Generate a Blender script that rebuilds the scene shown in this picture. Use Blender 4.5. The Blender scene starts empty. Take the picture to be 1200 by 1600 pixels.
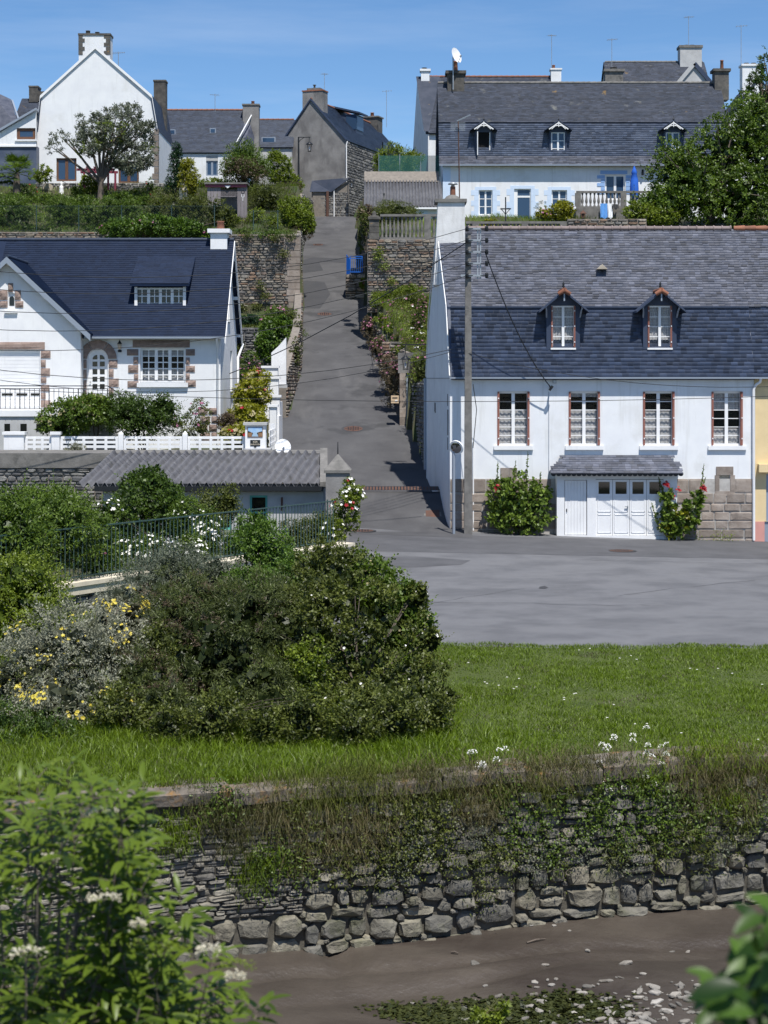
import bpy, bmesh, math, random
import numpy as np
from mathutils import Vector as V, Matrix, noise as mnoise
R = math.radians
random.seed(7); rng = np.random.default_rng(7)
SC = bpy.context.scene
COL = SC.collection

# ---------------------------------------------------------------- camera
F = 2800.0      # focal length in photograph pixels (1200 wide)
H = 5.7         # eye height above the square
cam_d = bpy.data.cameras.new('camera'); cam = bpy.data.objects.new('camera', cam_d); COL.objects.link(cam)
cam.location = (0, 0, H); cam.rotation_euler = (R(90), 0, 0)
cam_d.sensor_fit = 'HORIZONTAL'; cam_d.sensor_width = 24.0; cam_d.lens = 24.0*F/1200
cam_d.shift_y = -200/1200
cam_d.clip_start = 0.3; cam_d.clip_end = 6000
cam_d.dof.use_dof = True; cam_d.dof.focus_distance = 62; cam_d.dof.aperture_fstop = 4.4
SC.camera = cam
# ---------------------------------------------------------------- sky and sun
SUN = V((0.15, -0.43, 0.93)).normalized()
w = bpy.data.worlds.new('World'); SC.world = w; w.use_nodes = True
nt = w.node_tree; N = nt.nodes; L = nt.links; N.clear()
sky = N.new('ShaderNodeTexSky'); sky.sky_type = 'NISHITA'; sky.sun_disc = False
sky.sun_elevation = math.asin(SUN.z); sky.sun_rotation = math.atan2(SUN.x, SUN.y)
sky.altitude = 200; sky.air_density = 0.75; sky.dust_density = 0.15; sky.ozone_density = 3.0
# thin high cloud: streaks by direction
tc = N.new('ShaderNodeTexCoord'); mp = N.new('ShaderNodeMapping'); mp.inputs['Scale'].default_value = (3.0, 3.0, 26.0); mp.inputs['Rotation'].default_value = (0.10, 0.16, 0.3)
nz = N.new('ShaderNodeTexNoise'); nz.inputs['Scale'].default_value = 1.6; nz.inputs['Detail'].default_value = 7; nz.inputs['Roughness'].default_value = .6
rp = N.new('ShaderNodeValToRGB'); rp.color_ramp.elements[0].position = .42; rp.color_ramp.elements[0].color = (0, 0, 0, 1); rp.color_ramp.elements[1].position = .8; rp.color_ramp.elements[1].color = (.16, .16, .16, 1)
mx = N.new('ShaderNodeMixRGB'); mx.inputs['Color2'].default_value = (6.0, 6.6, 7.6, 1)
hs = N.new('ShaderNodeHueSaturation'); hs.inputs['Saturation'].default_value = 1.16; hs.inputs['Value'].default_value = 1.0
bg = N.new('ShaderNodeBackground'); bg.inputs['Strength'].default_value = 0.092
ow = N.new('ShaderNodeOutputWorld')
L.new(tc.outputs['Generated'], mp.inputs['Vector']); L.new(mp.outputs[0], nz.inputs['Vector']); L.new(nz.outputs['Fac'], rp.inputs['Fac'])
L.new(rp.outputs[0], mx.inputs['Fac']); L.new(sky.outputs[0], hs.inputs['Color']); L.new(hs.outputs[0], mx.inputs['Color1']); L.new(mx.outputs[0], bg.inputs['Color']); L.new(bg.outputs[0], ow.inputs['Surface'])
sd = bpy.data.lights.new('sun', 'SUN'); so = bpy.data.objects.new('sun', sd); COL.objects.link(so)
sd.energy = 4.0; sd.angle = R(0.53); sd.color = (1.0, .965, .90)
so.rotation_euler = SUN.to_track_quat('Z', 'Y').to_euler(); so.location = (20, -20, 60)
vs = SC.view_settings; vs.view_transform = 'Standard'; vs.look = 'None'; vs.exposure = 0.60; vs.gamma = 1.0; vs.use_curve_mapping = False
SC.render.engine = 'CYCLES'
SC.cycles.max_bounces = 6; SC.cycles.diffuse_bounces = 3; SC.cycles.glossy_bounces = 2; SC.cycles.transmission_bounces = 4; SC.cycles.transparent_max_bounces = 12

# ---------------------------------------------------------------- helpers
def P(px, py, Y): return V(((px-600)*Y/F, Y, H-(py-600)*Y/F))
def PX(px, Y): return (px-600)*Y/F
def PZ(py, Y): return H-(py-600)*Y/F
WL = {}
def link(o, parent=None, loc=(0, 0, 0)):
    loc = V(loc); COL.objects.link(o)
    if parent is not None:
        o.parent = parent; o.location = loc-WL[parent.name]
    else: o.location = loc
    WL[o.name] = loc
    return o
def tag(o, label=None, cat=None, group=None, kind=None):
    if label: o['label'] = label
    if cat: o['category'] = cat
    if group: o['group'] = group
    if kind: o['kind'] = kind
    return o
def thing(name, label, cat, loc, group=None):
    o = bpy.data.objects.new(name, None); o.empty_display_size = .3
    link(o, None, loc); return tag(o, label, cat, group)
def copy_tree(o, parent=None, loc=None, label=None):
    c = o.copy(); COL.objects.link(c)
    if parent is not None: c.parent = parent
    if loc is not None: c.location = loc
    if label: c['label'] = label
    for ch in [x for x in o.children]: copy_tree(ch, c)
    WL[c.name] = V(c.location)
    return c
def mesh_np(verts, faces, tint=None, smooth=False, k=None):
    verts = np.asarray(verts, np.float32).reshape(-1, 3)
    faces = np.asarray(faces, np.int32)
    k = faces.shape[1]
    me = bpy.data.meshes.new('mesh')
    me.vertices.add(len(verts)); me.vertices.foreach_set('co', verts.ravel())
    me.loops.add(faces.size); me.loops.foreach_set('vertex_index', faces.ravel())
    me.polygons.add(len(faces)); me.polygons.foreach_set('loop_start', np.arange(0, faces.size, k, dtype=np.int32))
    me.update(calc_edges=True)
    if tint is not None:
        a = me.attributes.new('tint', 'FLOAT', 'FACE'); a.data.foreach_set('value', np.asarray(tint, np.float32))
    if smooth: me.polygons.foreach_set('use_smooth', np.ones(len(faces), bool))
    return me
def place_mesh(name, verts, faces, mats, parent=None, tint=None, smooth=False, org=None, matidx=None):
    verts = np.asarray(verts, np.float32).reshape(-1, 3)
    if org is None:
        org = ((verts[:, 0].min()+verts[:, 0].max())/2, (verts[:, 1].min()+verts[:, 1].max())/2, verts[:, 2].min())
    me = mesh_np(verts-np.asarray(org, np.float32), faces, tint, smooth)
    for m in (mats if isinstance(mats, (list, tuple)) else [mats]): me.materials.append(m)
    if matidx is not None: me.polygons.foreach_set('material_index', np.asarray(matidx, np.int32))
    o = bpy.data.objects.new(name, me); return link(o, parent, org)

class MB:
    """collects polygons, then links them as one mesh object"""
    def __init__(s): s.v = []; s.f = []; s.t = []; s.m = []; s.sm = []
    def add(s, vs, fs, tint=.5, mi=0, sm=False):
        b = len(s.v); s.v += [tuple(p) for p in vs]
        for f in fs: s.f.append(tuple(b+i for i in f)); s.t.append(tint); s.m.append(mi); s.sm.append(sm)
        return s
    def quad(s, a, b, c, d, tint=.5, mi=0): return s.add([a, b, c, d], [(0, 1, 2, 3)], tint, mi)
    def box(s, x0, x1, y0, y1, z0, z1, tint=.5, mi=0):
        return s.add([(x0, y0, z0), (x1, y0, z0), (x1, y1, z0), (x0, y1, z0), (x0, y0, z1), (x1, y0, z1), (x1, y1, z1), (x0, y1, z1)],
                     [(3, 2, 1, 0), (4, 5, 6, 7), (0, 1, 5, 4), (1, 2, 6, 5), (2, 3, 7, 6), (3, 0, 4, 7)], tint, mi)
    def obox(s, O, U, N, u0, u1, n0, n1, w0, w1, tint=.5, mi=0):
        """box in a wall's own frame: U along, N out of it, up"""
        U = V(U); N_ = V(N); O = V(O); Z = V((0, 0, 1)); p = lambda u, n, w: O+U*u+N_*n+Z*w
        return s.add([p(u0, n0, w0), p(u1, n0, w0), p(u1, n1, w0), p(u0, n1, w0), p(u0, n0, w1), p(u1, n0, w1), p(u1, n1, w1), p(u0, n1, w1)],
                     [(3, 2, 1, 0), (4, 5, 6, 7), (0, 1, 5, 4), (1, 2, 6, 5), (2, 3, 7, 6), (3, 0, 4, 7)], tint, mi)
    def bar(s, a, b, w, h=None, tint=.5, mi=0):
        a = V(a); b = V(b); d = (b-a).normalized(); h = w if h is None else h
        up = V((0, 0, 1)) if abs(d.z) < .95 else V((0, 1, 0))
        x = d.cross(up).normalized()*w/2; y = x.cross(d).normalized()*h/2
        return s.add([a-x-y, a+x-y, a+x+y, a-x+y, b-x-y, b+x-y, b+x+y, b-x+y],
                     [(3, 2, 1, 0), (4, 5, 6, 7), (0, 1, 5, 4), (1, 2, 6, 5), (2, 3, 7, 6), (3, 0, 4, 7)], tint, mi)
    def prism(s, pts, ext, tint=.5, mi=0):
        n = len(pts); pts = [V(p) for p in pts]; e = V(ext)
        fs = [tuple(range(n))[::-1], tuple(range(n, 2*n))]+[(i, (i+1) % n, n+(i+1) % n, n+i) for i in range(n)]
        return s.add(pts+[p+e for p in pts], fs, tint, mi)
    def tube(s, pts, r, n=6, cap=True, tint=.5, mi=0, sm=True):
        pts = [V(p) for p in pts]; rs = r if isinstance(r, (list, tuple)) else [r]*len(pts)
        vs_ = []; fs = []; px = None
        for i, p in enumerate(pts):
            d = (pts[min(i+1, len(pts)-1)]-pts[max(i-1, 0)]).normalized()
            if px is None:
                up = V((0, 0, 1)) if abs(d.z) < .9 else V((0, 1, 0)); px = d.cross(up).normalized()
            else: px = (px-d*px.dot(d)).normalized()
            py = d.cross(px)
            for k in range(n):
                a = 2*math.pi*k/n; vs_.append(p+(px*math.cos(a)+py*math.sin(a))*rs[i])
        for i in range(len(pts)-1):
            for k in range(n): fs.append((i*n+k, i*n+(k+1) % n, (i+1)*n+(k+1) % n, (i+1)*n+k))
        s.add(vs_, fs, tint, mi, sm)
        if cap: s.add(vs_[:n], [tuple(range(n))[::-1]], tint, mi); s.add(vs_[-n:], [tuple(range(n))], tint, mi)
        return s
    def lathe(s, prof, c, n=12, tint=.5, mi=0, sm=True):
        c = V(c); vs_ = []; fs = []
        for r, z in prof:
            for k in range(n):
                a = 2*math.pi*k/n; vs_.append(c+V((r*math.cos(a), r*math.sin(a), z)))
        for i in range(len(prof)-1):
            for k in range(n): fs.append((i*n+k, i*n+(k+1) % n, (i+1)*n+(k+1) % n, (i+1)*n+k))
        s.add(vs_, fs, tint, mi, sm); s.add(vs_[-n:], [tuple(range(n))], tint, mi); s.add(vs_[:n], [tuple(range(n))[::-1]], tint, mi)
        return s
    def build(s, name, mats, parent=None, org=None, jit=0):
        if not s.v: return None
        vs_ = np.array(s.v, np.float32)
        if org is None: org = ((vs_[:, 0].min()+vs_[:, 0].max())/2, (vs_[:, 1].min()+vs_[:, 1].max())/2, vs_[:, 2].min())
        me = bpy.data.meshes.new(name); me.from_pydata([tuple(p) for p in vs_-np.array(org, np.float32)], [], s.f)
        for m in (mats if isinstance(mats, (list, tuple)) else [mats]): me.materials.append(m)
        me.polygons.foreach_set('material_index', s.m); me.polygons.foreach_set('use_smooth', s.sm)
        a = me.attributes.new('tint', 'FLOAT', 'FACE'); a.data.foreach_set('value', np.array(s.t, np.float32)); me.update()
        o = bpy.data.objects.new(name, me); return link(o, parent, org)

# ---------------------------------------------------------------- materials
MATS = {}
def mat(name, c1, c2=None, scale=4., detail=5., rough=.8, bump=0., bscale=None, tint=0., rnd=0., spec=.5, stain=None, metal=0., stretch=(1, 1, 1), mixattr=False, trans=0., lo=.35, hi=.65, stain2=None):
    """principled surface: c1/c2 mixed by world-space noise, brightness jitter per piece (face attribute tint / object random), optional stains (colour, scale, lo, hi, stretch)"""
    m = bpy.data.materials.new(name); m.use_nodes = True; nt = m.node_tree; N = nt.nodes; L = nt.links
    b = N['Principled BSDF']; out = N['Material Output']
    b.inputs['Roughness'].default_value = rough; b.inputs['Metallic'].default_value = metal
    b.inputs['Specular IOR Level'].default_value = spec
    geo = N.new('ShaderNodeNewGeometry')
    def noise(scale, detail=5, stretch=(1, 1, 1)):
        mp = N.new('ShaderNodeMapping'); mp.inputs['Scale'].default_value = stretch; L.new(geo.outputs['Position'], mp.inputs['Vector'])
        n = N.new('ShaderNodeTexNoise'); n.inputs['Scale'].default_value = scale; n.inputs['Detail'].default_value = detail; n.inputs['Roughness'].default_value = .6
        L.new(mp.outputs[0], n.inputs['Vector']); return n.outputs['Fac']
    def ramp(src, lo, hi):
        r = N.new('ShaderNodeMapRange'); r.inputs['From Min'].default_value = lo; r.inputs['From Max'].default_value = hi; L.new(src, r.inputs['Value']); return r.outputs[0]
    def mix(fac, a, bcol):
        x = N.new('ShaderNodeMixRGB')
        if isinstance(fac, float): x.inputs['Fac'].default_value = fac
        else: L.new(fac, x.inputs['Fac'])
        for s_, v in (('Color1', a), ('Color2', bcol)):
            if isinstance(v, tuple): x.inputs[s_].default_value = (*v, 1)
            else: L.new(v, x.inputs[s_])
        return x.outputs[0]
    col = c1
    if mixattr or tint:
        at = N.new('ShaderNodeAttribute'); at.attribute_name = 'tint'
    if c2 is not None:
        if mixattr: col = mix(at.outputs['Fac'], c1, c2)
        else: col = mix(ramp(noise(scale, detail, stretch), lo, hi), c1, c2)
    for st in (stain, stain2):
        if st: col = mix(ramp(noise(st[1], 6, st[4] if len(st) > 4 else (1, 1, 1)), st[2], st[3]), col, st[0])
    if tint or rnd:
        if tint: src = at.outputs['Fac']; k = tint
        if rnd:
            oi = N.new('ShaderNodeObjectInfo'); src = oi.outputs['Random']; k = rnd
        r = N.new('ShaderNodeMapRange'); r.inputs['To Min'].default_value = 1-k; r.inputs['To Max'].default_value = 1+k; L.new(src, r.inputs['Value'])
        h = N.new('ShaderNodeHueSaturation'); L.new(r.outputs[0], h.inputs['Value'])
        if isinstance(col, tuple): h.inputs['Color'].default_value = (*col, 1)
        else: L.new(col, h.inputs['Color'])
        col = h.outputs[0]
    if isinstance(col, tuple): b.inputs['Base Color'].default_value = (*col, 1)
    else: L.new(col, b.inputs['Base Color'])
    if bump:
        bp = N.new('ShaderNodeBump'); bp.inputs['Strength'].default_value = min(1, bump); bp.inputs['Distance'].default_value = .03 if bump <= 1 else .03*bump
        L.new(noise(bscale or scale*4, 6, stretch), bp.inputs['Height']); L.new(bp.outputs[0], b.inputs['Normal'])
    if trans:
        t = N.new('ShaderNodeBsdfTranslucent'); ms = N.new('ShaderNodeMixShader'); ms.inputs[0].default_value = trans
        h2 = N.new('ShaderNodeHueSaturation'); h2.inputs['Value'].default_value = 1.3; h2.inputs['Saturation'].default_value = 1.1
        if isinstance(col, tuple): h2.inputs['Color'].default_value = (*col, 1)
        else: L.new(col, h2.inputs['Color'])
        L.new(h2.outputs[0], t.inputs['Color']); L.new(b.outputs[0], ms.inputs[1]); L.new(t.outputs[0], ms.inputs[2]); L.new(ms.outputs[0], out.inputs['Surface'])
    MATS[name] = m; return m
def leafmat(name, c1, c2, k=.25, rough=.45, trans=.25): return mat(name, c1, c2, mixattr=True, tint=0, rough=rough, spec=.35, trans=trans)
def glass_mat(name, clear, tintc=(.02, .025, .03), rough=.03):
    m = bpy.data.materials.new(name); m.use_nodes = True; nt = m.node_tree; N = nt.nodes; L = nt.links
    b = N['Principled BSDF']; b.inputs['Base Color'].default_value = (*tintc, 1); b.inputs['Roughness'].default_value = rough; b.inputs['Specular IOR Level'].default_value = .5
    if clear:
        t = N.new('ShaderNodeBsdfTransparent'); ms = N.new('ShaderNodeMixShader'); ms.inputs[0].default_value = clear
        L.new(b.outputs[0], ms.inputs[1]); L.new(t.outputs[0], ms.inputs[2]); L.new(ms.outputs[0], N['Material Output'].inputs['Surface'])
    return m
def lace_mat():
    m = bpy.data.materials.new('lace'); m.use_nodes = True; nt = m.node_tree; N = nt.nodes; L = nt.links
    b = N['Principled BSDF']; b.inputs['Base Color'].default_value = (.8, .8, .8, 1); b.inputs['Roughness'].default_value = .9
    g = N.new('ShaderNodeNewGeometry'); v = N.new('ShaderNodeTexVoronoi'); v.inputs['Scale'].default_value = 26; L.new(g.outputs['Position'], v.inputs['Vector'])
    wv = N.new('ShaderNodeTexWave'); wv.inputs['Scale'].default_value = 3.2; wv.inputs['Distortion'].default_value = 1.5; wv.bands_direction = 'Z'; L.new(g.outputs['Position'], wv.inputs['Vector'])
    ad = N.new('ShaderNodeMath'); ad.operation = 'ADD'; L.new(v.outputs['Distance'], ad.inputs[0])
    ml = N.new('ShaderNodeMath'); ml.operation = 'MULTIPLY'; ml.inputs[1].default_value = .35; L.new(wv.outputs['Fac'], ml.inputs[0]); L.new(ml.outputs[0], ad.inputs[1])
    r = N.new('ShaderNodeMapRange'); r.inputs['From Min'].default_value = .42; r.inputs['From Max'].default_value = .62; r.inputs['To Min'].default_value = .12; r.inputs['To Max'].default_value = .36; L.new(ad.outputs[0], r.inputs['Value'])
    t = N.new('ShaderNodeBsdfTransparent'); ms = N.new('ShaderNodeMixShader'); L.new(r.outputs[0], ms.inputs[0]); L.new(b.outputs[0], ms.inputs[1]); L.new(t.outputs[0], ms.inputs[2]); L.new(ms.outputs[0], N['Material Output'].inputs['Surface'])
    return m
M = {}
M['render'] = mat('white_render', (.80, .81, .82), (.74, .75, .77), 1.2, rough=.9, bump=.18, bscale=60, stain=((.56, .56, .54), 2.6, .55, .9, (1.6, 1.6, .14)), stain2=((.66, .66, .65), .7, .56, .75))
M['render_old'] = mat('old_white_render', (.72, .72, .72), (.60, .60, .60), 2.0, rough=.95, bump=.3, bscale=25, stain=((.42, .41, .38), 1.6, .5, .75, (1.4, 1.4, .25)))
M['render_clean'] = mat('clean_white_paint', (.81, .81, .81), (.75, .75, .76), 2, rough=.7, bump=.10, bscale=40, stain=((.60, .60, .585), 3.2, .58, .9, (1.6, 1.6, .16)))
M['grey_render'] = mat('grey_cement_render', (.165, .157, .153), (.26, .25, .24), 1.1, rough=.95, bump=.3, bscale=20, stain=((.105, .10, .098), .9, .5, .7, (1, 1, .4)), stain2=((.26, .255, .245), 2.3, .66, .8))
M['pale_render'] = mat('pale_grey_render', (.50, .50, .50), (.40, .40, .40), 1.5, rough=.95, bump=.2, bscale=30)
M['beige_render'] = mat('beige_render', (.46, .40, .33), (.38, .33, .28), 1.0, rough=.95, bump=.15, bscale=30)
M['yellow_render'] = mat('yellow_render', (.74, .58, .33), (.68, .53, .30), 2, rough=.9, bump=.08, bscale=50)
M['pink_render'] = mat('pink_render', (.62, .30, .25), (.55, .27, .24), 3, rough=.9)
M['blue_paint'] = mat('pale_blue_paint', (.60, .71, .86), (.56, .67, .82), 3, rough=.85)
M['blue_paint_dark'] = mat('mid_blue_paint', (.26, .42, .70), None, rough=.7)
M['white_pvc'] = mat('white_gloss_paint', (.82, .82, .82), None, rough=.4)
M['red_wood'] = mat('faded_red_wood', (.30, .11, .08), (.38, .17, .13), 8, rough=.75, stretch=(1, 1, .2))
M['brown_wood'] = mat('brown_stained_wood', (.15, .068, .034), (.11, .05, .027), 8, rough=.6, stretch=(1, 1, .2))
M['grey_wood'] = mat('weathered_grey_wood', (.26, .23, .24), (.18, .16, .165), 7, rough=.9, stretch=(2, 2, .2), rnd=.15)
M['slate_old'] = mat('old_grey_slate', (.050, .058, .084), (.100, .106, .136), 2.2, rough=.6, tint=.5, bump=.15, bscale=30, stain=((.13, .125, .12), 3.0, .64, .85), spec=.3)
M['slate_dark'] = mat('dark_blue_slate', (.032, .047, .085), (.048, .063, .103), 1.6, rough=.5, tint=.5, bump=.1, bscale=30, spec=.35)
M['slate_navy'] = mat('new_navy_slate', (.0068, .0155, .040), (.0105, .021, .051), 1.2, rough=.6, tint=.2, bump=.05, bscale=30, spec=.15)
M['slate_far'] = mat('far_blue_slate', (.019, .029, .054), (.033, .045, .073), 1.5, rough=.55, tint=.35, spec=.3)
M['slate_lichen'] = mat('lichened_slate', (.022, .031, .052), (.042, .050, .074), 1.3, rough=.65, tint=.4, spec=.3, stain=((.20, .195, .17), 1.1, .62, .78), stain2=((.27, .16, .04), .8, .68, .74))
M['slate_pale'] = mat('pale_worn_slate', (.060, .078, .122), (.098, .118, .168), 1.3, rough=.5, tint=.4, spec=.35)
M['zinc'] = mat('zinc', (.30, .34, .40), None, rough=.5, metal=.3)
M['terracotta'] = mat('terracotta', (.27, .105, .058), (.20, .085, .052), 6, rough=.8, rnd=.2)
M['ridge_brown'] = mat('brown_ridge_tile', (.16, .125, .12), (.22, .17, .16), 4, rough=.7, rnd=.2)
M['stone_chim'] = mat('chimney_stone', (.13, .12, .107), (.065, .062, .058), 3, rough=.95, bump=.5, bscale=14, rnd=.2, stain=((.29, .16, .04), 2.2, .66, .74))
M['concrete'] = mat('weathered_concrete', (.20, .19, .178), (.13, .125, .117), 3, rough=.95, bump=.3, bscale=18, stain=((.065, .065, .062), 2.4, .56, .75))
M['granite'] = mat('dressed_granite', (.225, .182, .152), (.31, .265, .23), 3.5, rough=.9, bump=.35, bscale=22, rnd=.22, stain=((.12, .098, .085), 1.2, .58, .75))
M['pink_granite'] = mat('pink_granite', (.225, .158, .130), (.31, .232, .198), 6, rough=.9, bump=.8, bscale=16, rnd=.18)
M['mortar_light'] = mat('light_mortar', (.50, .48, .45), (.36, .34, .32), 4, rough=1)
M['mortar'] = mat('lime_mortar', (.24, .21, .18), (.17, .15, .13), 5, rough=1, bump=.4, bscale=20)
M['mortar_dark'] = mat('dark_joint', (.070, .064, .052), (.11, .10, .08), 5, rough=1, bump=.5, bscale=20)
def stone_mat(name, cols, rough=.9, bump=.7, bscale=12, lich=None):
    """stone whose colour is picked per piece (object random or tint attribute) from a short ramp"""
    m = mat(name, cols[0], None, rough=rough, bump=bump, bscale=bscale); nt = m.node_tree; N = nt.nodes; L = nt.links
    b = N['Principled BSDF']; at = N.new('ShaderNodeAttribute'); at.attribute_name = 'tint'; oi = N.new('ShaderNodeObjectInfo')
    ad = N.new('ShaderNodeMath'); ad.operation = 'ADD'; L.new(at.outputs['Fac'], ad.inputs[0]); L.new(oi.outputs['Random'], ad.inputs[1])
    fr = N.new('ShaderNodeMath'); fr.operation = 'FRACT'; L.new(ad.outputs[0], fr.inputs[0])
    cr = N.new('ShaderNodeValToRGB'); e = cr.color_ramp; n = len(cols)
    for i in range(n-2): e.elements.new(.5)
    for i, c in enumerate(cols): e.elements[i].position = i/(n-1); e.elements[i].color = (*c, 1)
    L.new(fr.outputs[0], cr.inputs['Fac'])
    g = N.new('ShaderNodeNewGeometry'); nz = N.new('ShaderNodeTexNoise'); nz.inputs['Scale'].default_value = 5; nz.inputs['Detail'].default_value = 6; L.new(g.outputs['Position'], nz.inputs['Vector'])
    mr = N.new('ShaderNodeMapRange'); mr.inputs['From Min'].default_value = .3; mr.inputs['From Max'].default_value = .7; mr.inputs['To Min'].default_value = .62; mr.inputs['To Max'].default_value = 1.35; L.new(nz.outputs['Fac'], mr.inputs['Value'])
    hv = N.new('ShaderNodeHueSaturation'); L.new(cr.outputs[0], hv.inputs['Color']); L.new(mr.outputs[0], hv.inputs['Value']); col = hv.outputs[0]
    if lich:
        n2 = N.new('ShaderNodeTexNoise'); n2.inputs['Scale'].default_value = lich[1]; n2.inputs['Detail'].default_value = 8; n2.inputs['Roughness'].default_value = .7; L.new(g.outputs['Position'], n2.inputs['Vector'])
        r2 = N.new('ShaderNodeMapRange'); r2.inputs['From Min'].default_value = lich[2]; r2.inputs['From Max'].default_value = lich[3]; L.new(n2.outputs['Fac'], r2.inputs['Value'])
        x = N.new('ShaderNodeMixRGB'); x.inputs['Color2'].default_value = (*lich[0], 1); L.new(r2.outputs[0], x.inputs['Fac']); L.new(col, x.inputs['Color1']); col = x.outputs[0]
    L.new(col, b.inputs['Base Color']); return m
M['quay_schist'] = stone_mat('quay_schist', [(.14, .13, .108), (.21, .19, .155), (.095, .092, .088), (.26, .24, .195), (.17, .16, .145)], bscale=18)
M['boulder'] = stone_mat('quay_boulder', [(.115, .108, .088), (.20, .18, .135), (.15, .142, .12), (.235, .215, .165), (.095, .092, .082), (.18, .168, .142)], bump=1.6, bscale=9, lich=((.070, .074, .032), 1.6, .50, .72))
M['schist'] = stone_mat('schist_rubble', [(.205, .172, .14), (.125, .12, .118), (.28, .24, .19), (.215, .135, .092), (.16, .155, .15), (.33, .29, .24)], bscale=18)
M['grey_rubble'] = stone_mat('grey_rubble', [(.15, .148, .145), (.09, .09, .096), (.21, .204, .19), (.26, .25, .235)], bscale=18)
M['cope'] = stone_mat('coping_stone', [(.12, .102, .080), (.15, .128, .104), (.10, .088, .076)], lich=((.25, .13, .03), 3.0, .55, .68))
M['pebble'] = stone_mat('shore_stone', [(.20, .18, .155), (.28, .26, .23), (.14, .13, .115), (.34, .32, .29)], bscale=20)
M['asphalt'] = mat('asphalt', (.104, .105, .113), (.148, .149, .158), 0.5, detail=10, rough=.88, bump=.4, bscale=45, lo=.40, hi=.60, stain=((.156, .156, .163), .8, .5, .8, (.6, 1, 1)), stain2=((.100, .100, .105), .5, .58, .78))
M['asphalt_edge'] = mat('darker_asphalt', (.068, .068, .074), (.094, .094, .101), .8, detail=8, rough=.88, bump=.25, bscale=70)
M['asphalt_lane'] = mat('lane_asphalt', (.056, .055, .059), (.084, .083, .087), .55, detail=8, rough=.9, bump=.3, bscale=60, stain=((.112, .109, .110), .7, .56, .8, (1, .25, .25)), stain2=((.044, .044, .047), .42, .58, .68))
M['asphalt_patch_shadow'] = mat('dark_asphalt_patch_shadow', (.040, .041, .046), (.048, .048, .053), 1.0, rough=.9, bump=.2, bscale=60)  # dark repair asphalt, also the colour of the shadows drawn on the lane
M['rust'] = mat('rusty_iron', (.13, .062, .042), (.09, .055, .045), 6, rough=.85, metal=.2)
M['dark_iron'] = mat('dark_iron', (.022, .024, .027), None, rough=.5, metal=.4)
M['green_iron'] = mat('dark_green_iron', (.025, .065, .055), (.045, .075, .068), 4, rough=.6)
M['green_paint'] = mat('sea_green_paint', (.10, .38, .33), None, rough=.6)
M['galv'] = mat('galvanised_steel', (.42, .44, .46), (.35, .37, .39), 5, rough=.45, metal=.5)
M['blue_gate'] = mat('bright_blue_paint', (.012, .12, .52), None, rough=.45)
M['parasol'] = mat('blue_canvas', (.012, .10, .50), (.02, .13, .58), 4, rough=.85)
M['corrugated'] = mat('corrugated_cement', (.085, .086, .098), (.130, .130, .142), 2.5, rough=.95, bump=.3, bscale=25, stain=((.055, .056, .055), 1.8, .55, .75), stain2=((.23, .225, .22), 3.5, .64, .8))
M['mud'] = mat('estuary_mud', (.054, .044, .036), (.086, .071, .058), .6, detail=9, rough=.42, bump=.8, bscale=9.0, spec=.5, stain=((.034, .025, .021), .4, .54, .7, (.4, 1, 1)))
M['algae'] = leafmat('green_algae', (.018, .024, .006), (.050, .056, .014), trans=0)
M['soil'] = mat('garden_soil', (.040, .040, .018), (.070, .058, .034), 1.3, rough=1, bump=.8, bscale=6, stain=((.035, .058, .014), .7, .42, .62), stain2=((.09, .075, .05), 1.7, .6, .75))
M['turf'] = mat('turf_soil', (.044, .062, .010), (.070, .092, .016), 1.0, rough=1, bump=.5, bscale=9)
M['glass_dark'] = glass_mat('dark_glass', 0, (.008, .009, .011), .04)
M['glass_blue'] = glass_mat('sky_glass', 0, (.035, .07, .13), .05)
M['glass_clear'] = glass_mat('clear_glass', .88)
M['lace'] = lace_mat()
M['black'] = mat('dark_room', (.006, .006, .007), None, rough=1)
M['plastic_cream'] = mat('cream_plastic', (.62, .46, .30), None, rough=.5)
M['cloth_blue'] = mat('blue_towel', (.12, .33, .72), (.10, .28, .62), 8, rough=1)
M['cloth_white'] = mat('white_towel', (.75, .77, .8), None, rough=1)
M['net_green'] = glass_mat('green_netting', .45, (.03, .14, .11), .8)
M['bark'] = mat('grey_bark', (.15, .12, .095), (.09, .072, .06), 6, rough=1, bump=.8, bscale=14, stretch=(1, 1, .3))
M['stem'] = mat('green_stem', (.09, .12, .03), (.12, .10, .04), 4, rough=.8)
M['cream_coping'] = mat('cream_painted_coping', (.72, .64, .50), (.60, .53, .42), 2.5, rough=.85, stain=((.30, .27, .22), 2.5, .6, .8))
M['pinkred'] = mat('dark_pink_wood', (.20, .032, .060), None, rough=.6)
M['sandstone'] = mat('pale_stone', (.50, .44, .35), (.40, .35, .28), 4, rough=.95, bump=.3)
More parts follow.
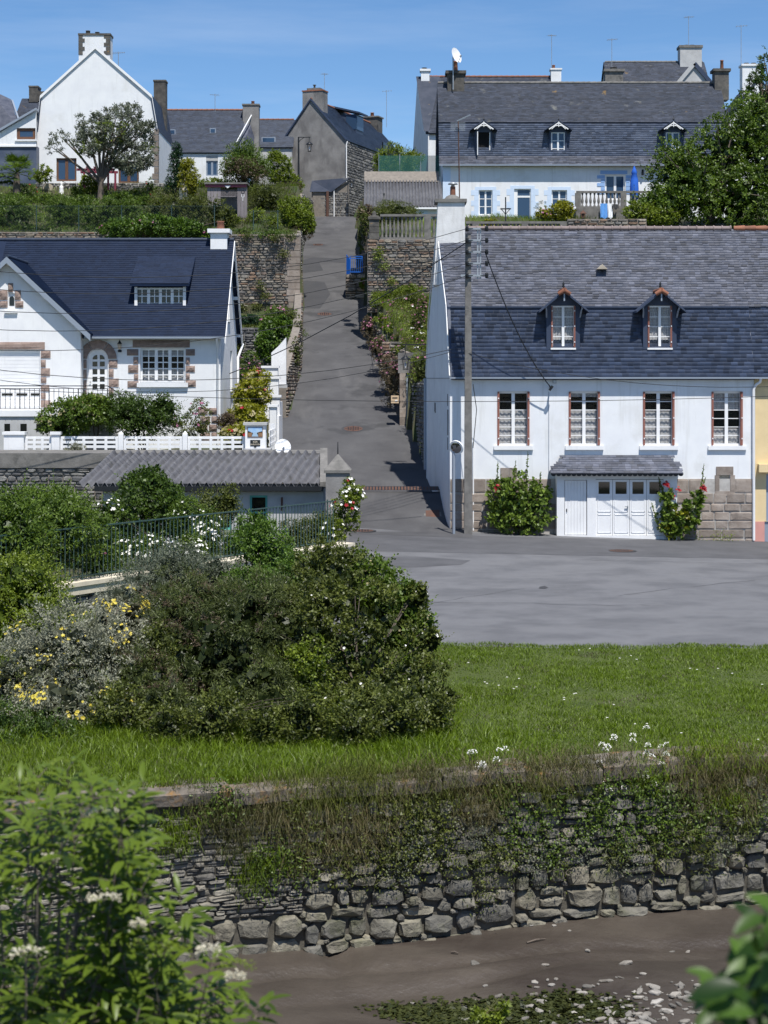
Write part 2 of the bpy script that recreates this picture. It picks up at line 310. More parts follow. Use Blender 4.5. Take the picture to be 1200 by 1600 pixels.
G = dict(
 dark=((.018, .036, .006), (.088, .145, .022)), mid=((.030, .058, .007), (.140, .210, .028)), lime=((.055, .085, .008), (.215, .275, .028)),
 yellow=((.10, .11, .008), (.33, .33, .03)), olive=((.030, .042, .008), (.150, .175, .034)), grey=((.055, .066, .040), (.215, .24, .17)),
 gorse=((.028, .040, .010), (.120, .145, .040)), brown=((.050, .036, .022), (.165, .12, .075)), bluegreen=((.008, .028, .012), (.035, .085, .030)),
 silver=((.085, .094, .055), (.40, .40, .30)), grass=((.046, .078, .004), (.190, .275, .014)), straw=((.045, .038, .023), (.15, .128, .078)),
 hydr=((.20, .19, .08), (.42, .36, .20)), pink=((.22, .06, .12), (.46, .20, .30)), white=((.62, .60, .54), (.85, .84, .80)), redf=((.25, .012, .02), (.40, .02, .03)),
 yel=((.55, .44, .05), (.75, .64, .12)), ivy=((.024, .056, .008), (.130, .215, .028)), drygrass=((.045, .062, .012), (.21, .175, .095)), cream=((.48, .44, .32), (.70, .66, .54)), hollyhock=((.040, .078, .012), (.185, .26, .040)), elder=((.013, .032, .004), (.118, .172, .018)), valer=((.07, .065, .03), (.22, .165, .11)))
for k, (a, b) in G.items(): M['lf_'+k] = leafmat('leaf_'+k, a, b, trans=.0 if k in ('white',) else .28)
# ---------------------------------------------------------------- generic builders
X_ = V((1, 0, 0)); Y_ = V((0, 1, 0)); Z_ = V((0, 0, 1))
def wall_faces(mb, O, U, N, top, w0, holes=(), depth=.18, tint=.5, mi=0):
    """wall skin with real openings: O origin, U along, N out; top = [(u, w)...]; holes (u0,u1,w0,w1); reveals go inwards by depth"""
    O = V(O); U = V(U); N = V(N); p = lambda u, w, n=0.: O+U*u+Z_*w+N*n
    us = sorted(set([round(u, 5) for u, _ in top]+[round(x, 5) for h in holes for x in h[:2]]))
    us = [u for u in us if top[0][0]-1e-4 <= u <= top[-1][0]+1e-4]
    def tw(u):
        for (a, wa), (b, wb) in zip(top, top[1:]):
            if a-2e-5 <= u <= b+2e-5 and b > a: return wa+(wb-wa)*(u-a)/(b-a)
        return top[-1][1]
    for a, b in zip(us, us[1:]):
        m = (a+b)/2; hs_ = sorted([h for h in holes if h[0] < m < h[1]], key=lambda h: h[2]); w = w0
        for h in hs_:
            if h[2] > w+1e-4: mb.quad(p(a, w), p(b, w), p(b, h[2]), p(a, h[2]), tint, mi)
            w = h[3]
        mb.quad(p(a, w), p(b, w), p(b, tw(b-1e-5)), p(a, tw(a+1e-5)), tint, mi)
    for (u0, u1, a, b) in holes:
        for q in ((p(u0, a), p(u0, b), p(u0, b, -depth), p(u0, a, -depth)), (p(u1, b), p(u1, a), p(u1, a, -depth), p(u1, b, -depth)),
                  (p(u0, b), p(u1, b), p(u1, b, -depth), p(u0, b, -depth)), (p(u1, a), p(u0, a), p(u0, a, -depth), p(u1, a, -depth))): mb.quad(*q, tint, mi)
def window(parent, O, U, N, u0, u1, w0, w1, depth=.12, leaves=2, rows=3, cols=1, frame='white_pvc', glass='glass_dark', sill=None, fw=.06, bar=.03, curtain=None, shutter=None, name='window', label=None, backing=False, pane_gap=.0):
    """window part: frame mesh with pane / sill / curtain / shutter sub-parts; all set back by depth inside its opening"""
    O = V(O); U = V(U); N = V(N); f = MB(); d0, d1 = -depth-.05, -depth
    f.obox(O, U, N, u0, u0+fw, d0, d1, w0, w1); f.obox(O, U, N, u1-fw, u1, d0, d1, w0, w1)
    f.obox(O, U, N, u0+fw, u1-fw, d0, d1, w0, w0+fw); f.obox(O, U, N, u0+fw, u1-fw, d0, d1, w1-fw, w1)
    iu0, iu1, iw0, iw1 = u0+fw, u1-fw, w0+fw, w1-fw; lw = (iu1-iu0)/leaves; st = fw*.8 if leaves > 1 else 0
    cells = []
    for k in range(leaves):
        a = iu0+k*lw+(st if k else 0); b = iu0+(k+1)*lw-(st if k < leaves-1 else 0)
        if k < leaves-1: f.obox(O, U, N, b, b+2*st, d0, d1+.012, iw0, iw1)
        cw = (b-a-bar*(cols-1))/cols; rh = (iw1-iw0-bar*(rows-1))/rows
        for c in range(cols):
            for r in range(rows):
                cells.append((a+c*(cw+bar), a+c*(cw+bar)+cw, iw0+r*(rh+bar), iw0+r*(rh+bar)+rh))
        for c in range(1, cols): f.obox(O, U, N, a+c*cw+(c-1)*bar, a+c*(cw+bar), d0+.01, d1-.006, iw0, iw1)
        for r in range(1, rows): f.obox(O, U, N, a, b, d0+.012, d1-.008, iw0+r*rh+(r-1)*bar, iw0+r*(rh+bar))
    wo = f.build(name, M[frame], parent)
    if label: wo['label'] = label
    for c in cells: MB().obox(O, U, N, c[0]-.004, c[1]+.004, d0+.018, d0+.026, c[2]-.004, c[3]+.004).build('pane', M[glass], wo)
    if backing: MB().obox(O, U, N, u0, u1, d0-.22, d0-.2, w0, w1).build('dark_room', M['black'], wo)
    if sill: MB().obox(O, U, N, u0-sill[0], u1+sill[0], -depth, sill[1], w0-sill[2], w0-.003).build('sill', M[sill[3] if len(sill) > 3 else 'white_pvc'], wo)
    for (a, b) in (curtain or []):
        n = 24; g = MB(); uu = [iu0+(iu1-iu0)*i/n for i in range(n+1)]
        for i in range(n):
            h0 = iw0+(iw1-iw0)*a; h1 = iw0+(iw1-iw0)*b; y0 = d0-.05+.012*math.sin(i*1.7); y1 = d0-.05+.012*math.sin((i+1)*1.7)
            g.quad(O+U*uu[i]+N*y0+Z_*h0, O+U*uu[i+1]+N*y1+Z_*h0, O+U*uu[i+1]+N*y1+Z_*h1, O+U*uu[i]+N*y0+Z_*h1)
        g.build('curtain', M['lace'], wo)
    if shutter:
        for s_ in (0, 1):
            g = MB(); a = u0-.012 if s_ == 0 else u1+.012-shutter; n = 3
            for k in range(n): g.obox(O, U, N, a+k*shutter/n+.003, a+(k+1)*shutter/n-.003, -depth+.004, .035+.008*k, w0+.02, w1-.015)
            for wz in (.12, .5, .86): g.obox(O, U, N, a+shutter*.3, a+shutter*.8, .052, .062, w0+(w1-w0)*wz, w0+(w1-w0)*wz+.05, mi=1)
            g.build('shutter', [M['red_wood'], M['white_pvc']], wo)
    return wo
def slates(O, U, S, N, lu, ls, sw=.22, sh=.13, th=.012, jit=.25, inside=None, rs=None):
    """slate courses on a roof plane: O lower left corner, U along the eave, S up the slope, N normal. Returns verts, faces, tint"""
    rs = rs or np.random.default_rng(3); O, U, S, N = [np.array(q, float) for q in (O, U, S, N)]
    vs_, fs, ts = [], [], []; nr = max(1, int(round(ls/sh))); sh = ls/nr; b = 0
    for r in range(nr):
        u = -sw*(.5 if r % 2 else 0)
        u += rs.uniform(-.02, .02)
        while u < lu:
            wd = sw*(1+rs.uniform(-.12, .12)); a, c = max(u, 0), min(u+wd-.006, lu)
            if c-a > .03 and (inside is None or inside((a+c)/2, (r+.5)*sh)):
                s0 = r*sh-rs.uniform(0, jit*.06); s1 = min(ls, s0+sh*1.25); t = th*(1+rs.uniform(-.3, .5))
                for (uu, ss, nn) in ((a, s0, t+.003), (c, s0, t+.003+rs.uniform(-.003, .004)), (c, s1, .004), (a, s1, .004), (a, s0, 0), (c, s0, 0)):
                    vs_.append(O+U*uu+S*ss+N*nn)
                fs += [(b, b+1, b+2, b+3), (b+4, b+5, b+1, b)]; tv = float(np.clip(rs.normal(.5, .24), 0, 1)); ts += [tv, tv]; b += 6
            u += wd
    return vs_, fs, ts
def slate_part(name, O, U, S, lu, ls, m, parent, **k):
    U = V(U).normalized(); S = V(S).normalized(); N = U.cross(S); N = N if N.z > 0 else -N
    vs_, fs, ts = slates(O, U, S, N, lu, ls, **k)
    o = place_mesh(name, vs_, fs, M[m], parent, ts); o['kind'] = 'stuff'; return o
def roof_slab(mb, a0, a1, p0, p1, th, axis='x', tint=.5):
    """roof plane as a slab: profile segment p0->p1 (t,z), extruded along the axis between a0 and a1"""
    (t0, z0), (t1, z1) = p0, p1; d = V((t1-t0, z1-z0)); n = V((-d.y, d.x)).normalized()
    if n.y < 0: n = -n
    q = [(t0, z0), (t1, z1), (t1-n.x*th, z1-n.y*th), (t0-n.x*th, z0-n.y*th)]
    f = (lambda a, t, z: V((a, t, z))) if axis == 'x' else (lambda a, t, z: V((t, a, z)))
    mb.prism([f(a0, t, z) for t, z in q], f(a1-a0, 0, 0), tint)
# unit stones: octagonal, bulging, 1x1 in u/w, 1 deep; shared meshes
STONES = {}
def unit_stones(matname, n=18, rough=.10, corner=.22):
    key = (matname, rough, corner)
    if key in STONES: return STONES[key]
    out = []
    for k in range(n):
        rr = random.Random(k*7+11); c1, c2, c3, c4, e1_, e2_, e3_, e4_ = [corner*rr.uniform(.35, 1.75) for _ in range(8)]
        base = [(-.5+c1, -.5), (.5-c2, -.5), (.5, -.5+e2_), (.5, .5-e3_), (.5-c3, .5), (-.5+c4, .5), (-.5, .5-e4_), (-.5, -.5+e1_)]
        base = [(x*(1-rr.random()*rough), z*(1-rr.random()*rough*1.2)) for x, z in base]
        vs_ = [(x*.98, 0, z*.98) for x, z in base]+[(x, -.62+rr.uniform(-.1, .1), z) for x, z in base]
        tx, tz_ = rr.uniform(-.22, .22), rr.uniform(-.25, .12)
        vs_ += [(x*rr.uniform(.72, .90), -1+tx*x+tz_*z+rr.uniform(-.10, .10), z*rr.uniform(.70, .88)) for x, z in base]
        vs_.append((rr.uniform(-.15, .15), -1.02+rr.uniform(-.06, .06), rr.uniform(-.15, .15)))
        fs = []
        for i in range(8):
            j = (i+1) % 8; fs += [(i, j, 8+j, 8+i), (8+i, 8+j, 16+j, 16+i), (16+i, 16+j, 24)]
        me = bpy.data.meshes.new('stone'); me.from_pydata(vs_, [], fs); me.materials.append(M[matname]); out.append((me, np.array(vs_), fs))
    STONES[key] = out; return out
def split_rects(u0, u1, w0, w1, amax, asp=(1.0, 2.2), rs=random):
    """irregular rubble: random recursive splits of a rectangle"""
    a = u1-u0; b = w1-w0
    lim = amax*rs.uniform(.35, 1.5)
    if a*b < lim and a/b < asp[1]*1.5: return [(u0, u1, w0, w1)]
    if a/b > rs.uniform(*asp): s = u0+a*rs.uniform(.33, .67); return split_rects(u0, s, w0, w1, amax, asp, rs)+split_rects(s, u1, w0, w1, amax, asp, rs)
    s = w0+b*rs.uniform(.35, .65); return split_rects(u0, u1, w0, s, amax, asp, rs)+split_rects(u0, u1, s, w1, amax, asp, rs)
def course_rects(u0, u1, w0, w1, hh, ll, rs=random):
    out = []; w = w0
    while w < w1-.02:
        h = min(rs.uniform(*hh), w1-w); h = w1-w if w1-w-h < hh[0]*.6 else h; u = u0
        while u < u1-.02:
            l = rs.uniform(*ll); l = u1-u if u1-u-l < ll[0]*.6 else l
            if rs.random() < .22 and h > hh[0]*1.6:
                s = h*rs.uniform(.4, .6); out += [(u, u+l, w, w+s), (u, u+l, w+s, w+h)]
            else: out.append((u, u+l, w, w+h))
            u += l
        w += h
    return out
def chinks(rects, rs, n, s=(.07, .15)):
    """little wedge stones set into the joints between bigger ones"""
    out = []
    for _ in range(n):
        r = rs.choice(rects); u = r[0] if rs.random() < .5 else rs.uniform(r[0], r[1]); w = r[2]; a, b = rs.uniform(*s), rs.uniform(*s)*.7; out.append((u-a/2, u+a/2, w-b/2, w+b/2))
    return out
def lay_stones(parent, rects, O, U, N, matname, depth=.1, gap=.02, nobj=300, clip=None, rough=.1, corner=.22, name='stone', view=None, wob=0.):
    """stones on a wall plane; the largest nobj are objects of their own, the rest one mesh of kind stuff"""
    O = V(O); U = V(U).normalized(); N = V(N).normalized(); us = unit_stones(matname, rough=rough, corner=corner)
    if clip: rects = [r for r in rects if clip((r[0]+r[1])/2, (r[2]+r[3])/2)]
    rects = sorted(rects, key=lambda r: -(r[1]-r[0])*(r[3]-r[2]))
    base = Matrix((( U.x, -N.x, 0, 0), (U.y, -N.y, 0, 0), (U.z, -N.z, 1, 0), (0, 0, 0, 1)))
    rv, rf, rt = [], [], []; pl = WL[parent.name]; b = 0
    for i, (a, c, d, e) in enumerate(rects):
        su, sw_ = max(.01, c-a-gap*random.uniform(.6, 1.4)), max(.01, e-d-gap*random.uniform(.6, 1.4)); dp = depth*random.uniform(.65, 1.3)
        me, arr, fs = random.choice(us)
        wo = wob*mnoise.noise(V(((a+c)*.35, d*.4, 3.1)))
        ce = O+U*((a+c)/2)+Z_*((d+e)/2+wo)
        if i < nobj:
            o = bpy.data.objects.new(name, me); COL.objects.link(o); o.parent = parent
            rot = Matrix.Rotation(random.uniform(-.09, .09), 4, 'Y') if wob else Matrix.Identity(4)
            o.matrix_local = Matrix.Translation(ce-pl) @ base @ rot @ Matrix.Diagonal((su*random.choice((1, -1)), dp, sw_*random.choice((1, -1)), 1))
        else:
            uu = np.array(U); nn = np.array(N); pts = np.array(ce)+np.outer(arr[:, 0]*su, uu)-np.outer(arr[:, 1]*dp, nn)+np.outer(arr[:, 2]*sw_, (0, 0, 1))
            rv.append(pts); rf += [tuple(b+q for q in f) for f in fs]; t = random.random(); rt += [t]*len(fs); b += len(arr)
    if rv:
        mb = MB(); mb.v = [tuple(p) for p in np.concatenate(rv)]; mb.f = rf; mb.t = rt; mb.m = [0]*len(rf); mb.sm = [False]*len(rf)
        o = mb.build('small_'+name, M[matname], parent); o['kind'] = 'stuff'
# ---- foliage
def leaf_mesh(pos, dirs, nrm, Ls, Ws, tint, fold=.15):
    n = len(pos); d = dirs/np.linalg.norm(dirs, axis=1, keepdims=True); s = np.cross(d, nrm); s /= np.linalg.norm(s, axis=1, keepdims=True)+1e-9; nn = np.cross(s, d)
    Ls = Ls[:, None]; Ws = Ws[:, None]; v = np.empty((n, 4, 3), np.float32)
    v[:, 0] = pos; v[:, 1] = pos+d*Ls*.45+s*Ws*.5+nn*Ws*fold; v[:, 2] = pos+d*Ls; v[:, 3] = pos+d*Ls*.45-s*Ws*.5+nn*Ws*fold
    return v.reshape(-1, 3), np.arange(n*4, dtype=np.int32).reshape(n, 4), tint
def blob_points(blobs, n, clump=.16, per=14, shell=(.72, 1.04), rs=rng, zmin=None):
    """leaf positions in clumps over the shells of ellipsoids; returns pos, outward normal, clump tint"""
    bl = np.array(blobs, float); area = bl[:, 3]*bl[:, 4]+bl[:, 4]*bl[:, 5]+bl[:, 3]*bl[:, 5]; pr = area/area.sum(); nc = max(1, n//per)
    bi = rs.choice(len(bl), nc, p=pr); u = rs.normal(size=(nc, 3)); u /= np.linalg.norm(u, axis=1, keepdims=True)
    rad = rs.uniform(shell[0], shell[1], (nc, 1)); inner = rs.random((nc, 1)) < .16; rad = np.where(inner, rad*.72, rad)
    c = bl[bi, :3]+u*bl[bi, 3:]*rad
    # reject clump centres deep inside another blob
    keep = np.ones(nc, bool)
    for q in bl: keep &= ~((((c-q[:3])/q[3:])**2).sum(1) < .42)
    c = c[keep]; u = u[keep]; nc = len(c); out = u/bl[bi[keep], 3:]; out /= np.linalg.norm(out, axis=1, keepdims=True)
    ci = np.repeat(np.arange(nc), per); sc = clump*np.mean(bl[:, 3:])
    pos = c[ci]+rs.normal(size=(len(ci), 3))*sc*np.array([1, 1, .8]); ct = np.clip(rs.normal(.5, .2, nc), 0, 1)
    if zmin is not None:
        k = pos[:, 2] > zmin; pos = pos[k]; ci = ci[k]
    return pos, out[ci], ct[ci]
def lumps(blobs, k, rs, r=(.28, .5)):
    out = list(blobs)
    for b in blobs:
        for _ in range(k):
            u = rs.normal(size=3); u /= np.linalg.norm(u)
            f = rs.uniform(*r); out.append((b[0]+u[0]*b[3]*.82, b[1]+u[1]*b[4]*.82, b[2]+u[2]*b[5]*.82, b[3]*f, b[4]*f, b[5]*f))
    return out
def crown(name, blobs, n, leaf, m, parent, clump=.16, per=14, droop=0., rnd=.7, up=.5, shell=(.72, 1.04), zmin=None, seed=1, fold=.15, spread=.18, core=True, lump=5, shoots=.25):
    rs = np.random.default_rng(seed); base_blobs = blobs; blobs = lumps(blobs, lump, rs) if lump else blobs; pos, out, ct = blob_points(blobs, n, clump, per, shell, rs, zmin); k = len(pos)
    d = out*.6+rs.normal(size=(k, 3))*rnd+np.array([0, 0, -droop]); nr = out*.5+np.array([0, 0, up])+rs.normal(size=(k, 3))*.45
    Ls = leaf[0]*rs.uniform(.6, 1.25, k); Ws = leaf[1]*rs.uniform(.7, 1.2, k); t = np.clip(ct+rs.normal(0, spread, k), 0, 1)
    v, f, t = leaf_mesh(pos, d, nr, Ls, Ws, t, fold)
    if shoots:   # sprays standing out of the crown
        ns = max(4, n//90); bl = np.array(blobs, float); bi = rs.choice(len(bl), ns, p=bl[:, 3]**2/(bl[:, 3]**2).sum()); u = rs.normal(size=(ns, 3)); u[:, 2] = u[:, 2]*.7+.35; u /= np.linalg.norm(u, axis=1, keepdims=True)
        b0 = bl[bi, :3]+u*bl[bi, 3:]*.9; dr = u+rs.normal(size=(ns, 3))*.45+np.array([0, 0, .25]); ln = shoots*np.mean(np.array(base_blobs)[:, 3:])*rs.uniform(.4, 1.3, ns); q = 10; s_ = np.tile(np.linspace(.1, 1, q), ns); i_ = np.repeat(np.arange(ns), q)
        p = b0[i_]+dr[i_]*(ln[i_]*s_)[:, None]
        if zmin is not None: kk = p[:, 2] > zmin+.02; p = p[kk]; i_ = i_[kk]; s_ = s_[kk]
        m_ = len(p); sz = (1.1-.45*s_)*rs.uniform(.7, 1.1, m_); tt = np.clip(rs.normal(.6, .2, ns)[i_]+rs.normal(0, .12, m_), 0, 1)
        v3, f3, t3 = leaf_mesh(p, dr[i_]*.5+rs.normal(size=(m_, 3))*.8, rs.normal(size=(m_, 3))*.5+np.array([0, -.2, .7]), leaf[0]*sz, leaf[1]*sz, tt, fold); f = np.concatenate([f, f3+len(v)]); v = np.concatenate([v, v3]); t = np.concatenate([t, t3])
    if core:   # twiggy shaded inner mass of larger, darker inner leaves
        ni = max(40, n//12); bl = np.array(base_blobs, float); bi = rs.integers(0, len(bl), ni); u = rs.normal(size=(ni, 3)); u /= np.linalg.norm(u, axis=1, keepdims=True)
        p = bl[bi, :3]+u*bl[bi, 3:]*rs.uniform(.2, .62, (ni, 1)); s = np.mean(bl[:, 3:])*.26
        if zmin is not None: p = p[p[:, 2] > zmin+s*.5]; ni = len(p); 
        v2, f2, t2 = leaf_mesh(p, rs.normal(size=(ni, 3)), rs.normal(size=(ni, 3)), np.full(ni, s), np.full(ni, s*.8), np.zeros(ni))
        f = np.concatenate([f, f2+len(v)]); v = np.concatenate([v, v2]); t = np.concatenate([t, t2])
    return place_mesh(name, v, f, M[m], parent, t)
def blooms(name, blobs, n, size, m, parent, seed=5, shell=(.95, 1.06), up=.6, front=True, clus=1):
    """flower heads: small five-petal rosettes on the outside of a crown"""
    rs = np.random.default_rng(seed); bl = np.array(blobs, float); bi = rs.integers(0, len(bl), n); u = rs.normal(size=(n, 3)); u[:, 2] = np.abs(u[:, 2])*.7+.05*rs.normal(size=n)
    if front: u[:, 1] = -np.abs(u[:, 1])
    if clus > 1: ix = rs.integers(0, max(1, n//clus), n); bi = bi[ix]; u = u[ix]+rs.normal(size=(n, 3))*.13
    u /= np.linalg.norm(u, axis=1, keepdims=True); c = bl[bi, :3]+u*bl[bi, 3:]*rs.uniform(*shell, (n, 1)); nn = u+np.array([0, -.3, up]); nn /= np.linalg.norm(nn, axis=1, keepdims=True)
    a = np.cross(nn, rs.normal(size=(n, 3))); a /= np.linalg.norm(a, axis=1, keepdims=True); b = np.cross(nn, a); P_, D_, N_ = [], [], []
    for k in range(5):
        an = 2*math.pi*k/5; P_.append(c); D_.append(a*math.cos(an)+b*math.sin(an)+nn*.35); N_.append(nn)
    m_ = len(c)*5; sz = np.tile(size*rs.uniform(.6, 1.2, n), 5)
    v, f, t = leaf_mesh(np.concatenate(P_), np.concatenate(D_), np.concatenate(N_), sz, sz*.9, np.tile(rs.random(n), 5))
    o = place_mesh(name, v, f, M[m], parent, t); o['kind'] = 'stuff'; return o
def stems(name, base, blobs, parent, m='bark', r=.04, n=6, seed=2, n2=2):
    rs = random.Random(seed); mb = MB(); base = V(base)
    for k in range(n):
        b = blobs[k % len(blobs)]; e = V((b[0]+rs.uniform(-.5, .5)*b[3], b[1]+rs.uniform(-.5, .5)*b[4], b[2]+rs.uniform(-.2, .7)*b[5])); mid = base.lerp(e, .5)+V((rs.uniform(-.15, .15), rs.uniform(-.1, .1), .1))
        s = base+V((rs.uniform(-r*3, r*3), rs.uniform(-r*3, r*3), 0)); mb.tube([s, mid, e], [r, r*.7, r*.25], 5)
        for q in range(n2):
            g = V((b[0]+rs.uniform(-.8, .8)*b[3], b[1]+rs.uniform(-.8, .8)*b[4], b[2]+rs.uniform(-.3, .9)*b[5])); mb.tube([mid, mid.lerp(g, .6)+V((0, 0, .05)), g], [r*.5, r*.3, r*.12], 4)
    return mb.build(name, M[m], parent)
def shrub(name, label, cat, blobs, n, leaf, m, group=None, base=None, stem_r=.03, nst=5, flowers=None, seed=1, smat='bark', zmin=None, **k):
    """shrub thing: stems + crown (+ flowers); blobs = [(x,y,z,rx,ry,rz)]"""
    b = blobs[0]; zb = min(q[2]-q[5] for q in blobs) if base is None else base
    t = thing(name, label, cat, (b[0], b[1], zb), group)
    stems('stems', (b[0], b[1], zb-.05), blobs, t, smat, stem_r, nst, seed)
    crown('crown', blobs, n, leaf, m, t, seed=seed, zmin=zb if zmin is None else zmin, **k)
    for i, fl in enumerate(flowers or []): blooms('flowers', blobs, fl[0], fl[1], fl[2], t, seed+i+3, clus=fl[3] if len(fl) > 3 else 1)
    return t
def tree(name, label, blobs, n, leaf, m, base, trunk_r, fork, group=None, seed=1, cat='tree', bark='bark', nl=9, **k):
    t = thing(name, label, cat, base, group); rs = random.Random(seed); mb = MB(); base = V(base); fork = V(fork)
    mb.tube([base-V((0, 0, .3)), base.lerp(fork, .35)+V((rs.uniform(-.1, .1), 0, 0)), fork], [trunk_r*1.25, trunk_r, trunk_r*.78], 9)
    for i in range(nl):
        b = blobs[i % len(blobs)]; e = V((b[0]+rs.uniform(-.4, .4)*b[3], b[1]+rs.uniform(-.4, .4)*b[4], b[2]+rs.uniform(0, .6)*b[5])); mid = fork.lerp(e, .5)+V((rs.uniform(-.2, .2), rs.uniform(-.2, .2), .12))
        mb.tube([fork-V((0, 0, .1)), mid, e], [trunk_r*.6, trunk_r*.38, trunk_r*.1], 6)
        for q in range(3):
            g = V((b[0]+rs.uniform(-.9, .9)*b[3], b[1]+rs.uniform(-.9, .9)*b[4], b[2]+rs.uniform(-.5, .9)*b[5])); mb.tube([mid, mid.lerp(g, .6), g], [trunk_r*.28, trunk_r*.16, trunk_r*.05], 4)
    mb.build('trunk', M[bark], t); crown('crown', blobs, n, leaf, m, t, seed=seed, **k); return t
def grass_blades(name, pts, h, wd, m, parent=None, seed=3, lean=.35, droop=None):
    """single curved blades (2 segments) standing at pts"""
    rs = np.random.default_rng(seed); n = len(pts); hh = (h if np.ndim(h) else np.full(n, h))*(rs.uniform(.55, 1.25, n) if droop is None else rs.uniform(.3, 1.35, n)); a = rs.uniform(0, 2*np.pi, n); ln = rs.uniform(.1, 1, n)*lean
    dx = np.cos(a)*ln; dy = np.sin(a)*ln
    if droop is not None: dx = dx+droop[0]; dy = dy+droop[1]
    dz = np.full(n, 1.) if droop is None else droop[2]+rs.uniform(-.75, .55, n)
    s = rs.uniform(0, np.pi, n); sx = np.cos(s)*wd*.5; sy = np.sin(s)*wd*.5; v = np.empty((n, 5, 3), np.float32); o = np.asarray(pts)
    S = np.stack([sx, sy, 0*sx], 1); mid = o+np.stack([dx*.35, dy*.35, np.full(n, .6)], 1)*hh[:, None]; tip = o+np.stack([dx*1.1, dy*1.1, dz], 1)*hh[:, None]
    v[:, 0] = o-S; v[:, 1] = o+S; v[:, 2] = mid+S*.8; v[:, 3] = mid-S*.8; v[:, 4] = tip
    f = np.empty((n, 3, 3), np.int32); b = (np.arange(n)*5)[:, None]
    f[:, 0] = b+np.array([[0, 1, 2]]); f[:, 1] = b+np.array([[0, 2, 3]]); f[:, 2] = b+np.array([[3, 2, 4]])
    nf = np.array([mnoise.noise(V((p[0]*.6, p[1]*.6, 1.7))) for p in o[::8]]); nf = np.repeat(nf, 8)[:n]
    t = np.clip(.5+.45*nf+rs.normal(0, .17, n), 0, 1)
    return place_mesh(name, v.reshape(-1, 3), f.reshape(-1, 3), M[m], parent, np.repeat(t, 3))
def chimney(parent, x0, x1, y0, y1, z0, z1, m='grey_render', cap='concrete', pots=((.5, .3, .09),), potm='terracotta', capd=.07, caph=.12, name='chimney', cowl=False):
    c = MB().box(x0, x1, y0, y1, z0, z1).build(name, M[m], parent)
    MB().box(x0-capd, x1+capd, y0-capd, y1+capd, z1, z1+caph).build('chimney_cap', M[cap], c)
    for (fx, h, r) in pots:
        p = MB(); cx = x0+(x1-x0)*fx; p.lathe([(r*1.05, 0), (r*.85, h*.85), (r, h*.88), (r, h), (r*.7, h)], (cx, (y0+y1)/2, z1+caph), 10)
        p.build('chimney_pot', M[potm], c)
        if cowl:
            q = MB(); z = z1+caph+h; q.lathe([(r*.6, 0), (r*.6, .12)], (cx, (y0+y1)/2, z), 8); q.lathe([(r*1.5, .14), (r*1.4, .17), (0.02, .24)], (cx, (y0+y1)/2, z), 10)
            q.build('cowl', M['galv'], c)
    return c
def antenna(label, base, h, arms=6, yaw=0., kind='yagi', size=.8):
    t = thing('tv_antenna', label, 'antenna', base, 'tv antennas on the roofs'); b = V(base)
    MB().tube([b-V((0, 0, .5)), b+V((0, 0, h))], .022, 5).build('mast', M['galv'], t)
    mb = MB(); d = V((math.cos(yaw), math.sin(yaw), 0.12)); s = V((-math.sin(yaw), math.cos(yaw), 0)); top = b+V((0, 0, h-.08))
    mb.bar(top-d*size*.5, top+d*size*.6, .025)
    for i in range(arms):
        c = top+d*(size*(-.45+i*1.0/(arms-1))); l = .22*(1-.35*i/arms); mb.bar(c-s*l, c+s*l, .012)
        mb.bar(c-V((0, 0, l*.5)), c+V((0, 0, l*.5)), .012)
    mb.build('aerial', M['galv'], t); return t
def balustrade(label, x0, x1, Y, z0, z1, n, piers=(), d=.22, group='stone balustrades of the terraces'):
    t = thing('stone_balustrade', label, 'balustrade', ((x0+x1)/2, Y, z0), group); hb = .12; ht = .13
    MB().box(x0, x1, Y-d*.7, Y+d*.7, z0, z0+hb).build('plinth', M['concrete'], t); MB().box(x0, x1, Y-d*.62, Y+d*.62, z1-ht, z1).build('handrail', M['concrete'], t)
    h = z1-ht-z0-hb; r = .085; me = MB().lathe([(r*.8, 0), (r*.85, h*.08), (r*.5, h*.12), (r*.9, h*.3), (r*1.05, h*.4), (r*.8, h*.55), (r*.45, h*.78), (r*.55, h*.88), (r*.8, h*.92), (r*.8, h)], (0, Y, z0+hb), 8)
    first = None
    for i in range(n):
        x = x0+(x1-x0)*(i+.5)/n
        if any(abs(x-p) < .22 for p in piers): continue
        if first is None: first = me.build('baluster', M['concrete'], t)
        o = first if i == 0 else first.copy()
        if o is not first: COL.objects.link(o)
        o.location = V((x, Y, z0+hb))-WL[t.name]
    for p in piers: MB().box(p-.18, p+.18, Y-d*.6-.004, Y+d*.6+.004, z0+hb, z1-ht).build('pier', M['concrete'], t)
    return t
# ---------------------------------------------------------------- terrain
LANE = [(58, 440, 740), (66, 440, 732), (70, 440, 706), (75, 440, 668), (80, 441, 643), (85, 455, 624), (90, 469, 607), (100, 478, 577), (110, 469, 570), (120, 468, 568), (130, 475, 561), (144, 490, 553), (152, 492, 548)]
def lane_lr(Y):
    Ys = [a[0] for a in LANE]; l = np.interp(Y, Ys, [(a[1]-600)*a[0]/F for a in LANE]); r = np.interp(Y, Ys, [(a[2]-600)*a[0]/F for a in LANE]); return l, r
def sq_z(X, Y): return (.28-.0355*(np.clip(X, -4, 30)-3.0))*np.clip((Y-50)/15, 0, 1)
def lane_z(Y):
    Y = np.asarray(Y, float); z = .30+.2465*(Y-67.0); z = np.where(Y < 69.5, .30+np.clip(Y-64.5, 0, 5)**2*.0616*2.0*.5, z); return np.minimum(z, 19.15+.01*(Y-144))
def left_z(Y): return np.interp(Y, [0, 64.2, 65.4, 83, 84, 105.9, 106.6, 124, 160, 220, 400], [.35, .35, 3.05, 3.1, 5.0, 9.7, 14.45, 19.4, 20.5, 21.5, 14])
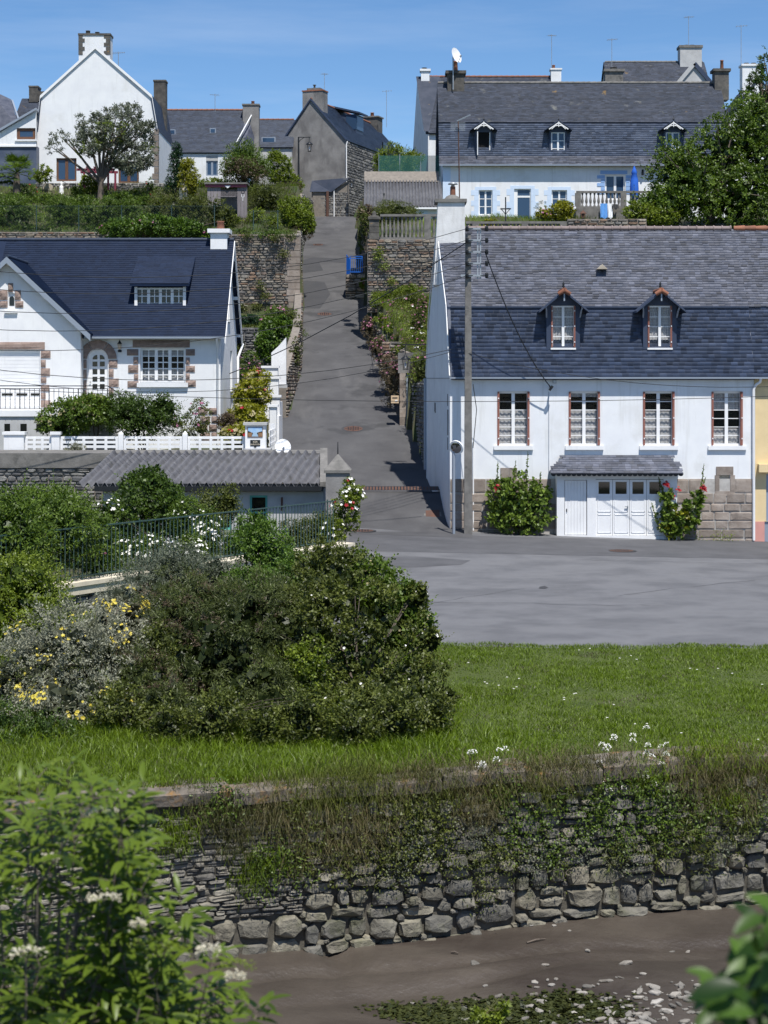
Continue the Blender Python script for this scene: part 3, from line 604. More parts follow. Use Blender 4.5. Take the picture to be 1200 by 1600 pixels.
def right_z(Y): return np.interp(Y, [0, 73.6, 75, 81, 97.9, 98.6, 113, 122, 124, 160, 220, 400], [-.4, -.3, 3.6, 6.9, 10.4, 13.1, 16.2, 16.3, 18.8, 20.2, 21.5, 14])
def bumps(X, Y): return .10*np.sin(X*1.7+Y*.9)+.08*np.sin(X*.7-Y*1.3)
def terrain():
    xs = np.concatenate([np.arange(-260, -40, 10), np.arange(-40, -12, 1.0), np.arange(-12, 4.5, .25), np.arange(4.5, 40, 1.0), np.arange(40, 261, 10)]); ys = np.concatenate([np.arange(36, 150, .5), np.arange(150, 420, 6)])
    Xg, Yg = np.meshgrid(xs, ys); l, r = lane_lr(Yg); lz = lane_z(Yg)
    z = np.where(Xg < l-.05, left_z(Yg)+bumps(Xg, Yg)*.6, np.where(Xg > r+.12, right_z(Yg)+bumps(Xg, Yg)*.6, lz-.25))
    z = np.where((Xg > l-.05) & (Xg < r+.12) & (Yg > 151), lz-.02, z)
    z = np.where((Yg < 63.5) & (Xg > -1.6), -.45, z); z = np.where((Yg < 74) & (Xg > r), -.45, z); z = np.where((Yg < 63.5) & (Xg <= -1.6), np.where(Yg > 42+(Xg+7.65)*1.66+.5, .30, -.3), z)
    ny, nx = Xg.shape; i = np.arange(ny*nx).reshape(ny, nx); f = np.stack([i[:-1, :-1], i[:-1, 1:], i[1:, 1:], i[1:, :-1]], -1).reshape(-1, 4)
    o = place_mesh('hillside', np.stack([Xg, Yg, z], -1), f, M['soil'], org=(0, 60, -1)); tag(o, kind='structure')
terrain()
g = MB().quad((-3500, -600, -3.6), (3500, -600, -3.6), (3500, 6500, -3.6), (-3500, 6500, -3.6)).build('ground', M['turf']); tag(g, kind='structure')
# square and lane as sheets
def sheet(name, xs, ys, zf, m, cut=None, dz=0.):
    Xg, Yg = np.meshgrid(xs, ys); Z = zf(Xg, Yg)+dz; ny, nx = Xg.shape; i = np.arange(ny*nx).reshape(ny, nx)
    f = np.stack([i[:-1, :-1], i[:-1, 1:], i[1:, 1:], i[1:, :-1]], -1).reshape(-1, 4)
    if cut is not None:
        cx = (Xg[:-1, :-1]+Xg[1:, 1:]).ravel()/2; cy = (Yg[:-1, :-1]+Yg[1:, 1:]).ravel()/2; f = f[cut(cx, cy)]
    o = place_mesh(name, np.stack([Xg, Yg, Z], -1), f, M[m], org=(0, float(ys[0]), 0), smooth=True); tag(o, kind='structure'); return o
sheet('square', np.arange(-3.5, 40.1, .5), np.arange(37.5, 66.6, .5), lambda X, Y: sq_z(X, Y), 'asphalt')
# darker carriageway along the houses
def strip(name, rows, m, zf, dz):
    """road sheet from rows (Y, x left, x right)"""
    vs_ = []; n = 13
    for (Y, a, b) in rows:
        for k in range(n):
            x = a+(b-a)*k/(n-1); vs_.append((x, Y, float(zf(x, Y))+dz))
    f = [(r*n+k, r*n+k+1, (r+1)*n+k+1, (r+1)*n+k) for r in range(len(rows)-1) for k in range(n-1)]
    o = place_mesh(name, vs_, f, M[m], org=(vs_[0][0], vs_[0][1], 0), smooth=True); tag(o, kind='structure'); return o
def mouth_z(X, Y):
    b = np.clip((Y-63.5)/5.5, 0, 1); b = b*b*(3-2*b); return sq_z(X, np.minimum(Y, 66.5))*(1-b)+lane_z(Y)*b
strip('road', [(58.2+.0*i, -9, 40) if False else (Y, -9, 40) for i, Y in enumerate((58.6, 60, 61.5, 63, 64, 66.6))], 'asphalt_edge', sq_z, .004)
rows = []
for Y in np.concatenate([np.arange(63.5, 80, .5), np.arange(80, 152, 1.)]):
    l, r = lane_lr(Y); r = r if Y > 74 else (r+.35 if Y > 66.3 else r); rows.append((float(Y), float(l)-.3, float(r)+.1))
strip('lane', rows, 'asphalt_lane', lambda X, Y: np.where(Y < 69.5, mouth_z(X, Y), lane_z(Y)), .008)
def lane_poly(name, pts, m, dz=.012):
    """flat dark sheet painting a cast shadow on the lane, outline given by lane points (photograph x, Y)"""
    mb = MB(); n = len(pts); mb.add([(PX(px, Y), Y, float(lane_z(Y))+dz) for px, Y in pts], [tuple(range(n))]); o = mb.build(name, M[m]); tag(o, kind='structure'); return o
lane_poly('road_patch_and_shadow', [(469, 107.2), (500, 107.2), (516, 111.5), (507, 115.5), (479, 116.1), (470, 115.6)], 'asphalt_patch_shadow')  # cast shadow of a house and chimney, drawn as a dark sheet
lane_poly('road_patch_and_shadow', [(469, 118.6), (505, 119.6), (498, 123), (540, 122.4), (540, 124.0), (490, 124.6), (471, 123.4)], 'asphalt_patch_shadow', .016)  # next band of the painted house shadow
lane_poly('road_patch_and_shadow', [(469, 137), (474, 137), (478, 144), (489, 144), (482, 138)], 'asphalt_patch_shadow', .016)  # painted shadow sliver at the top of the lane
def sq_poly(pts, m, dz):
    mb = MB(); mb.add([(PX(px, Y), Y, float(sq_z(PX(px, Y), Y))+dz) for px, Y in pts], [tuple(range(len(pts)))]); o = mb.build('road_patch_and_shadow', M[m]); tag(o, kind='structure')
sq_poly([(560, 55), (640, 54.6), (720, 55.4), (735, 56.6), (650, 57.4), (565, 57)], 'asphalt_edge', .006)
sq_poly([(842, 49.9), (851, 49.8), (857, 50.1), (851, 50.5), (843, 50.3)], 'asphalt_patch_shadow', .006)
crk = MB(); rs = random.Random(71)
for (px, Y, dx, dy, n) in ((1040, 46, -.35, .05, 16), (620, 45.5, .3, .35, 12), (900, 57.2, .45, .02, 18), (1180, 52, -.3, -.3, 14)):
    x, y = PX(px, Y), Y
    for k in range(n):
        x2, y2 = x+dx+rs.uniform(-.12, .12), y+dy+rs.uniform(-.14, .14); w = rs.uniform(.008, .02); z = float(sq_z(x, y))+.009; crk.quad((x, y-w, z), (x2, y2-w, z), (x2, y2+w, z), (x, y+w, z)); x, y = x2, y2
tag(crk.build('asphalt_cracks', M['asphalt_patch_shadow']), kind='structure')
# lawn with a slightly rough edge, down to the quay
QX = [(-9, 23.4), (-3.2, 25.35), (1.95, 27.15), (5.9, 28.45), (14, 31.2)]
def quay_y(X): return np.interp(X, [q[0] for q in QX], [q[1] for q in QX])
def lawn_edge(X): return 38.6+.14*np.sin(X*1.3)+.10*np.sin(X*3.1)+np.clip((-X-.5)*1.6, 0, 13)
def lawn_z(X, Y):
    q = quay_y(X); return -.14+.03*np.sin(X*.8+Y*.5)+np.clip((Y-q)/9, 0, 1)*.21+np.where(X < 2, np.clip((2-X)*.02, 0, .18), 0)+.02*np.sin(X*2.1)*np.sin(Y*1.7)
xs = np.arange(-14, 15.1, .35); nrow = 34; vs_ = []
for x in xs:
    a, b = float(quay_y(x))+.25, float(lawn_edge(x))
    for k in range(nrow):
        y = a+(b-a)*k/(nrow-1); z = float(lawn_z(x, y)); vs_.append((x, y, z if k < nrow-1 else -.03))
f = [(i*nrow+k, (i+1)*nrow+k, (i+1)*nrow+k+1, i*nrow+k+1) for i in range(len(xs)-1) for k in range(nrow-1)]
o = place_mesh('lawn', vs_, f, M['turf'], org=(0, 26, 0), smooth=True); tag(o, kind='structure')
# grass
def lawn_points(n, cond=None, rs=np.random.default_rng(12)):
    x = rs.uniform(-10.5, 12.5, n); a = quay_y(x)+.15; b = lawn_edge(x)+.12; y = a+(b-a)*rs.random(n)**1.25; k = x > -99
    if cond is not None: k &= cond(x, y)
    x, y = x[k], y[k]; return np.stack([x, y, np.maximum(lawn_z(x, y)-.01, -.2)], 1)
p = lawn_points(280000); tag(grass_blades('grass', p, np.where(p[:, 0] > .5, .052, .10)+.025*np.sin(p[:, 0]*1.1)*np.sin(p[:, 1]*1.4)+.03*(np.sin(p[:, 0]*5+p[:, 1]*3)*np.sin(p[:, 0]*2.3-p[:, 1]*4) > .35), .011, 'lf_grass', lean=1.1), kind='stuff')
p = lawn_points(42000, lambda x, y: (y < 30.8+x*.28+.5*np.sin(x*1.9)) & (x < 2.6)); tag(grass_blades('grass', p, np.where(p[:, 0] < .9, .20, .14)+.08*np.sin(p[:, 0]*2.1+1)*np.sin(p[:, 1]*2.3), .012, 'lf_grass', seed=8, lean=1.2), kind='stuff')
p = lawn_points(9000, lambda x, y: y < quay_y(x)+.9); tag(grass_blades('grass', p, .18, .009, 'lf_straw', seed=9, lean=1.2), kind='stuff')
p = lawn_points(14000, lambda x, y: y > lawn_edge(x)-.35); p[:, 1] += .22*np.random.default_rng(2).random(len(p))**2+.12*np.sin(p[:, 0]*2.7)*np.sin(p[:, 0]*.9); p[:, 2] = np.maximum(p[:, 2], 0); tag(grass_blades('grass', p, .07, .012, 'lf_grass', seed=19, lean=1.3), kind='stuff')
p = lawn_points(60000, lambda x, y: (np.sin(x*1.7+y*.6)*np.sin(y*1.9-x*.8)+.5*np.sin(x*4.1)*np.sin(y*3.7) > .62)); tag(grass_blades('grass', p, .055, .012, 'lf_straw', seed=23, lean=1.3), kind='stuff')
# daisies
p = lawn_points(420, lambda x, y: (np.sin(x*1.3+y*.9) > .45) & (x > 1)); dm = []
tn = len(p); 
P_ = np.repeat(p+np.array([0, 0, .13]), 4, 0); an = np.tile(np.arange(4)*np.pi/2, tn); v, f, t = leaf_mesh(P_, np.stack([np.cos(an), np.sin(an), an*0+.2], 1), np.tile(np.array([0, -.4, 1.]), (tn*4, 1)), np.full(tn*4, .022), np.full(tn*4, .022), np.random.default_rng(1).random(tn*4))
tag(place_mesh('daisies', v, f, M['lf_white'], None, t), kind='stuff')
# ---------------------------------------------------------------- river: mud, stones, quay wall
def mud_z(X, Y):
    q = quay_y(X); d = q-Y; z = -2.5-.02*d+.05*np.sin(X*.9+Y*.7)*np.clip(d, 0, 1)+.035*np.sin(X*.35+Y*2.3)
    for (c, s, a, wd) in ((1.15, .14, -.10, .16), (2.1, -.10, -.08, .2)):
        z = z+a*np.exp(-((d-c-s*X*.5-.12*np.sin(X*1.6))/wd)**2)
    z = z-.14*np.exp(-(((X+.9)-.35*np.sin(d*2.2))/.22)**2)*np.clip(1.5-d, 0, 1)
    return z+np.where(Y < 17, np.clip((17-Y)*.62, 0, 4.3), 0)
sheet('riverbed', np.concatenate([np.arange(-40, -8, 2.), np.arange(-8, 9, .12), np.arange(9, 40.1, 2.)]), np.concatenate([np.arange(-30, 16, 2.), np.arange(16, 20, .5), np.arange(20, 34, .12)]), mud_z, 'mud', cut=lambda X, Y: Y < quay_y(X)+.3)
qw = thing('quay_wall', 'old boulder river wall under the lawn, overgrown along its coping', 'wall', (1.3, 27, -2.6))
for (xa, ya), (xb, yb) in zip(QX, QX[1:]):
    a = V((xa, ya, 0)); b = V((xb, yb, 0)); U = (b-a).normalized(); Nn = V((U.y, -U.x, 0))
    MB().obox(a, U, Nn, 0, (b-a).length, -.6, .05, -3.0, -.13).build('core', M['mortar_dark'], qw)
def quay_seg(xa, xb, kind, nobj, amax=.14):
    a = V((xa, float(quay_y(xa)), 0)); b = V((xb, float(quay_y(xb)), 0)); U = (b-a).normalized(); Nn = V((U.y, -U.x, 0)); ln = (b-a).length
    rs = random.Random(int(xa*10)+77)
    if kind == 'b':
        r = course_rects(0, ln, -2.70, -1.5, (.15, .36), (.18, .64), rs)+course_rects(0, ln, -1.5, -.42, (.12, .28), (.16, .55), rs)
        lay_stones(qw, r, a, U, Nn, 'boulder', depth=.17, gap=.008, nobj=nobj, rough=.26, corner=.19, wob=.20)
        lay_stones(qw, chinks(r, rs, 110), a+Nn*.03, U, Nn, 'boulder', depth=.10, gap=.0, nobj=12, rough=.3, corner=.2, wob=.20)
    else:
        r = course_rects(0, ln, -2.66, -1.95, (.18, .36), (.24, .55), rs); lay_stones(qw, r, a, U, Nn, 'boulder', depth=.16, gap=.014, nobj=22, rough=.22, corner=.20, wob=.05)
        r = course_rects(0, ln, -1.95, -.42, (.035, .10), (.12, .42), rs); lay_stones(qw, r, a, U, Nn, 'quay_schist', depth=.11, gap=.006, nobj=nobj, rough=.20, corner=.14, wob=.05)
quay_seg(-8.9, -5.5, 's', 0); quay_seg(-5.5, -1.2, 's', 60); quay_seg(-1.2, 1.95, 'b', 105); quay_seg(1.95, 6.6, 'b', 125); quay_seg(6.6, 12, 'b', 0)
# coping slabs
x = -6.5; rs = random.Random(4); k = 0
while x < 11:
    l = rs.uniform(.7, 1.5); a = V((x, float(quay_y(x)), 0)); b = V((x+l, float(quay_y(x+l)), 0)); U = (b-a).normalized(); Nn = V((U.y, -U.x, 0)); ln = (b-a).length-.03
    top = -.10+rs.uniform(-.05, .03)+(.05 if x < -1 else 0); hgt = rs.uniform(.20, .26); mb = MB(); pr = [(.16+rs.uniform(0, .05), top-hgt), (.18+rs.uniform(0, .05), top-.05), (.13, top), (-.5, top+.01), (-.5, top-hgt)]
    n = 4; ring = []
    for i in range(n+1):
        u = ln*i/n; ring.append([a+U*u+Nn*(q[0]+rs.uniform(-.015, .015))+Z_*(q[1]+rs.uniform(-.012, .012)) for q in pr])
    vs_ = [p for r_ in ring for p in r_]; fs = [(i*5+j, (i+1)*5+j, (i+1)*5+(j+1) % 5, i*5+(j+1) % 5) for i in range(n) for j in range(5)]+[(4, 3, 2, 1, 0), tuple(n*5+j for j in range(5))]
    mb.add(vs_, fs, rs.random()); mb.build('coping_stone', M['cope'], qw); x += l
# stones lying on the mud
ps = unit_stones('pebble', n=8, rough=.25, corner=.3); rs = random.Random(21)
def mud_pt(px, py):
    Y = 26.
    for _ in range(8):
        X = (px-600)*Y/F; z = float(mud_z(np.array(X), np.array(Y))); Y = (H-z)*F/(py-600)
    return V(((px-600)*Y/F, Y, float(mud_z(np.array((px-600)*Y/F), np.array(Y)))))
LS = 'pale flat stones lying on the mud'
for i in range(215):
    if i < 9: px, py, s = [(742, 1506, .17), (830, 1447, .07), (852, 1508, .09), (866, 1447, .08), (918, 1487, .14), (978, 1507, .18), (1075, 1478, .10), (890, 1455, .07), (1050, 1478, .10)][i]
    elif i < 60: px, py, s = rs.uniform(640, 1180), rs.uniform(1530, 1600), rs.uniform(.06, .16)
    else:
        py = 1520+85*rs.random()**.6; px = 1060-(py-1515)*2.2+rs.gauss(0, 70)+(py-1515)*1.0; s = rs.choice((.05, .06, .08, .1, .13, .17))
    c = mud_pt(px, py); me = rs.choice(ps)[0]; o = bpy.data.objects.new('stone', me); link(o, None, c+Z_*s*.03)
    o.rotation_euler = (R(90)+rs.uniform(-.25, .25), rs.uniform(-.2, .2), rs.uniform(0, 6.3)); o.scale = (s*rs.uniform(.9, 1.4), s*.20, s*rs.uniform(.4, .8))
    o.rotation_euler[0] = R(-90)+rs.uniform(-.3, .3)
    tag(o, (['larger pale stone lying alone on the mud nearest the left', 'tiny pale stone just below the foot of the boulder wall', 'small pale stone in the middle of the bare mud left of the weed', 'tiny stone beside another close under the boulder wall', 'pale rounded stone in the bare mud right of the driftwood stick', 'long pale slab above the stony patch', 'grey stone at the right below the boulder wall', 'tiny stone above the pale rounded stone', 'small dark stone left of the grey stone at the right']+['pale flat stone in the scatter on the wet brown mud']*300)[i], 'stone', LS)
# algae mats
rs2 = np.random.default_rng(31); n = 5200; c = [mud_pt(x, y) for x, y in ((640, 1582), (700, 1588), (760, 1578), (820, 1580), (880, 1568), (930, 1580), (720, 1598), (840, 1600))]; c = np.array([list(q) for q in c]); ci = rs2.integers(0, len(c), n)
p = c[ci]+rs2.normal(size=(n, 3))*np.array([.24, .17, 0]); p[:, 2] = mud_z(p[:, 0], p[:, 1])+.012
v, f, t = leaf_mesh(p, rs2.normal(size=(n, 3))*np.array([1, 1, .1]), np.tile(np.array([0, 0, 1.]), (n, 1))+rs2.normal(size=(n, 3))*.25, rs2.uniform(.04, .13, n), rs2.uniform(.03, .08, n), rs2.random(n)); tag(place_mesh('algae', v, f, M['algae'], None, t), kind='stuff')
# driftwood sticks on the mud
for a, b in (((823, 1475), (852, 1469)), ((705, 1490), (716, 1500))):
    q = MB().tube([mud_pt(*a)+Z_*.02, (mud_pt(*a)+mud_pt(*b))/2+Z_*.035, mud_pt(*b)+Z_*.02], [.012, .016, .008], 5).build('stick', M['bark'])
    tag(q, 'thin driftwood stick on the mud below the boulder wall' if a[0] > 800 else 'short dark stick lying in the mud beside the little runnel', 'stick')
# manhole covers, grate and gutter ironwork
def flat_on(fz, px, Y, r, name, label, m='rust', square=None):
    x = PX(px, Y); t = thing(name, label, 'manhole cover', (x, Y, float(fz(x, Y)))); sl = (float(fz(x, Y+.5))-float(fz(x, Y-.5)))
    def ring(r0, r1, z0, z1, mm, nm):
        mb = MB(); n = 28; vs_ = []; 
        for k in range(n):
            a = 2*math.pi*k/n
            for rr in (r0, r1): vs_.append((x+rr*math.cos(a), Y+rr*math.sin(a), float(fz(x, Y))+sl*rr*math.sin(a)+z1))
        mb.add(vs_, [(2*k, 2*k+1, 2*((k+1) % n)+1, 2*((k+1) % n)) for k in range(n)]); mb.build(nm, M[mm], t)
    if square is None:
        ring(r, r*1.28, 0, .014, 'asphalt_patch_shadow', 'collar'); ring(0.001, r, 0, .018, m, 'lid')
        mb = MB()
        for i in range(-3, 4):
            for j in range(-3, 4):
                if i*i+j*j < 10: mb.add([(x+i*r*.26+dx, Y+j*r*.26+dy, float(fz(x, Y))+sl*(j*r*.26+dy)+.026) for dx, dy in ((-.03, -.03), (.03, -.03), (.03, .03), (-.03, .03))], [(0, 1, 2, 3)])
        mb.build('tread', M['dark_iron'], t)
    else:
        a, b = square
        for (k, mm, nm, dz) in ((1.25, 'concrete', 'kerb_frame', .014), (1, m, 'lid', .020)):
            MB().quad(*[(x+sx*a*k, Y+sy*b*k, float(fz(x, Y))+sl*sy*b*k+dz) for sx, sy in ((-1, -1), (1, -1), (1, 1), (-1, 1))]).build(nm, M[mm], t)
    return t
lz2 = lambda X, Y: np.where(Y < 69.5, mouth_z(X, Y), lane_z(Y))
flat_on(lz2, 552, 80.7, .42, 'manhole_cover', 'rusty round manhole cover in the lower lane between the white walls')
flat_on(lz2, 507, 105.6, .42, 'manhole_cover', 'round rusty manhole cover where the lane narrows between stone walls')
flat_on(lz2, 497, 129.8, .38, 'manhole_cover', 'small rusty manhole cover near the top of the lane')
flat_on(sq_z, 566, 66.2 if False else 64.6, .40, 'manhole_cover', 'round manhole cover at the foot of the lane by the rose pillar')
flat_on(sq_z, 971, 60.4, .40, 'manhole_cover', 'flush manhole cover in the square in front of the garage')
flat_on(mouth_z, 676, 67.6, 0, 'drain_cover', 'rusty rectangular drain cover beside the mirror post', square=(.26, .34))['category'] = 'drain cover'
dg = thing('drain_grate', 'long slotted drain grate across the foot of the lane', 'drain', (PX(620, 69.2), 69.2, float(lz2(0, 69.2))))
xa, xb = PX(558, 69.2), PX(686, 69.2)
for k in range(26):
    x0 = xa+(xb-xa)*k/26; zz = float(lz2(0, 69.2)); MB().add([(x0, 69.0, zz-.05+.012), (x0+.075, 69.0, zz-.05+.012), (x0+.075, 69.42, zz+.054+.012), (x0, 69.42, zz+.054+.012)], [(0, 1, 2, 3)]).build('bar', M['rust'], dg)
zz = float(lz2(0, 69.2)); MB().quad((xa-.05, 68.95, zz-.062+.010), (xb+.05, 68.95, zz-.062+.010), (xb+.05, 69.47, zz+.066+.010), (xa-.05, 69.47, zz+.066+.010)).build('channel', M['dark_iron'], dg)
# ---------------------------------------------------------------- white house on the right (mansard, slate)
YF = 66.0; sR = F/YF
def RX(px): return PX(px, YF)
def RZ(py): return PZ(py, YF)
X0, X1 = RX(703), RX(1178); DEP = 7.5; SK = -.093      # gable leans along the lane
zE = RZ(588); YB1, zB = 67.0, PZ(478, 67.0); YR, zR = 69.85, PZ(358, 69.85)
rh = thing('white_house', 'white house with slate mansard roof, two dormers and a lean-to garage', 'house', ((X0+X1)/2, YF+3, -.2))
holes = []; WIN = [(777.5, 827), (889, 937), (1005, 1053.5), (1112, 1160)]
for a, b in WIN: holes.append((RX(a)-X0, RX(b)-X0, RZ(696.5), RZ(611.5)))
holes.append((RX(1124)-X0, RX(1140.5)-X0, RZ(766), RZ(742.5)))
Of = V((X0, YF, 0)); w_ = MB(); wall_faces(w_, Of, X_, -Y_, [(0, zE), (X1-X0, zE)], -.6, holes, .2)
# back and gable walls
xb0 = X0+SK*DEP; gp = [(0, zE), (1.0, zB), (YR-YF, zR), (DEP-1.0, zB), (DEP, zE)]
Ug = V((SK, 1, 0)).normalized(); kg = math.hypot(1, SK)
w_.prism([V((X0+SK*t, YF+t, z)) for t, z in [(0.003, -.6)]+gp[:1]+[(.9, zB-.45), (YR-YF, zR-.12), (DEP-.9, zB-.45)]+gp[4:]+[(DEP, -.6)]], (.3, 0, 0))
w_.box(xb0, X1, YF+DEP-.3, YF+DEP, -.6, zE); w_.box(X1-.3, X1, YF+.005, YF+DEP-.305, -.6, zE)
w_.build('wall', M['render'], rh)
# raised gable verge
vg = MB()
for (a, b) in zip(gp[:-1], gp[1:]):
    A = V((X0+SK*a[0]-.02, YF+a[0], a[1])); B = V((X0+SK*b[0]-.02, YF+b[0], b[1])); vg.bar(A+V((.0, 0, .02)), B+V((.0, 0, .02)), .03, .07)
vg.build('gable_verge', M['render_clean'], rh)
rf = MB()
for i, (a, b) in enumerate(((((YF-.16), zE-.02), (YB1, zB)), ((YB1-.06, zB-.03), (YR, zR)), ((YR, zR), (YF+DEP-1, zB)), ((YF+DEP-1, zB), (YF+DEP+.1, zE)))):
    xa_, xb_ = (X0+SK*(q[0]-YF)+.03 for q in (a, b)); nz_ = .11; rf.add([(xa_, a[0], a[1]), (X1, a[0], a[1]), (X1, b[0], b[1]), (xb_, b[0], b[1]), (xa_, a[0], a[1]-nz_), (X1, a[0], a[1]-nz_), (X1, b[0], b[1]-nz_), (xb_, b[0], b[1]-nz_)], [(0, 1, 2, 3), (7, 6, 5, 4), (0, 4, 5, 1), (2, 6, 7, 3), (1, 5, 6, 2), (3, 7, 4, 0)])
roof = rf.build('roof', M['slate_dark'], rh)
sl = V((0, YB1-(YF-.16), zB-zE+.02)); slate_part('lower_slates', (X0+.06, YF-.16, zE-.02), X_, sl, X1-X0-.06, sl.length, 'slate_dark', roof, sw=.24, sh=.15, th=.008)
su = V((0, YR-YB1+.06, zR-zB+.03))
gx = lambda u, s: X0-.36+u > X0+SK*((YB1-.06)+s*su.y/su.length-YF)+.10
slate_part('upper_slates', (X0-.36, YB1-.06, zB-.03), X_, su, X1-X0+.36, su.length, 'slate_old', roof, sw=.22, sh=.135, th=.009, jit=.6, inside=gx)
MB().box(X0+.06, X1, YB1-.12, YB1-.05, zB-.07, zB-.02).build('break_flashing', M['slate_dark'], roof)
# ridge tiles
n = 34; me = None
for k in range(n):
    x = X0-.1+(X1-X0)*k/n; l = (X1-X0)/n
    if k == 0 or me is None:
        mb = MB(); mb.tube([(0, YR, zR+.02), (l*.86, YR, zR+.02)], .10, 8); mb.tube([(l*.86, YR, zR+.02), (l, YR, zR+.02)], .13, 8); o = mb.build('ridge_tile', M['ridge_brown'], roof); me = o; o.location.x = x+l/2-WL[roof.name].x
    else:
        c = me.copy(); COL.objects.link(c); c.location.x = x+l/2-WL[roof.name].x
gt = MB().box(X0-.02, X1, YF-.30, YF-.17, zE-.09, zE-.03); gt.build('gutter', M['zinc'], rh)
dp = MB(); xx = RX(1177); dp.tube([(RX(1187), YF-.24, RZ(591)), (RX(1186), YF-.18, RZ(597)), (xx+.08, YF-.12, RZ(601)), (xx, YF-.09, RZ(608)), (xx, YF-.09, RZ(844))], .055, 8); dp.build('downpipe', M['white_pvc'], rh)
MB().tube([(X0+SK*DEP-.05, YF+DEP-.25, zE-.05), (X0+SK*DEP-.05, YF+DEP-.25, 2.2)], .06, 8).build('downpipe', M['zinc'], rh)
MB().bar((X0-.012, YF+.02, RZ(591)), (X0+SK*DEP-.012, YF+DEP, RZ(591)+.02), .015, .03).build('gable_string', M['zinc'], rh)
for (t, pz, wd, ht) in ((.62, 660, .20, .95), (.62, 625, .10, .45), (.62, 693, .12, .45), (4.6, 636, .34, .34), (4.45, 641, .2, .2)):
    Y = YF+t; MB().box(X0+SK*t-.015, X0+SK*t+.2, Y-wd*.9, Y+wd*.9, PZ(pz, Y)-ht/2, PZ(pz, Y)+ht/2).build('bare_stone', M['grey_render'], rh)
# windows
for i, (a, b) in enumerate(WIN):
    cur = [[(0, .655)], [(0, .66), (.93, 1)], [(0, .64)], [(0, .30), (.66, 1)]][i]
    window(rh, Of, X_, -Y_, RX(a)-X0+.002, RX(b)-X0-.002, RZ(696.5)+.002, RZ(611.5)-.002, depth=.14, leaves=2, rows=6, cols=1, glass='glass_clear', curtain=cur, shutter=.075, fw=.075, bar=.028,
           sill=(.14, .09, .15, 'render_clean'), label=None if i < 3 else 'window with lace across its top and bottom panes')
for a, b in WIN: MB().box(RX(a)-.3, RX(b)+.3, YF+1.3, YF+1.32, RZ(705), RZ(605)).build('dark_room', M['black'], rh)
# vent with stone surround
vm = MB(); vm.box(RX(1124)+.003, RX(1140.5)-.003, YF+.08, YF+.11, RZ(766)+.003, RZ(742.5)-.003); vm.build('vent_panel', M['sandstone'], rh)
vs1 = MB(); vs1.box(RX(1119), RX(1145.5), YF-.045, YF+.02, RZ(742), RZ(729)).build('lintel', M['granite'], rh)
for a, b in ((1117, 1123.8), (1140.8, 1148)): MB().box(RX(a), RX(b), YF-.045, YF+.02, RZ(767), RZ(742.4)).build('stone', M['granite'], rh)
MB().box(RX(1117), RX(1148), YF-.043, YF+.02, RZ(775), RZ(767.4)).build('stone', M['granite'], rh)
for a, b in ((782, 795), (795.6, 808)): MB().box(RX(a), RX(b), YF-.03, YF+.02, RZ(749), RZ(731)).build('stone', M['granite'], rh)
# granite plinth
MB().box(X0+.003, X1-.02, YF-.02, YF+.05, -.6, RZ(748)).build('plinth_bed', M['mortar_light'], rh)
rs = random.Random(9); z0 = -.35
rects = [r for r in course_rects(0, X1-X0-.03, z0, RZ(748), (.30, .46), (.45, 1.1), rs) if not (RX(868)-X0 < (r[0]+r[1])/2 < RX(1056)-X0) and not (RX(1116)-X0-.2 < (r[0]+r[1])/2 < RX(1149)-X0+.2 and (r[2]+r[3])/2 > RZ(776))]
lay_stones(rh, rects, Of+V((0, -.02, 0)), X_, -Y_, 'granite', depth=.035, gap=.022, nobj=200, rough=.04, corner=.06)
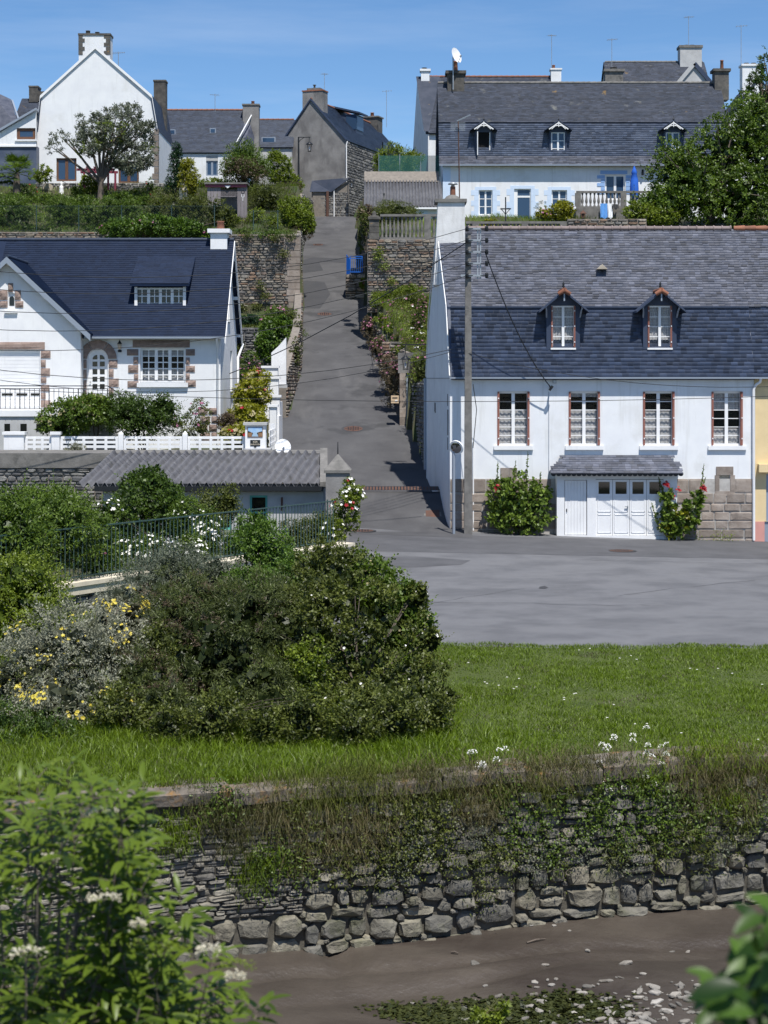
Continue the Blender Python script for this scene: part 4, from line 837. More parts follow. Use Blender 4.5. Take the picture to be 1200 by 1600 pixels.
# dormers
def dormer(cx, label=None):
    Y = 66.28; c = PX(cx, Y); hw = .62; zb = PZ(546, Y); ze = PZ(478, Y); za = PZ(455, Y); zt = PZ(477.5, Y)
    d = MB(); ho = [(hw-.445, hw+.445, PZ(543.5, Y)-zb+.0, zt-zb)]
    wall_faces(d, (c-hw, Y, zb), X_, -Y_, [(0, ze-zb), (hw, za-zb-.05), (2*hw, ze-zb)], -.12, ho, .12)
    for s in (-1, 1): d.prism([(c+s*hw, Y+.002, zb-.1), (c+s*hw, Y+.002, ze), (c+s*hw, Y+1.25, ze), (c+s*hw, Y+.4, zb)], (-s*.05, 0, 0))
    d.prism([(c-.42, Y-.01, zb-.10), (c+.42, Y-.01, zb-.10), (c+.14, Y-.01, zb-.14), (c, Y-.01, zb-.27), (c-.14, Y-.01, zb-.14)], (0, .05, 0))
    dm = d.build('dormer', M['slate_dark'], rh)
    r = MB(); ov = .92; zo = ze-(za-ze)*(ov/hw-1)*.75
    for s in (-1, 1):
        r.prism([(c, Y-.42, za+.02), (c+s*ov, Y-.42, zo), (c+s*ov, Y-.42, zo-.07), (c, Y-.42, za-.06)], (0, 2.1, 0))
    r.build('dormer_roof', M['slate_dark'], dm)
    v, f, t = [], [], []
    tl = MB(); tl.tube([(c, Y-.46, za+.02), (c, Y+.1, za+.03)], .10, 8); tl.tube([(c, Y-.46, za+.0), (c-.22, Y-.44, za-.13)], [.09, .08], 7); tl.tube([(c, Y-.46, za+.0), (c+.22, Y-.44, za-.13)], [.09, .08], 7); tl.tube([(c, Y+.1, za+.03), (c, Y+1.5, za+.03)], .09, 8)
    tl.build('ridge_tile', M['terracotta'], dm)
    br = MB()
    for s in (-1, 1): br.tube([(c+s*(hw+.0), Y-.03, ze-.42), (c+s*(hw+.02), Y-.24, ze-.20), (c+s*(hw+.05), Y-.36, ze-.06)], .035, 5)
    br.bar((c, Y-.40, za-.10), (c, Y-.40, za-.38), .05); br.build('bracket', M['zinc'], dm)
    window(dm, (c-hw, Y, 0), X_, -Y_, hw-.435, hw+.435, PZ(543.5, Y)+.004, zt-.004, depth=.05, leaves=2, rows=4, cols=1, glass='glass_clear', curtain=[(0, 1)], shutter=.06, fw=.06, bar=.028, sill=(.03, .07, .07, 'render_clean'), backing=True)
    MB().lathe([(.02, 0), (.05, .08), (.03, .12), (.05, .16), (.01, .24)], (c, Y-.1, za+.1), 6).build('finial', M['dark_iron'], dm)
dormer(880); dormer(1031)
MB().prism([(PX(932, 68.2), 67.9, PZ(421, 68.2)), (PX(948, 68.2), 67.9, PZ(421, 68.2)), (PX(940, 68.2), 67.9, PZ(413.5, 68.2))], (0, 1.2, 0)).build('roof_vent', M['sandstone'], roof)
# chimney
Yc = YR-.55; chm = MB(); xl = X0+SK*(YR-YF)-.03; xr_ = PX(727, Yc)
chm.prism([(xl-.12, Yc, zR-2.2), (xr_, Yc, zR-2.2), (xr_-.02, Yc, PZ(316, Yc)), (xl+.05, Yc, PZ(316, Yc))], (0, 1.15, 0)); ch = chm.build('chimney', M['render_old'], rh)
zc = PZ(316, Yc); MB().box(xl-.07, xr_+.06, Yc-.08, Yc+1.23, zc, zc+.13).build('chimney_cap', M['concrete'], ch)
mb = MB(); mb.lathe([(.34, 0), (.24, .14), (.12, .2), (.12, .2)], (xl+.62, Yc+.5, zc+.13), 10); mb.build('chimney_flaunching', M['concrete'], ch)
mb = MB(); mb.lathe([(.11, 0), (.10, .36)], (xl+.64, Yc+.5, zc+.3), 10); mb.build('chimney_pot', M['terracotta'], ch)
mb = MB(); mb.lathe([(.07, .36), (.07, .42), (.20, .44), (.16, .50), (.05, .54)], (xl+.64, Yc+.5, zc+.3), 10); mb.build('cowl', M['galv'], ch)
# lean-to garage
Yg = YF-.62; gz = RZ(744)
GX = lambda p: PX(p, Yg); GZ = lambda p: PZ(p, Yg)
lt = MB(); Og = V((GX(870), Yg, 0)); gw = GX(1058)-GX(870)
hs_ = [(GX(882)-GX(870), GX(917.5)-GX(870), GZ(836.5), GZ(750)), (GX(931)-GX(870), GX(1037)-GX(870), GZ(837.5), GZ(748.5))]
wall_faces(lt, Og, X_, -Y_, [(0, GZ(740)), (gw, GZ(740))], -.3, hs_, .12)
lt.box(GX(870), GX(870)+.1, Yg+.003, YF, -.3, GZ(740)); lt.box(GX(1058)-.1, GX(1058), Yg+.003, YF, -.3, GZ(740)); lean = lt.build('garage_front', M['render_clean'], rh)
cz0, cz1 = PZ(739, YF-1.0), PZ(711, YF-.02); ca, cb = PX(861, YF-1.0), PX(1068, YF-1.0); ta, tb = PX(882, YF-.02), PX(1045, YF-.02); y0, y1 = YF-1.0, YF-.02
cr = MB(); cr.add([(ca, y0, cz0), (cb, y0, cz0), (tb, y1, cz1), (ta, y1, cz1), (ca, y1, cz0), (cb, y1, cz0)], [(0, 1, 2, 3), (0, 3, 4), (1, 5, 2), (0, 4, 5, 1)]); cn = cr.build('canopy_roof', M['slate_old'], lean)
S_ = V((0, y1-y0, cz1-cz0)); ls = S_.length
slate_part('canopy_slates', (ca, y0-.03, cz0-.01), X_, S_, cb-ca, ls, 'slate_old', cn, sw=.24, sh=.145, inside=lambda u, s: (ta-ca)*s/ls-.06 < u < (cb-ca)-(cb-tb)*s/ls+.06)
sc = MB(); nn = 26
for k in range(nn):
    a = ca+(cb-ca)*k/nn; b = ca+(cb-ca)*(k+1)/nn; pts = [(a, y0+.02, cz0-.01), (b, y0+.02, cz0-.01)]+[(((a+b)/2)+(b-a)/2*math.cos(math.pi*j/5), y0+.02, cz0-.05-.07*math.sin(math.pi*j/5)) for j in range(6)]
    sc.prism(pts, (0, .02, 0))
sc.build('scalloped_trim', M['dark_iron'], lean)
d1 = MB(); a, b = GX(882)+.02, GX(917.5)-.02
for k in range(7): d1.box(a+(b-a)*k/7+.003, a+(b-a)*(k+1)/7-.003, Yg+.06, Yg+.10, GZ(836.5)+.02, GZ(750)-.02)
dd = d1.build('side_door', M['render_clean'], lean); MB().box(a, b, Yg+.09, Yg+.105, GZ(836.5)+.02, GZ(750)-.02).build('door_back', M['render_clean'], dd); MB().box(a+.05, a+.08, Yg+.03, Yg+.062, GZ(800), GZ(795)).build('handle', M['dark_iron'], dd)
for k, (pa, pb) in enumerate(((936, 953), (963, 980), (989.5, 1007), (1016, 1034))):
    la = GX(931)+(GX(1037)-GX(931))*k/4+.006; lb = GX(931)+(GX(1037)-GX(931))*(k+1)/4-.006; q = MB(); Ol = V((la, Yg+.05, 0)); m_ = (la+lb)/2; hw_ = .205
    wall_faces(q, Ol, X_, -Y_, [(0, GZ(749.5)), (lb-la, GZ(749.5))], GZ(837), [(m_-hw_-la, m_+hw_-la, GZ(772), GZ(753))], .04)
    for (za, zb_) in ((776, 800), (804, 833)): 
        for (ua, ub, wa, wb) in ((.06, lb-la-.06, GZ(zb_), GZ(zb_)+.02), (.06, lb-la-.06, GZ(za)-.02, GZ(za)), (.06, .08, GZ(zb_), GZ(za)), (lb-la-.08, lb-la-.06, GZ(zb_), GZ(za))): q.obox(Ol, X_, -Y_, ua, ub, 0.002, .014, wa, wb)
    gd = q.build('garage_door', M['render_clean'], lean); MB().box(m_-hw_, m_+hw_, Yg+.085, Yg+.095, GZ(772), GZ(753)).build('pane', M['glass_dark'], gd)
    if k == 1: MB().box(lb-.08, lb-.05, Yg-.0, Yg+.045, GZ(796), GZ(790)).box(lb-.17, lb-.05, Yg-.02, Yg+.01, GZ(792), GZ(791)).build('handle', M['galv'], gd)
MB().box(GX(931), GX(1037), Yg+.10, Yg+.11, GZ(837), GZ(749)).build('dark_room', M['black'], lean)
# cable bracket on the facade and its conduit
cb_ = MB(); cb_.bar((RX(859.5), YF, RZ(604)), (RX(859.5), YF-.42, RZ(606)), .05); cb_.bar((RX(857), YF-.36, RZ(610)), (RX(862), YF-.36, RZ(603)), .09); cb_.build('cable_bracket', M['dark_iron'], rh)
MB().bar((RX(857.5), YF-.01, RZ(612)), (RX(857.5), YF-.01, RZ(750)), .018).build('conduit', M['zinc'], rh)
MB().tube([(RX(739.5), YF-.03, RZ(690)), (RX(739.5), YF-.03, RZ(829))], .03, 6).build('conduit', M['white_pvc'], rh)
MB().box(RX(864), RX(869), YF-.07, YF, RZ(599), RZ(594)).build('floodlight', M['galv'], rh)
# ---------------------------------------------------------------- yellow neighbour
yh = thing('yellow_house', 'yellow house with pink plinth adjoining the white house', 'house', (X1+4, YF+3, -.3)); a = X1+.02; b = a+8
yw = MB(); dx0 = RX(1197.5); wall_faces(yw, (a, YF+.05, 0), X_, -Y_, [(0, zE), (b-a, zE)], RZ(815), [(dx0-a, dx0-a+1.1, RZ(815)+.0005, RZ(741))], .2); yw.box(a, b, YF+DEP-.2, YF+DEP, -.6, zE); yw.box(b-.2, b, YF+.06, YF+DEP-.2, -.6, zE); yw.build('wall', M['yellow_render'], yh)
MB().box(a, dx0-.06, YF+.03, YF+.12, -.6, RZ(815)).build('plinth', M['pink_render'], yh); MB().box(dx0+1.16, b, YF+.03, YF+.12, -.6, RZ(815)).build('plinth', M['pink_render'], yh)
MB().box(dx0-.05, dx0+1.15, YF+.10, YF+.16, -.5, RZ(740)).build('door', M['zinc'], yh); MB().box(RX(1184), RX(1184)+2.2, YF-.25, YF+.05, RZ(737.5), RZ(725)).build('roller_shutter_box', M['yellow_render'], yh)
rf = MB()
for p, q in ((((YF-.16), zE-.02), (YB1, zB)), ((YB1-.06, zB-.03), (YR, zR)), ((YR, zR), (YF+DEP-1, zB)), ((YF+DEP-1, zB), (YF+DEP+.1, zE))): roof_slab(rf, X1+.004, b, p, q, .09)
r2 = rf.build('roof', M['slate_dark'], yh); slate_part('lower_slates', (X1, YF-.16, zE-.02), X_, sl, 4, sl.length, 'slate_dark', r2, sw=.24, sh=.15, rs=np.random.default_rng(8)); slate_part('upper_slates', (X1, YB1-.06, zB-.03), X_, su, 4, su.length, 'slate_old', r2, sw=.22, sh=.135, jit=.6, rs=np.random.default_rng(9))
for k in range(6): MB().tube([(X1+k*.42, YR, zR+.02), (X1+k*.42+.43, YR, zR+.02)], [.10, .13], 8).build('ridge_tile', M['terracotta'], r2)
MB().box(X1, b, YF-.30, YF-.17, zE-.09, zE-.03).build('gutter', M['zinc'], yh)
# ---------------------------------------------------------------- utility pole, mirror
Yp = 64.9; xp = PX(731.5, Yp); zt = PZ(366, Yp); up = thing('utility_pole', 'concrete electricity pole with insulator rack before the white house', 'utility pole', (xp, Yp, .1))
q = MB(); q.prism([(xp-.15, Yp-.12, -.2), (xp+.15, Yp-.12, -.2), (xp+.10, Yp-.1, zt), (xp-.10, Yp-.1, zt)], (0, .26, 0)); q.build('shaft', M['concrete'], up)
for k, py in enumerate((358, 376, 394, 412, 431)):
    z = PZ(py, Yp); bk = MB(); bk.box(xp-.28, xp+.52, Yp-.19, Yp-.13, z-.04, z+.04) if k == 4 else bk.box(xp-.10, xp+.46, Yp-.19, Yp-.13, z-.035, z+.035); bk.build('crossarm', M['galv'], up)
    for dx in (-.05, .66):
        b_ = MB(); xx = xp+dx; b_.lathe([(.03, -.10), (.07, -.07), (.05, -.03), (.075, 0), (.05, .04), (.065, .07), (.03, .10)], (xx, Yp-.2, z), 8); b_.bar((xx, Yp-.2, z), (xp+.3, Yp-.16, z), .03); b_.build('insulator', M['dark_iron'], up)
q = MB(); q.bar((xp+.34, Yp-.1, PZ(356, Yp)), (xp+.34, Yp-.1, PZ(436, Yp)), .05); q.bar((xp+.44, Yp-.1, PZ(356, Yp)), (xp+.44, Yp-.1, PZ(436, Yp)), .05); q.build('rack', M['galv'], up)
q = MB(); q.tube([(xp+.17, Yp-.1, PZ(600, Yp)), (xp+.3, Yp-.12, PZ(640, Yp)), (xp+.17, Yp-.1, PZ(700, Yp))], .014, 4); q.build('loose_cable', M['dark_iron'], up)
Ym = 64.6; mi = thing('traffic_mirror', 'round convex traffic mirror on a grey post at the house corner', 'mirror', (PX(709, Ym), Ym, .2))
MB().tube([(PX(709, Ym), Ym, 0), (PX(709, Ym), Ym, PZ(692, Ym))], .055, 8).build('post', M['zinc'], mi)
cm = V((PX(712.5, Ym), Ym-.12, PZ(699.5, Ym))); nrm = V((-.42, -.85, -.30)).normalized(); e1 = nrm.cross(Z_).normalized(); e2 = e1.cross(nrm)
def disc(rr, dome, c, n=24, back=.05):
    q = MB(); vs_ = []; rings = 5
    for i in range(rings+1):
        r_ = rr*i/rings; h_ = dome*(1-(i/rings)**2)
        for k in range(n): a = 2*math.pi*k/n; vs_.append(c+e1*(r_*math.cos(a))+e2*(r_*math.sin(a))+nrm*h_)
    q.add(vs_, [(i*n+k, i*n+(k+1) % n, (i+1)*n+(k+1) % n, (i+1)*n+k) for i in range(rings) for k in range(n)], sm=True); return q
MM = bpy.data.materials.new('mirror_glass'); MM.use_nodes = True; b_ = MM.node_tree.nodes['Principled BSDF']; b_.inputs['Metallic'].default_value = 1; b_.inputs['Roughness'].default_value = .05; b_.inputs['Base Color'].default_value = (.30, .32, .35, 1)
disc(.235, .05, cm).build('mirror_face', MM, mi); q = MB(); q.tube([cm-nrm*.05, cm+nrm*.012], [.27, .265], 24); q.build('rim', M['white_pvc'], mi); MB().bar(cm-nrm*.05, (PX(709, Ym), Ym, cm.z-.05), .05).build('clamp', M['galv'], mi)
# ---------------------------------------------------------------- left house (navy slate, gabled wing)
YL = 72.0
def LX(p): return PX(p, YL)
def LZ(p): return PZ(p, YL)
zg = 3.05; xR = LX(344.5); xLf = -24.0; zEl = LZ(515); YRl = 76.0; zRl = PZ(375, YRl); YB = 80.0
lh = thing('white_house', 'white house with navy slate roof and pink granite window surrounds', 'house', (-12, YL+3, zg))
wz = dict(win=(LX(219), LX(289.5), LZ(598), LZ(544)), door=(LX(137), LX(168.5), LZ(640), LZ(561)))
w_ = MB(); Ol = V((LX(128), YL, 0)); o_ = LX(128)
hol = [tuple(v - (o_ if i < 2 else 0) for i, v in enumerate(wz['win'])), tuple(v-(o_ if i < 2 else 0) for i, v in enumerate(wz['door']))]
cxd = (wz['door'][0]+wz['door'][1])/2; rd = (wz['door'][1]-wz['door'][0])/2; zs = LZ(561); arc = [(cxd+rd*math.cos(math.pi*i/12), zs+rd*math.sin(math.pi*i/12)) for i in range(13)]
zt_ = zs+rd
# door hole is taken square to the crown, then the spandrels above the arch are filled
hol[1] = (hol[1][0], hol[1][1], LZ(640), zt_)
wall_faces(w_, Ol, X_, -Y_, [(0, zEl), (xR-o_, zEl)], zg-.3, hol, .2)
for s in (0, 1):
    pts = [(wz['door'][s], zt_)]+([(x, z) for x, z in arc[6:]][::-1] if s == 0 else [(x, z) for x, z in arc[:7]])
    w_.add([(x, YL, z) for x, z in pts], [tuple(range(len(pts)))]); w_.add([(x, YL+.2, z) for x, z in pts], [tuple(range(len(pts)))])
for i in range(12): a, b = arc[i], arc[i+1]; w_.quad((a[0], YL, a[1]), (b[0], YL, b[1]), (b[0], YL+.2, b[1]), (a[0], YL+.2, a[1]))
gw = [(.6, 1.45, PZ(602, 76), PZ(515, 76)), (4.6, 5.6, PZ(608, 77), PZ(548, 77)), (4.7, 5.5, PZ(638, 77), PZ(619, 77)), (3.4, 4.3, PZ(500, 76), PZ(452, 76))]
wall_faces(w_, (xR, YL, 0), Y_, X_, [(0, zEl), (YRl-YL, zRl-.12), (YB-YL, zEl)], zg-.3, gw[1:], .15)
w_.box(xLf, xR-.3, YB-.25, YB, zg-.3, zEl); w_.build('wall', M['render_clean'], lh)
for k, h_ in enumerate(gw[1:]): window(lh, (xR, YL, 0), Y_, X_, h_[0]+.003, h_[1]-.003, h_[2]+.003, h_[3]-.003, depth=.1, leaves=2 if k != 1 else 1, rows=1, backing=True, sill=(.08, .08, .1, 'render_clean'))
rf = MB(); roof_slab(rf, xLf, xR+.22, (YL-.35, zEl-.30), (YRl, zRl), .10); roof_slab(rf, xLf, xR+.22, (YRl, zRl), (YB+.35, zEl-.30), .10); lroof = rf.build('roof', M['slate_navy'], lh)
slv = V((0, YRl-YL+.35, zRl-zEl+.30)); slate_part('roof_slates', (xLf+8, YL-.35, zEl-.30), X_, slv, xR+.22-xLf-8, slv.length, 'slate_navy', lroof, sw=.24, sh=.13, th=.007, jit=.1)
bb = MB()
for (p, q) in (((YL-.35, zEl-.30), (YRl, zRl)), ((YRl, zRl), (YB+.35, zEl-.30))): bb.prism([(xR+.19, p[0], p[1]-.26), (xR+.19, q[0], q[1]-.26), (xR+.19, q[0], q[1]-.04), (xR+.19, p[0], p[1]-.04)], (.06, 0, 0))
for t in (.12, .5, .88):
    for (p, q) in (((YL-.2, zEl-.25), (YRl, zRl)), ((YRl, zRl), (YB+.2, zEl-.25))): yy = p[0]+(q[0]-p[0])*t; zz = p[1]+(q[1]-p[1])*t-.3; bb.box(xR, xR+.19, yy-.06, yy+.06, zz-.06, zz+.08)
bb.build('bargeboard', M['render_clean'], lh)
me = None
for k in range(38):
    x = xR+.2-.44*(k+1)
    if me is None:
        mb = MB(); mb.tube([(x, YRl, zRl+.01), (x+.40, YRl, zRl+.01)], .085, 7); mb.tube([(x+.40, YRl, zRl+.01), (x+.44, YRl, zRl+.01)], .105, 7); me = mb.build('ridge_tile', M['slate_far'], lroof)
    else: c = me.copy(); COL.objects.link(c); c.location.x = me.location.x-.44*k
MB().box(LX(134), xR+.2, YL-.47, YL-.35, zEl-.37, zEl-.29).build('gutter', M['zinc'], lh)
MB().tube([(xR-.12, YL-.40, zEl-.36), (xR-.10, YL-.25, zEl-.62), (xR-.10, YL-.06, zEl-.9), (xR-.10, YL-.06, zg+.2)], .045, 7).build('downpipe', M['render_clean'], lh)
MB().tube([(xR+.25, YB+.3, zEl-.4), (xR+.07, YB-.2, zEl-1.0), (xR+.07, YB-.2, zg+2.2)], .055, 7).build('downpipe', M['render_clean'], lh)
chimney(lh, PX(329, 75.6), PX(355, 75.6), 75.55, 76.5, zRl-.95, PZ(364, 75.6), 'render_clean', 'render_clean', ((.55, .36, .16),), capd=.12, caph=.17)
# shed dormer
Yd = 73.05; da, db_, dz0, dz1 = PX(210, Yd), PX(291, Yd), PZ(487, Yd), PZ(447, Yd)
d = MB(); wall_faces(d, (da, Yd, 0), X_, -Y_, [(0, dz1), (db_-da, dz1)], dz0-.1, [(.02, db_-da-.02, dz0, dz1-.06)], .1)
for x in (da, db_-.06): d.prism([(x, Yd+.003, dz0-.2), (x, Yd+.003, dz1), (x, Yd+1.2, dz1+.25)], (.06, 0, 0))
dm = d.build('dormer', M['slate_navy'], lh)
r = MB(); ty = 75.1; tz = zEl-.30+(ty-YL+.35)*(slv.z/slv.y)+.03; r.prism([(da-.14, Yd-.32, dz1-.02), (da-.14, Yd-.32, dz1+.09), (da-.14, ty, tz+.06), (da-.14, ty, tz-.2)], (db_-da+.30, 0, 0)); dr = r.build('dormer_roof', M['slate_navy'], dm)
S2 = V((0, ty-Yd+.32, tz+.06-dz1-.09)); slate_part('dormer_slates', (da-.14, Yd-.33, dz1+.09), X_, S2, db_-da+.30, S2.length, 'slate_navy', dr, sw=.24, sh=.13, th=.007, jit=.1)
window(dm, (da, Yd, 0), X_, -Y_, .022, db_-da-.022, dz0+.002, dz1-.065, depth=.03, leaves=4, rows=3, cols=2, fw=.075, bar=.035, backing=True, sill=(.03, .08, .07, 'render_clean'))
for x in (da+.01, db_-.13): MB().box(x, x+.12, Yd-.06, Yd-.03, dz0, dz1-.03).build('shutter', M['render_clean'], dm)
# picture window, lace in its lower panes
a, b, c, e = wz['win']; window(lh, Ol, X_, -Y_, a-o_+.003, b-o_-.003, c+.003, e-.003, depth=.13, leaves=3, rows=5, cols=2, fw=.08, bar=.04, glass='glass_clear', curtain=[(0, .42), (.84, 1)], sill=(.12, .12, .18, 'render_clean'))
MB().box(a-.3, b+.3, YL+1.4, YL+1.42, c-.3, e+.3).build('dark_room', M['black'], lh)
def blk(px0, px1, py0, py1, Y, name='stone', parent=lh, m='pink_granite', d=.06, rz=0):
    """one rough-faced block standing proud of the wall"""
    x0, x1, z0, z1 = PX(px0, Y), PX(px1, Y), PZ(py1, Y), PZ(py0, Y); q = MB(); r_ = random.Random(int(px0*31+py0*7)); nx, nz_ = 4, 3; g = 0.012; vs_ = []
    for j in range(nz_+1):
        for i in range(nx+1):
            edge = i in (0, nx) or j in (0, nz_); vs_.append((x0+g+(x1-x0-2*g)*i/nx, Y-(d*.45 if edge else d*r_.uniform(.8, 1.25)), z0+g+(z1-z0-2*g)*j/nz_))
    q.add(vs_, [(j*(nx+1)+i, j*(nx+1)+i+1, (j+1)*(nx+1)+i+1, (j+1)*(nx+1)+i) for j in range(nz_) for i in range(nx)])
    q.box(x0+g, x1-g, Y-d*.44, Y+.01, z0+g, z1-g); return q.build(name, M[m], parent)
blk(207, 297, 531, 543.5, YL, 'lintel')
for (p, q, r, s) in ((198, 216.5, 545, 556), (208, 216.5, 557, 569), (200, 216.5, 570, 583), (209, 216.5, 584, 594), (199, 217, 595, 606), (290, 305, 545, 556), (290, 297, 558, 570), (290, 305, 571, 582), (290, 297, 583, 593), (290, 306.5, 594, 605)): blk(p, q, r, s, YL)
# door surround: voussoirs and jamb blocks
def vous(a0, a1, r0, r1):
    q = MB(); n = 5; pts = [(cxd+r0*math.cos(a0+(a1-a0)*i/n), zs+r0*math.sin(a0+(a1-a0)*i/n)) for i in range(n+1)]+[(cxd+r1*math.cos(a1-(a1-a0)*i/n), zs+r1*math.sin(a1-(a1-a0)*i/n)) for i in range(n+1)]
    q.prism([(x, YL-.06, z) for x, z in pts], (0, .07, 0)); q.build('voussoir', M['pink_granite'], lh)
for a0, a1 in ((.02, .98), (1.02, 2.10), (2.14, 3.12)): vous(a0, a1, rd+.02, rd+.36)
for (p, q, r, s) in ((127.5, 136, 561.5, 576), (127.5, 136, 577, 592), (127.5, 136, 593.5, 608), (127.5, 136, 609, 624), (169.5, 184, 562, 575), (169.5, 178, 576, 590), (169.5, 186, 591, 605), (169.5, 178, 606, 620)): blk(p, q, r, s, YL)
dr = MB(); fx0, fx1 = wz['door'][0]+.003, wz['door'][1]-.003; dpts = [(fx0, LZ(638))]+[(fx1, LZ(638))]+[(cxd+(rd-.003)*math.cos(math.pi*i/12), zs+(rd-.003)*math.sin(math.pi*i/12)) for i in range(13)]
dr.prism([(x, YL+.10, z) for x, z in dpts], (0, .06, 0)); door = dr.build('door', M['render_clean'], lh)
for (r, s) in ((565, 572.5), (576.5, 584.5), (588.5, 596), (600, 608)):
    for (p, q) in ((144, 151.5), (155.5, 163)): MB().box(LX(p), LX(q), YL+.09, YL+.105, LZ(s), LZ(r)).build('pane', M['glass_dark'], door)
for s_, (p, q) in enumerate(((144, 151.5), (155.5, 163))):
    c_ = LX(q) if s_ == 0 else LX(p); rr = LX(q)-LX(p); pts = [(c_, LZ(561.5))]+[(c_+(-1 if s_ == 0 else 1)*rr*math.cos(math.pi/2*i/6), LZ(561.5)+rr*.95*math.sin(math.pi/2*i/6)) for i in range(7)]
    MB().prism([(x, YL+.09, z) for x, z in pts], (0, .015, 0)).build('pane', M['glass_dark'], door)
MB().bar((LX(139.5), YL+.05, LZ(597)), (LX(142), YL+.05, LZ(597)), .03).build('handle', M['dark_iron'], door)
for (p, q, r, s) in ((143, 152, 625, 636), (155, 164, 625, 636)): MB().box(LX(p), LX(q), YL+.085, YL+.102, LZ(s), LZ(r)).build('door_panel', M['render_clean'], door)
wl = thing('wall_lantern', 'small brass lantern on the white wall beside the arched door', 'lantern', (LX(188), YL-.2, LZ(546)))
q = MB(); q.lathe([(.03, -.02), (.07, .02), (.085, .18), (.02, .19)], (LX(188), YL-.2, LZ(545)), 6); q.build('glass_shade', M['plastic_cream'], wl)
q = MB(); q.lathe([(.10, .19), (.05, .27), (.02, .32), (.01, .36)], (LX(188), YL-.2, LZ(545)), 6); q.bar((LX(188), YL-.2, LZ(545)-.04), (LX(188), YL, LZ(548)), .03); q.lathe([(.07, -.14), (.09, -.08), (.05, -.03)], (LX(188), YL-.15, LZ(545)), 6); q.build('bracket', M['dark_iron'], wl)
# granite corner at the foot of the wall
for j, (r, s) in enumerate(((637, 648), (650, 661), (663, 674), (675.5, 690))):
    for i in range(2): p = 309+i*17+(4 if j % 2 else 0); blk(p, min(p+16, 343.5), r, s, YL)
# ------------- gabled wing with the garage
YW = 71.3; wx1 = PX(126, YW); wcx = PX(13, YW); wx0 = 2*wcx-wx1; zaW = PZ(408, YW); zeW = PZ(513, YW)-.0
zt = PZ(641, YW)
ww = MB(); Ow = V((wx0, YW, 0)); gx0, gx1 = PX(-86, YW), PX(62.5, YW); gz0, gz1 = PZ(641, YW), PZ(547, YW)
ax0, ax1, az0, az1 = PX(13, YW), PX(23, YW), PZ(480, YW), PZ(458, YW)
slp = (zaW-zeW)/((wx1-wx0)/2)
wall_faces(ww, Ow, X_, -Y_, [(0, zeW), (wcx-wx0, zaW), (wx1-wx0, zeW)], zt-.2, [(gx0-wx0, gx1-wx0, gz0, gz1), (ax0-wx0, ax1-wx0, az0, az1)], .2)
ww.box(wx1-.2, wx1, YW+.003, YL+.1, zt-.2, zeW); ww.box(wx0, wx0+.2, YW+.003, YL+2, zg-.3, zeW); wing = ww.build('wing_wall', M['render_clean'], lh)
r = MB(); hwid = (wx1-wx0)/2; ovx = .42; yb = 75.6
for s in (-1, 1):
    r.prism([(wcx, YW-.32, zaW+.16), (wcx+s*(hwid+ovx), YW-.32, zaW+.16-slp*(hwid+ovx)), (wcx+s*(hwid+ovx), YW-.32, zaW+.04-slp*(hwid+ovx)), (wcx, YW-.32, zaW+.04)], (0, 4.2, 0))
wr = r.build('wing_roof', M['slate_navy'], lh)
S3 = V((-1, 0, slp)).normalized(); ln3 = math.hypot(hwid+ovx, slp*(hwid+ovx)); slate_part('wing_slates', (wcx+hwid+ovx, YW-.32, zaW+.17-slp*(hwid+ovx)), Y_, S3, 4.1, ln3, 'slate_navy', wr, sw=.24, sh=.13, th=.007, jit=.1)
q = MB()
for k in range(9): q.tube([(wcx, YW-.32+k*.44, zaW+.17), (wcx, YW+.1+k*.44, zaW+.17)], [.085, .1], 7)
q.build('ridge_tiles', M['slate_far'], wr)['kind'] = 'stuff'
q = MB()
for s in (-1, 1): q.prism([(wcx, YW-.36, zaW+.15), (wcx+s*(hwid+ovx+.02), YW-.36, zaW+.15-slp*(hwid+ovx+.02)), (wcx+s*(hwid+ovx+.02), YW-.36, zaW-.10-slp*(hwid+ovx+.02)), (wcx, YW-.36, zaW-.10)], (0, .035, 0))
q.build('bargeboard', M['zinc'], wr)
for t in (.0, .5, .97):
    x = wcx+hwid*t; z = zaW-slp*hwid*t-.1; MB().tube([(x, YW-.30, z), (x, YW, z)], .06, 6).build('purlin_end', M['render_clean'], wr)
aw = MB(); aw.box(ax0, ax1, YW+.06, YW+.08, az0, az1); aw = aw.build('window', M['render_clean'], lh); aw['label'] = 'tiny arched window in the gable'
cxa = (ax0+ax1)/2; ra = (ax1-ax0)/2-.03; MB().prism([(x, YW+.045, z) for x, z in [(cxa-ra, az0+.06), (cxa+ra, az0+.06)]+[(cxa+ra*math.cos(math.pi*i/8), az1-.22+ra*math.sin(math.pi*i/8)) for i in range(9)]], (0, .012, 0)).build('pane', M['glass_dark'], aw)
MB().box(ax0-.14, ax1+.12, YW-.10, YW+.02, PZ(489, YW), PZ(485, YW)).build('sill', M['render_clean'], aw)
for (p, q, r, s) in ((12.5, 21, 442, 457), (-1, 12.5, 453, 469), (23, 33, 453, 469), (-1, 12.5, 470, 481), (23.5, 37, 470, 481)): blk(p, q, r, s, YW)
blk(-60, 70.5, 534, 546.5, YW, 'lintel')
for (p, q, r, s) in ((63.5, 79.5, 547.5, 560), (63.5, 72, 562, 574), (63.5, 78.5, 575, 588), (63.5, 73, 589, 599), (63.5, 77.5, 601, 612), (63.5, 72, 613.5, 624), (63.5, 79.5, 625, 637)): blk(p, q, r, s, YW)
gd = MB(); 
for k in range(16): z = gz1-(gz1-gz0)*(k+1)/17; gd.box(gx0+.002, gx1-.002, YW+.10, YW+.14, z+.006, z+(gz1-gz0)/17-.002)
gd.box(gx0+.002, gx1-.002, YW+.12, YW+.15, gz0, gz1); gdo = gd.build('garage_door', M['render_clean'], lh)
